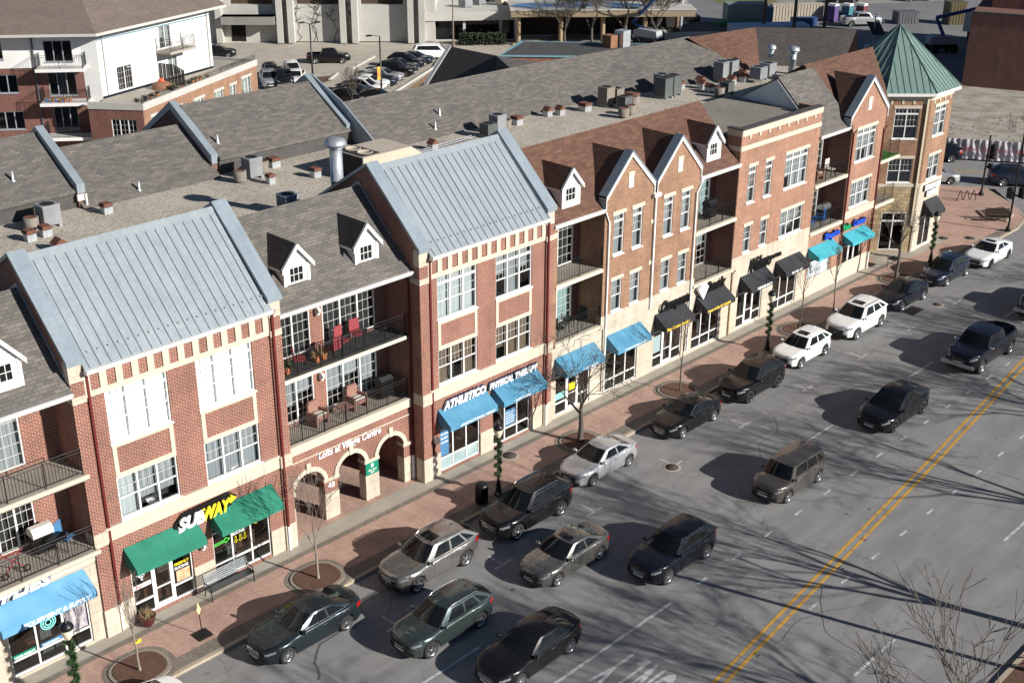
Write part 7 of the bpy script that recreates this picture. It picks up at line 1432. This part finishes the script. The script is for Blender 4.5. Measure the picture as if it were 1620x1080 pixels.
b.box(0, 30, 0, 24, -.2, 7.8, 0, TI); b.box(1.5, 36, 5.0, 30, 7.8, 19, 0, TI); b.build('wall', BR_DARK, IB); b = MB(); b.box(-.1, 30, -.1, .3, 7.8, 8.0, 0, TI); b.build('parapet', DARKWALL, IB); b = MB(); b.box(6.2, 7.5, 4.95, 5.0, 8.4, 11, 0, TI); b.build('boarded_opening', mottled('orange_boards', (.42, .2, .06), (.5, .26, .1)), IB)
# site machines and huts
def boomlift(x, y, rz, label, m=SITEBLUE, boom=((0, 0, 1.4), (-3.5, 0, 3.6), (-9, 0, 6.2))):
    t = thing('boom_lift', (x, y, -.1), label, 'boom lift', None, rz); b = MB(); b.box(-1.6, 1.6, -1.0, 1.0, .5, 1.0); b.build('chassis', BLACK, t, local=True)
    for sx in (-1.2, 1.2):
        for sy in (-1.05, 1.05): b = MB(); b.lathe([(.5, -.18), (.5, .18), (0, .18)], 14, (sx, sy, .5), ax=1); b.build('wheel', RUBBER, t, local=True, uv=False)
    b = MB(); b.prism([(-1.6, 1.0), (1.9, 1.0), (1.9, 1.8), (1.2, 2.1), (-1.4, 1.9)], 1, -.8, .8); b.build('turntable', flat('grey_enamel', (.35, .36, .38)), t, local=True); b = MB()
    for p, q in zip(boom, boom[1:]): b.tube(p, q, .28, .2, 4)
    b.build('boom', m, t, local=True, uv=False); p = boom[-1]; b = MB(); [b.tube((p[0]+a, c, p[2]), (p[0]+a, c, p[2]+1.1), .04, n=4) for a in (-.9, 0) for c in (-.9, .9)]; b.box(p[0]-.9, p[0], -.9, .9, p[2], p[2]+.06); b.build('basket', GALV, t, local=True, uv=False)
boomlift(150.5, 33.0, R(140), 'large blue boom lift on the shaded site in front of the box truck', boom=((0, 0, 2), (1.2, 0, 4.2), (-10, 0, 6.5))); boomlift(127.5, 61.5, R(100), 'blue boom lift with its arm raised among the bare trees', boom=((0, 0, 1.8), (2.5, 0, 2.6), (-3, 3.5, 7.0)))
t = thing('box_truck', (162, 32, 0), 'white box truck by the brick building on the site', 'truck', rz=R(-65)); b = MB(); b.box(-3.5, 2.6, -1.25, 1.25, 1.1, 3.7); b.build('box', STUCCO, t, local=True); b = MB(); b.prism([(2.7, .6), (4.6, .6), (4.6, 1.5), (4.1, 2.6), (2.7, 2.6)], 1, -1.15, 1.15); b.build('cab', STUCCO, t, local=True); b = MB(); b.prism([(4.15, 1.6), (4.56, 1.6), (4.2, 2.5), (4.1, 2.5)], 1, -1.0, 1.0); b.build('windscreen', CARGLASS, t, local=True)
for sx in (-2.4, 3.6):
    for sy in (-1.1, 1.1): b = MB(); b.lathe([(.5, -.15), (.5, .15), (0, .15)], 14, (sx, sy, .5), ax=1); b.build('wheel', RUBBER, t, local=True, uv=False)
car('pickup', 159.4, 49.5, R(-38), SIL, 'silver pickup truck on the sunlit edge of the site', detail=False, name='pickup_truck', cat='pickup truck')
for i, (m, u) in enumerate(((flat('dusky_purple', (.09, .055, .19)), 0), (flat('aqua_plastic', (.05, .17, .22)), 1), (flat('dull_red_plastic', (.14, .04, .045)), 2))):
    x, y = 160.2+1.6*u, 54.4-1.35*u; t = thing('portable_toilet', (x, y, 0), ('purple', 'aqua blue', 'dark red')[i]+' portable toilet in the row behind the silver pickup', 'portable toilet', 'portable toilets on the site'); b = MB(); b.box(x-.6, x+.6, y-.6, y+.6, 0, 2.1); b.build('cabin', m, t); b = MB(); b.prism([(x-.6, 2.1), (x+.6, 2.1), (x+.35, 2.4), (x-.35, 2.4)], 1, y-.6, y+.6); b.build('roof', STUCCO, t); b = MB(); b.box(x-.64, x-.6, y-.4, y+.4, .1, 1.9); b.build('door', m, t)
def hut(x, y, w_, d, h, m, label, nm='site_container', cat='container', rz=R(-38)):
    t = thing(nm, (x, y, -.1), label, cat, None, rz); b = MB(); b.box(-w_/2, w_/2, -d/2, d/2, 0, h); b.build('body', m, t, local=True); b = MB(); [b.box(-w_/2+.15+k*.45, -w_/2+.22+k*.45, -d/2-.05, -d/2, .1, h-.1) for k in range(int(w_/.45))]; b.build('rib', m, t, local=True); b = MB(); b.box(-w_/2-.04, w_/2+.04, -d/2-.04, d/2+.04, h, h+.08); b.build('lid', m, t, local=True)
hut(138.3, 50.8, 10, 2.6, 2.6, CONTBLUE, 'pale blue wrapped container between the utility poles'); hut(144.8, 47.0, 4, 2, 1.5, CONTBLUE, 'low pale blue skip right of the utility poles', 'skip', 'skip'); hut(146.5, 60.0, 5.5, 2.4, 3.4, flat('green_grey_panel', (.22, .26, .24)), 'grey green site hut behind the poles', 'site_hut', 'hut'); hut(142.8, 58.4, 6, 2, 1.6, flat('green_skip_paint', (.04, .16, .06)), 'green skip left of the site hut', 'skip', 'skip'); hut(141.0, 65.5, 3, 2, 1.7, BLACK, 'black dumpster beyond the walled yard', 'dumpster', 'dumpster')
hut(157.4, 58.6, 7.5, 1.2, 2.3, mottled('timber_stack', (.50, .44, .34), (.34, .30, .24), 3), 'stack of pale upright boards on the site', 'board_stack', 'board stack'); hut(152.0, 60.6, 2.2, 2.0, 2.2, flat('slate_tank', (.14, .18, .26)), 'pair of blue grey tanks beside the board stack', 'storage_tank', 'tank'); hut(154.6, 55.6, 3.5, 1.2, 1.0, SITEBLUE, 'low blue bins in front of the board stack', 'site_bin', 'bin')
hut(166.5, 46.5, 3, 2.2, 1.6, flat('charcoal_debris', (.10, .10, .11)), 'dark machine beside the far end of the shaded site', 'site_machine', 'machine'); hut(171, 41.5, 2.4, 2.2, 3.0, flat('dull_yellow', (.09, .07, .03)), 'dull yellow machine left of the box truck', 'site_machine', 'machine'); hut(164.5, 54.0, 4, 1.8, .9, DARKWALL, 'low dark pile behind the pickup', 'site_machine', 'machine')
t = thing('walled_yard', (137, 60, 0), 'dark tank inside low concrete walls at the back', 'walled yard'); b = MB(); b.prism([(131.5, 62), (139.0, 55), (144.5, 61), (137, 68)], 2, -.1, .9); b.build('wall', CONC_W, t); b = MB(); b.prism([(132.4, 62), (139.0, 56), (143.6, 61), (137, 67)], 2, .9, 1.0); b.build('basin', DARKWALL, t)
for i, (x, y) in enumerate(((134.0, 61.4), (138.0, 51.3), (138.9, 47.4), (142.8, 45.4))):
    t = thing('utility_pole', (x, y, -.1), ('pale utility pole beside the dense reddish tree', 'leftmost of the three dark utility poles', 'middle one of the three dark utility poles', 'rightmost of the three dark utility poles')[i], 'utility pole', 'utility poles'); b = MB(); b.lathe([(.24, 0), (.17, 11)], 8, (x, y, -.1)); b.build('pole', (GALV, C_WOOD)[min(i, 1)] if i == 0 else mottled('creosote_wood', (.06, .045, .035), (.09, .07, .05), 3), t, uv=False); b = MB(); b.box(x-1, x+1, y-.08, y+.08, 9.8, 9.95); b.build('crossarm', C_WOOD, t)
t = thing('message_trailer', (142.8, 38.7, 0), 'solar panel trailer beyond the brown roof, left of the tower', 'solar trailer'); b = MB(); b.add([(141.8, 38, 2.4), (143.4, 37, 2.2), (144, 38.4, 3.6), (142.4, 39.4, 3.8)], [(0, 1, 2, 3)]); b.build('solar_panel', CARGLASS, t); b = MB(); b.tube((142.8, 38.4, -.1), (142.8, 38.4, 4.8), .07, n=5); b.box(142.2, 143.6, 37.8, 39.2, .2, .9); b.build('frame', GALV, t)
for i, (x, y, m) in enumerate(((176, 78, BLK), (182, 74, BLU), (188, 69, SIL), (176, 62, BLK), (186, 55, SIL), (196, 50, BLU))): car('sedan', x, y, R(-35), m, ('black', 'dark blue', 'silver', 'black', 'silver', 'dark blue')[i]+' car at the very top of the view, number %s from the left' % ('one', 'two', 'three', 'four', 'five', 'six')[i], detail=False, group='cars along the farthest road')
# opposite-side lamp whose shadow crosses the road, and one distant belt of ground beyond the site
t = thing('street_light', (40.2, -27.0, 0), 'tall street light on the opposite verge, its long thin shadow crossing the road', 'street light'); b = MB(); b.lathe([(.16, 0), (.12, .5), (.09, 7.2)], 8, (40.2, -27, 0)); b.build('pole', BLACK, t, uv=False); b = MB(); b.lathe([(.09, 0), (.13, .35), (.13, .6), (.05, .8)], 10, (40.2, -27, 5.0)); b.build('banner_arm', BLACK, t, uv=False)
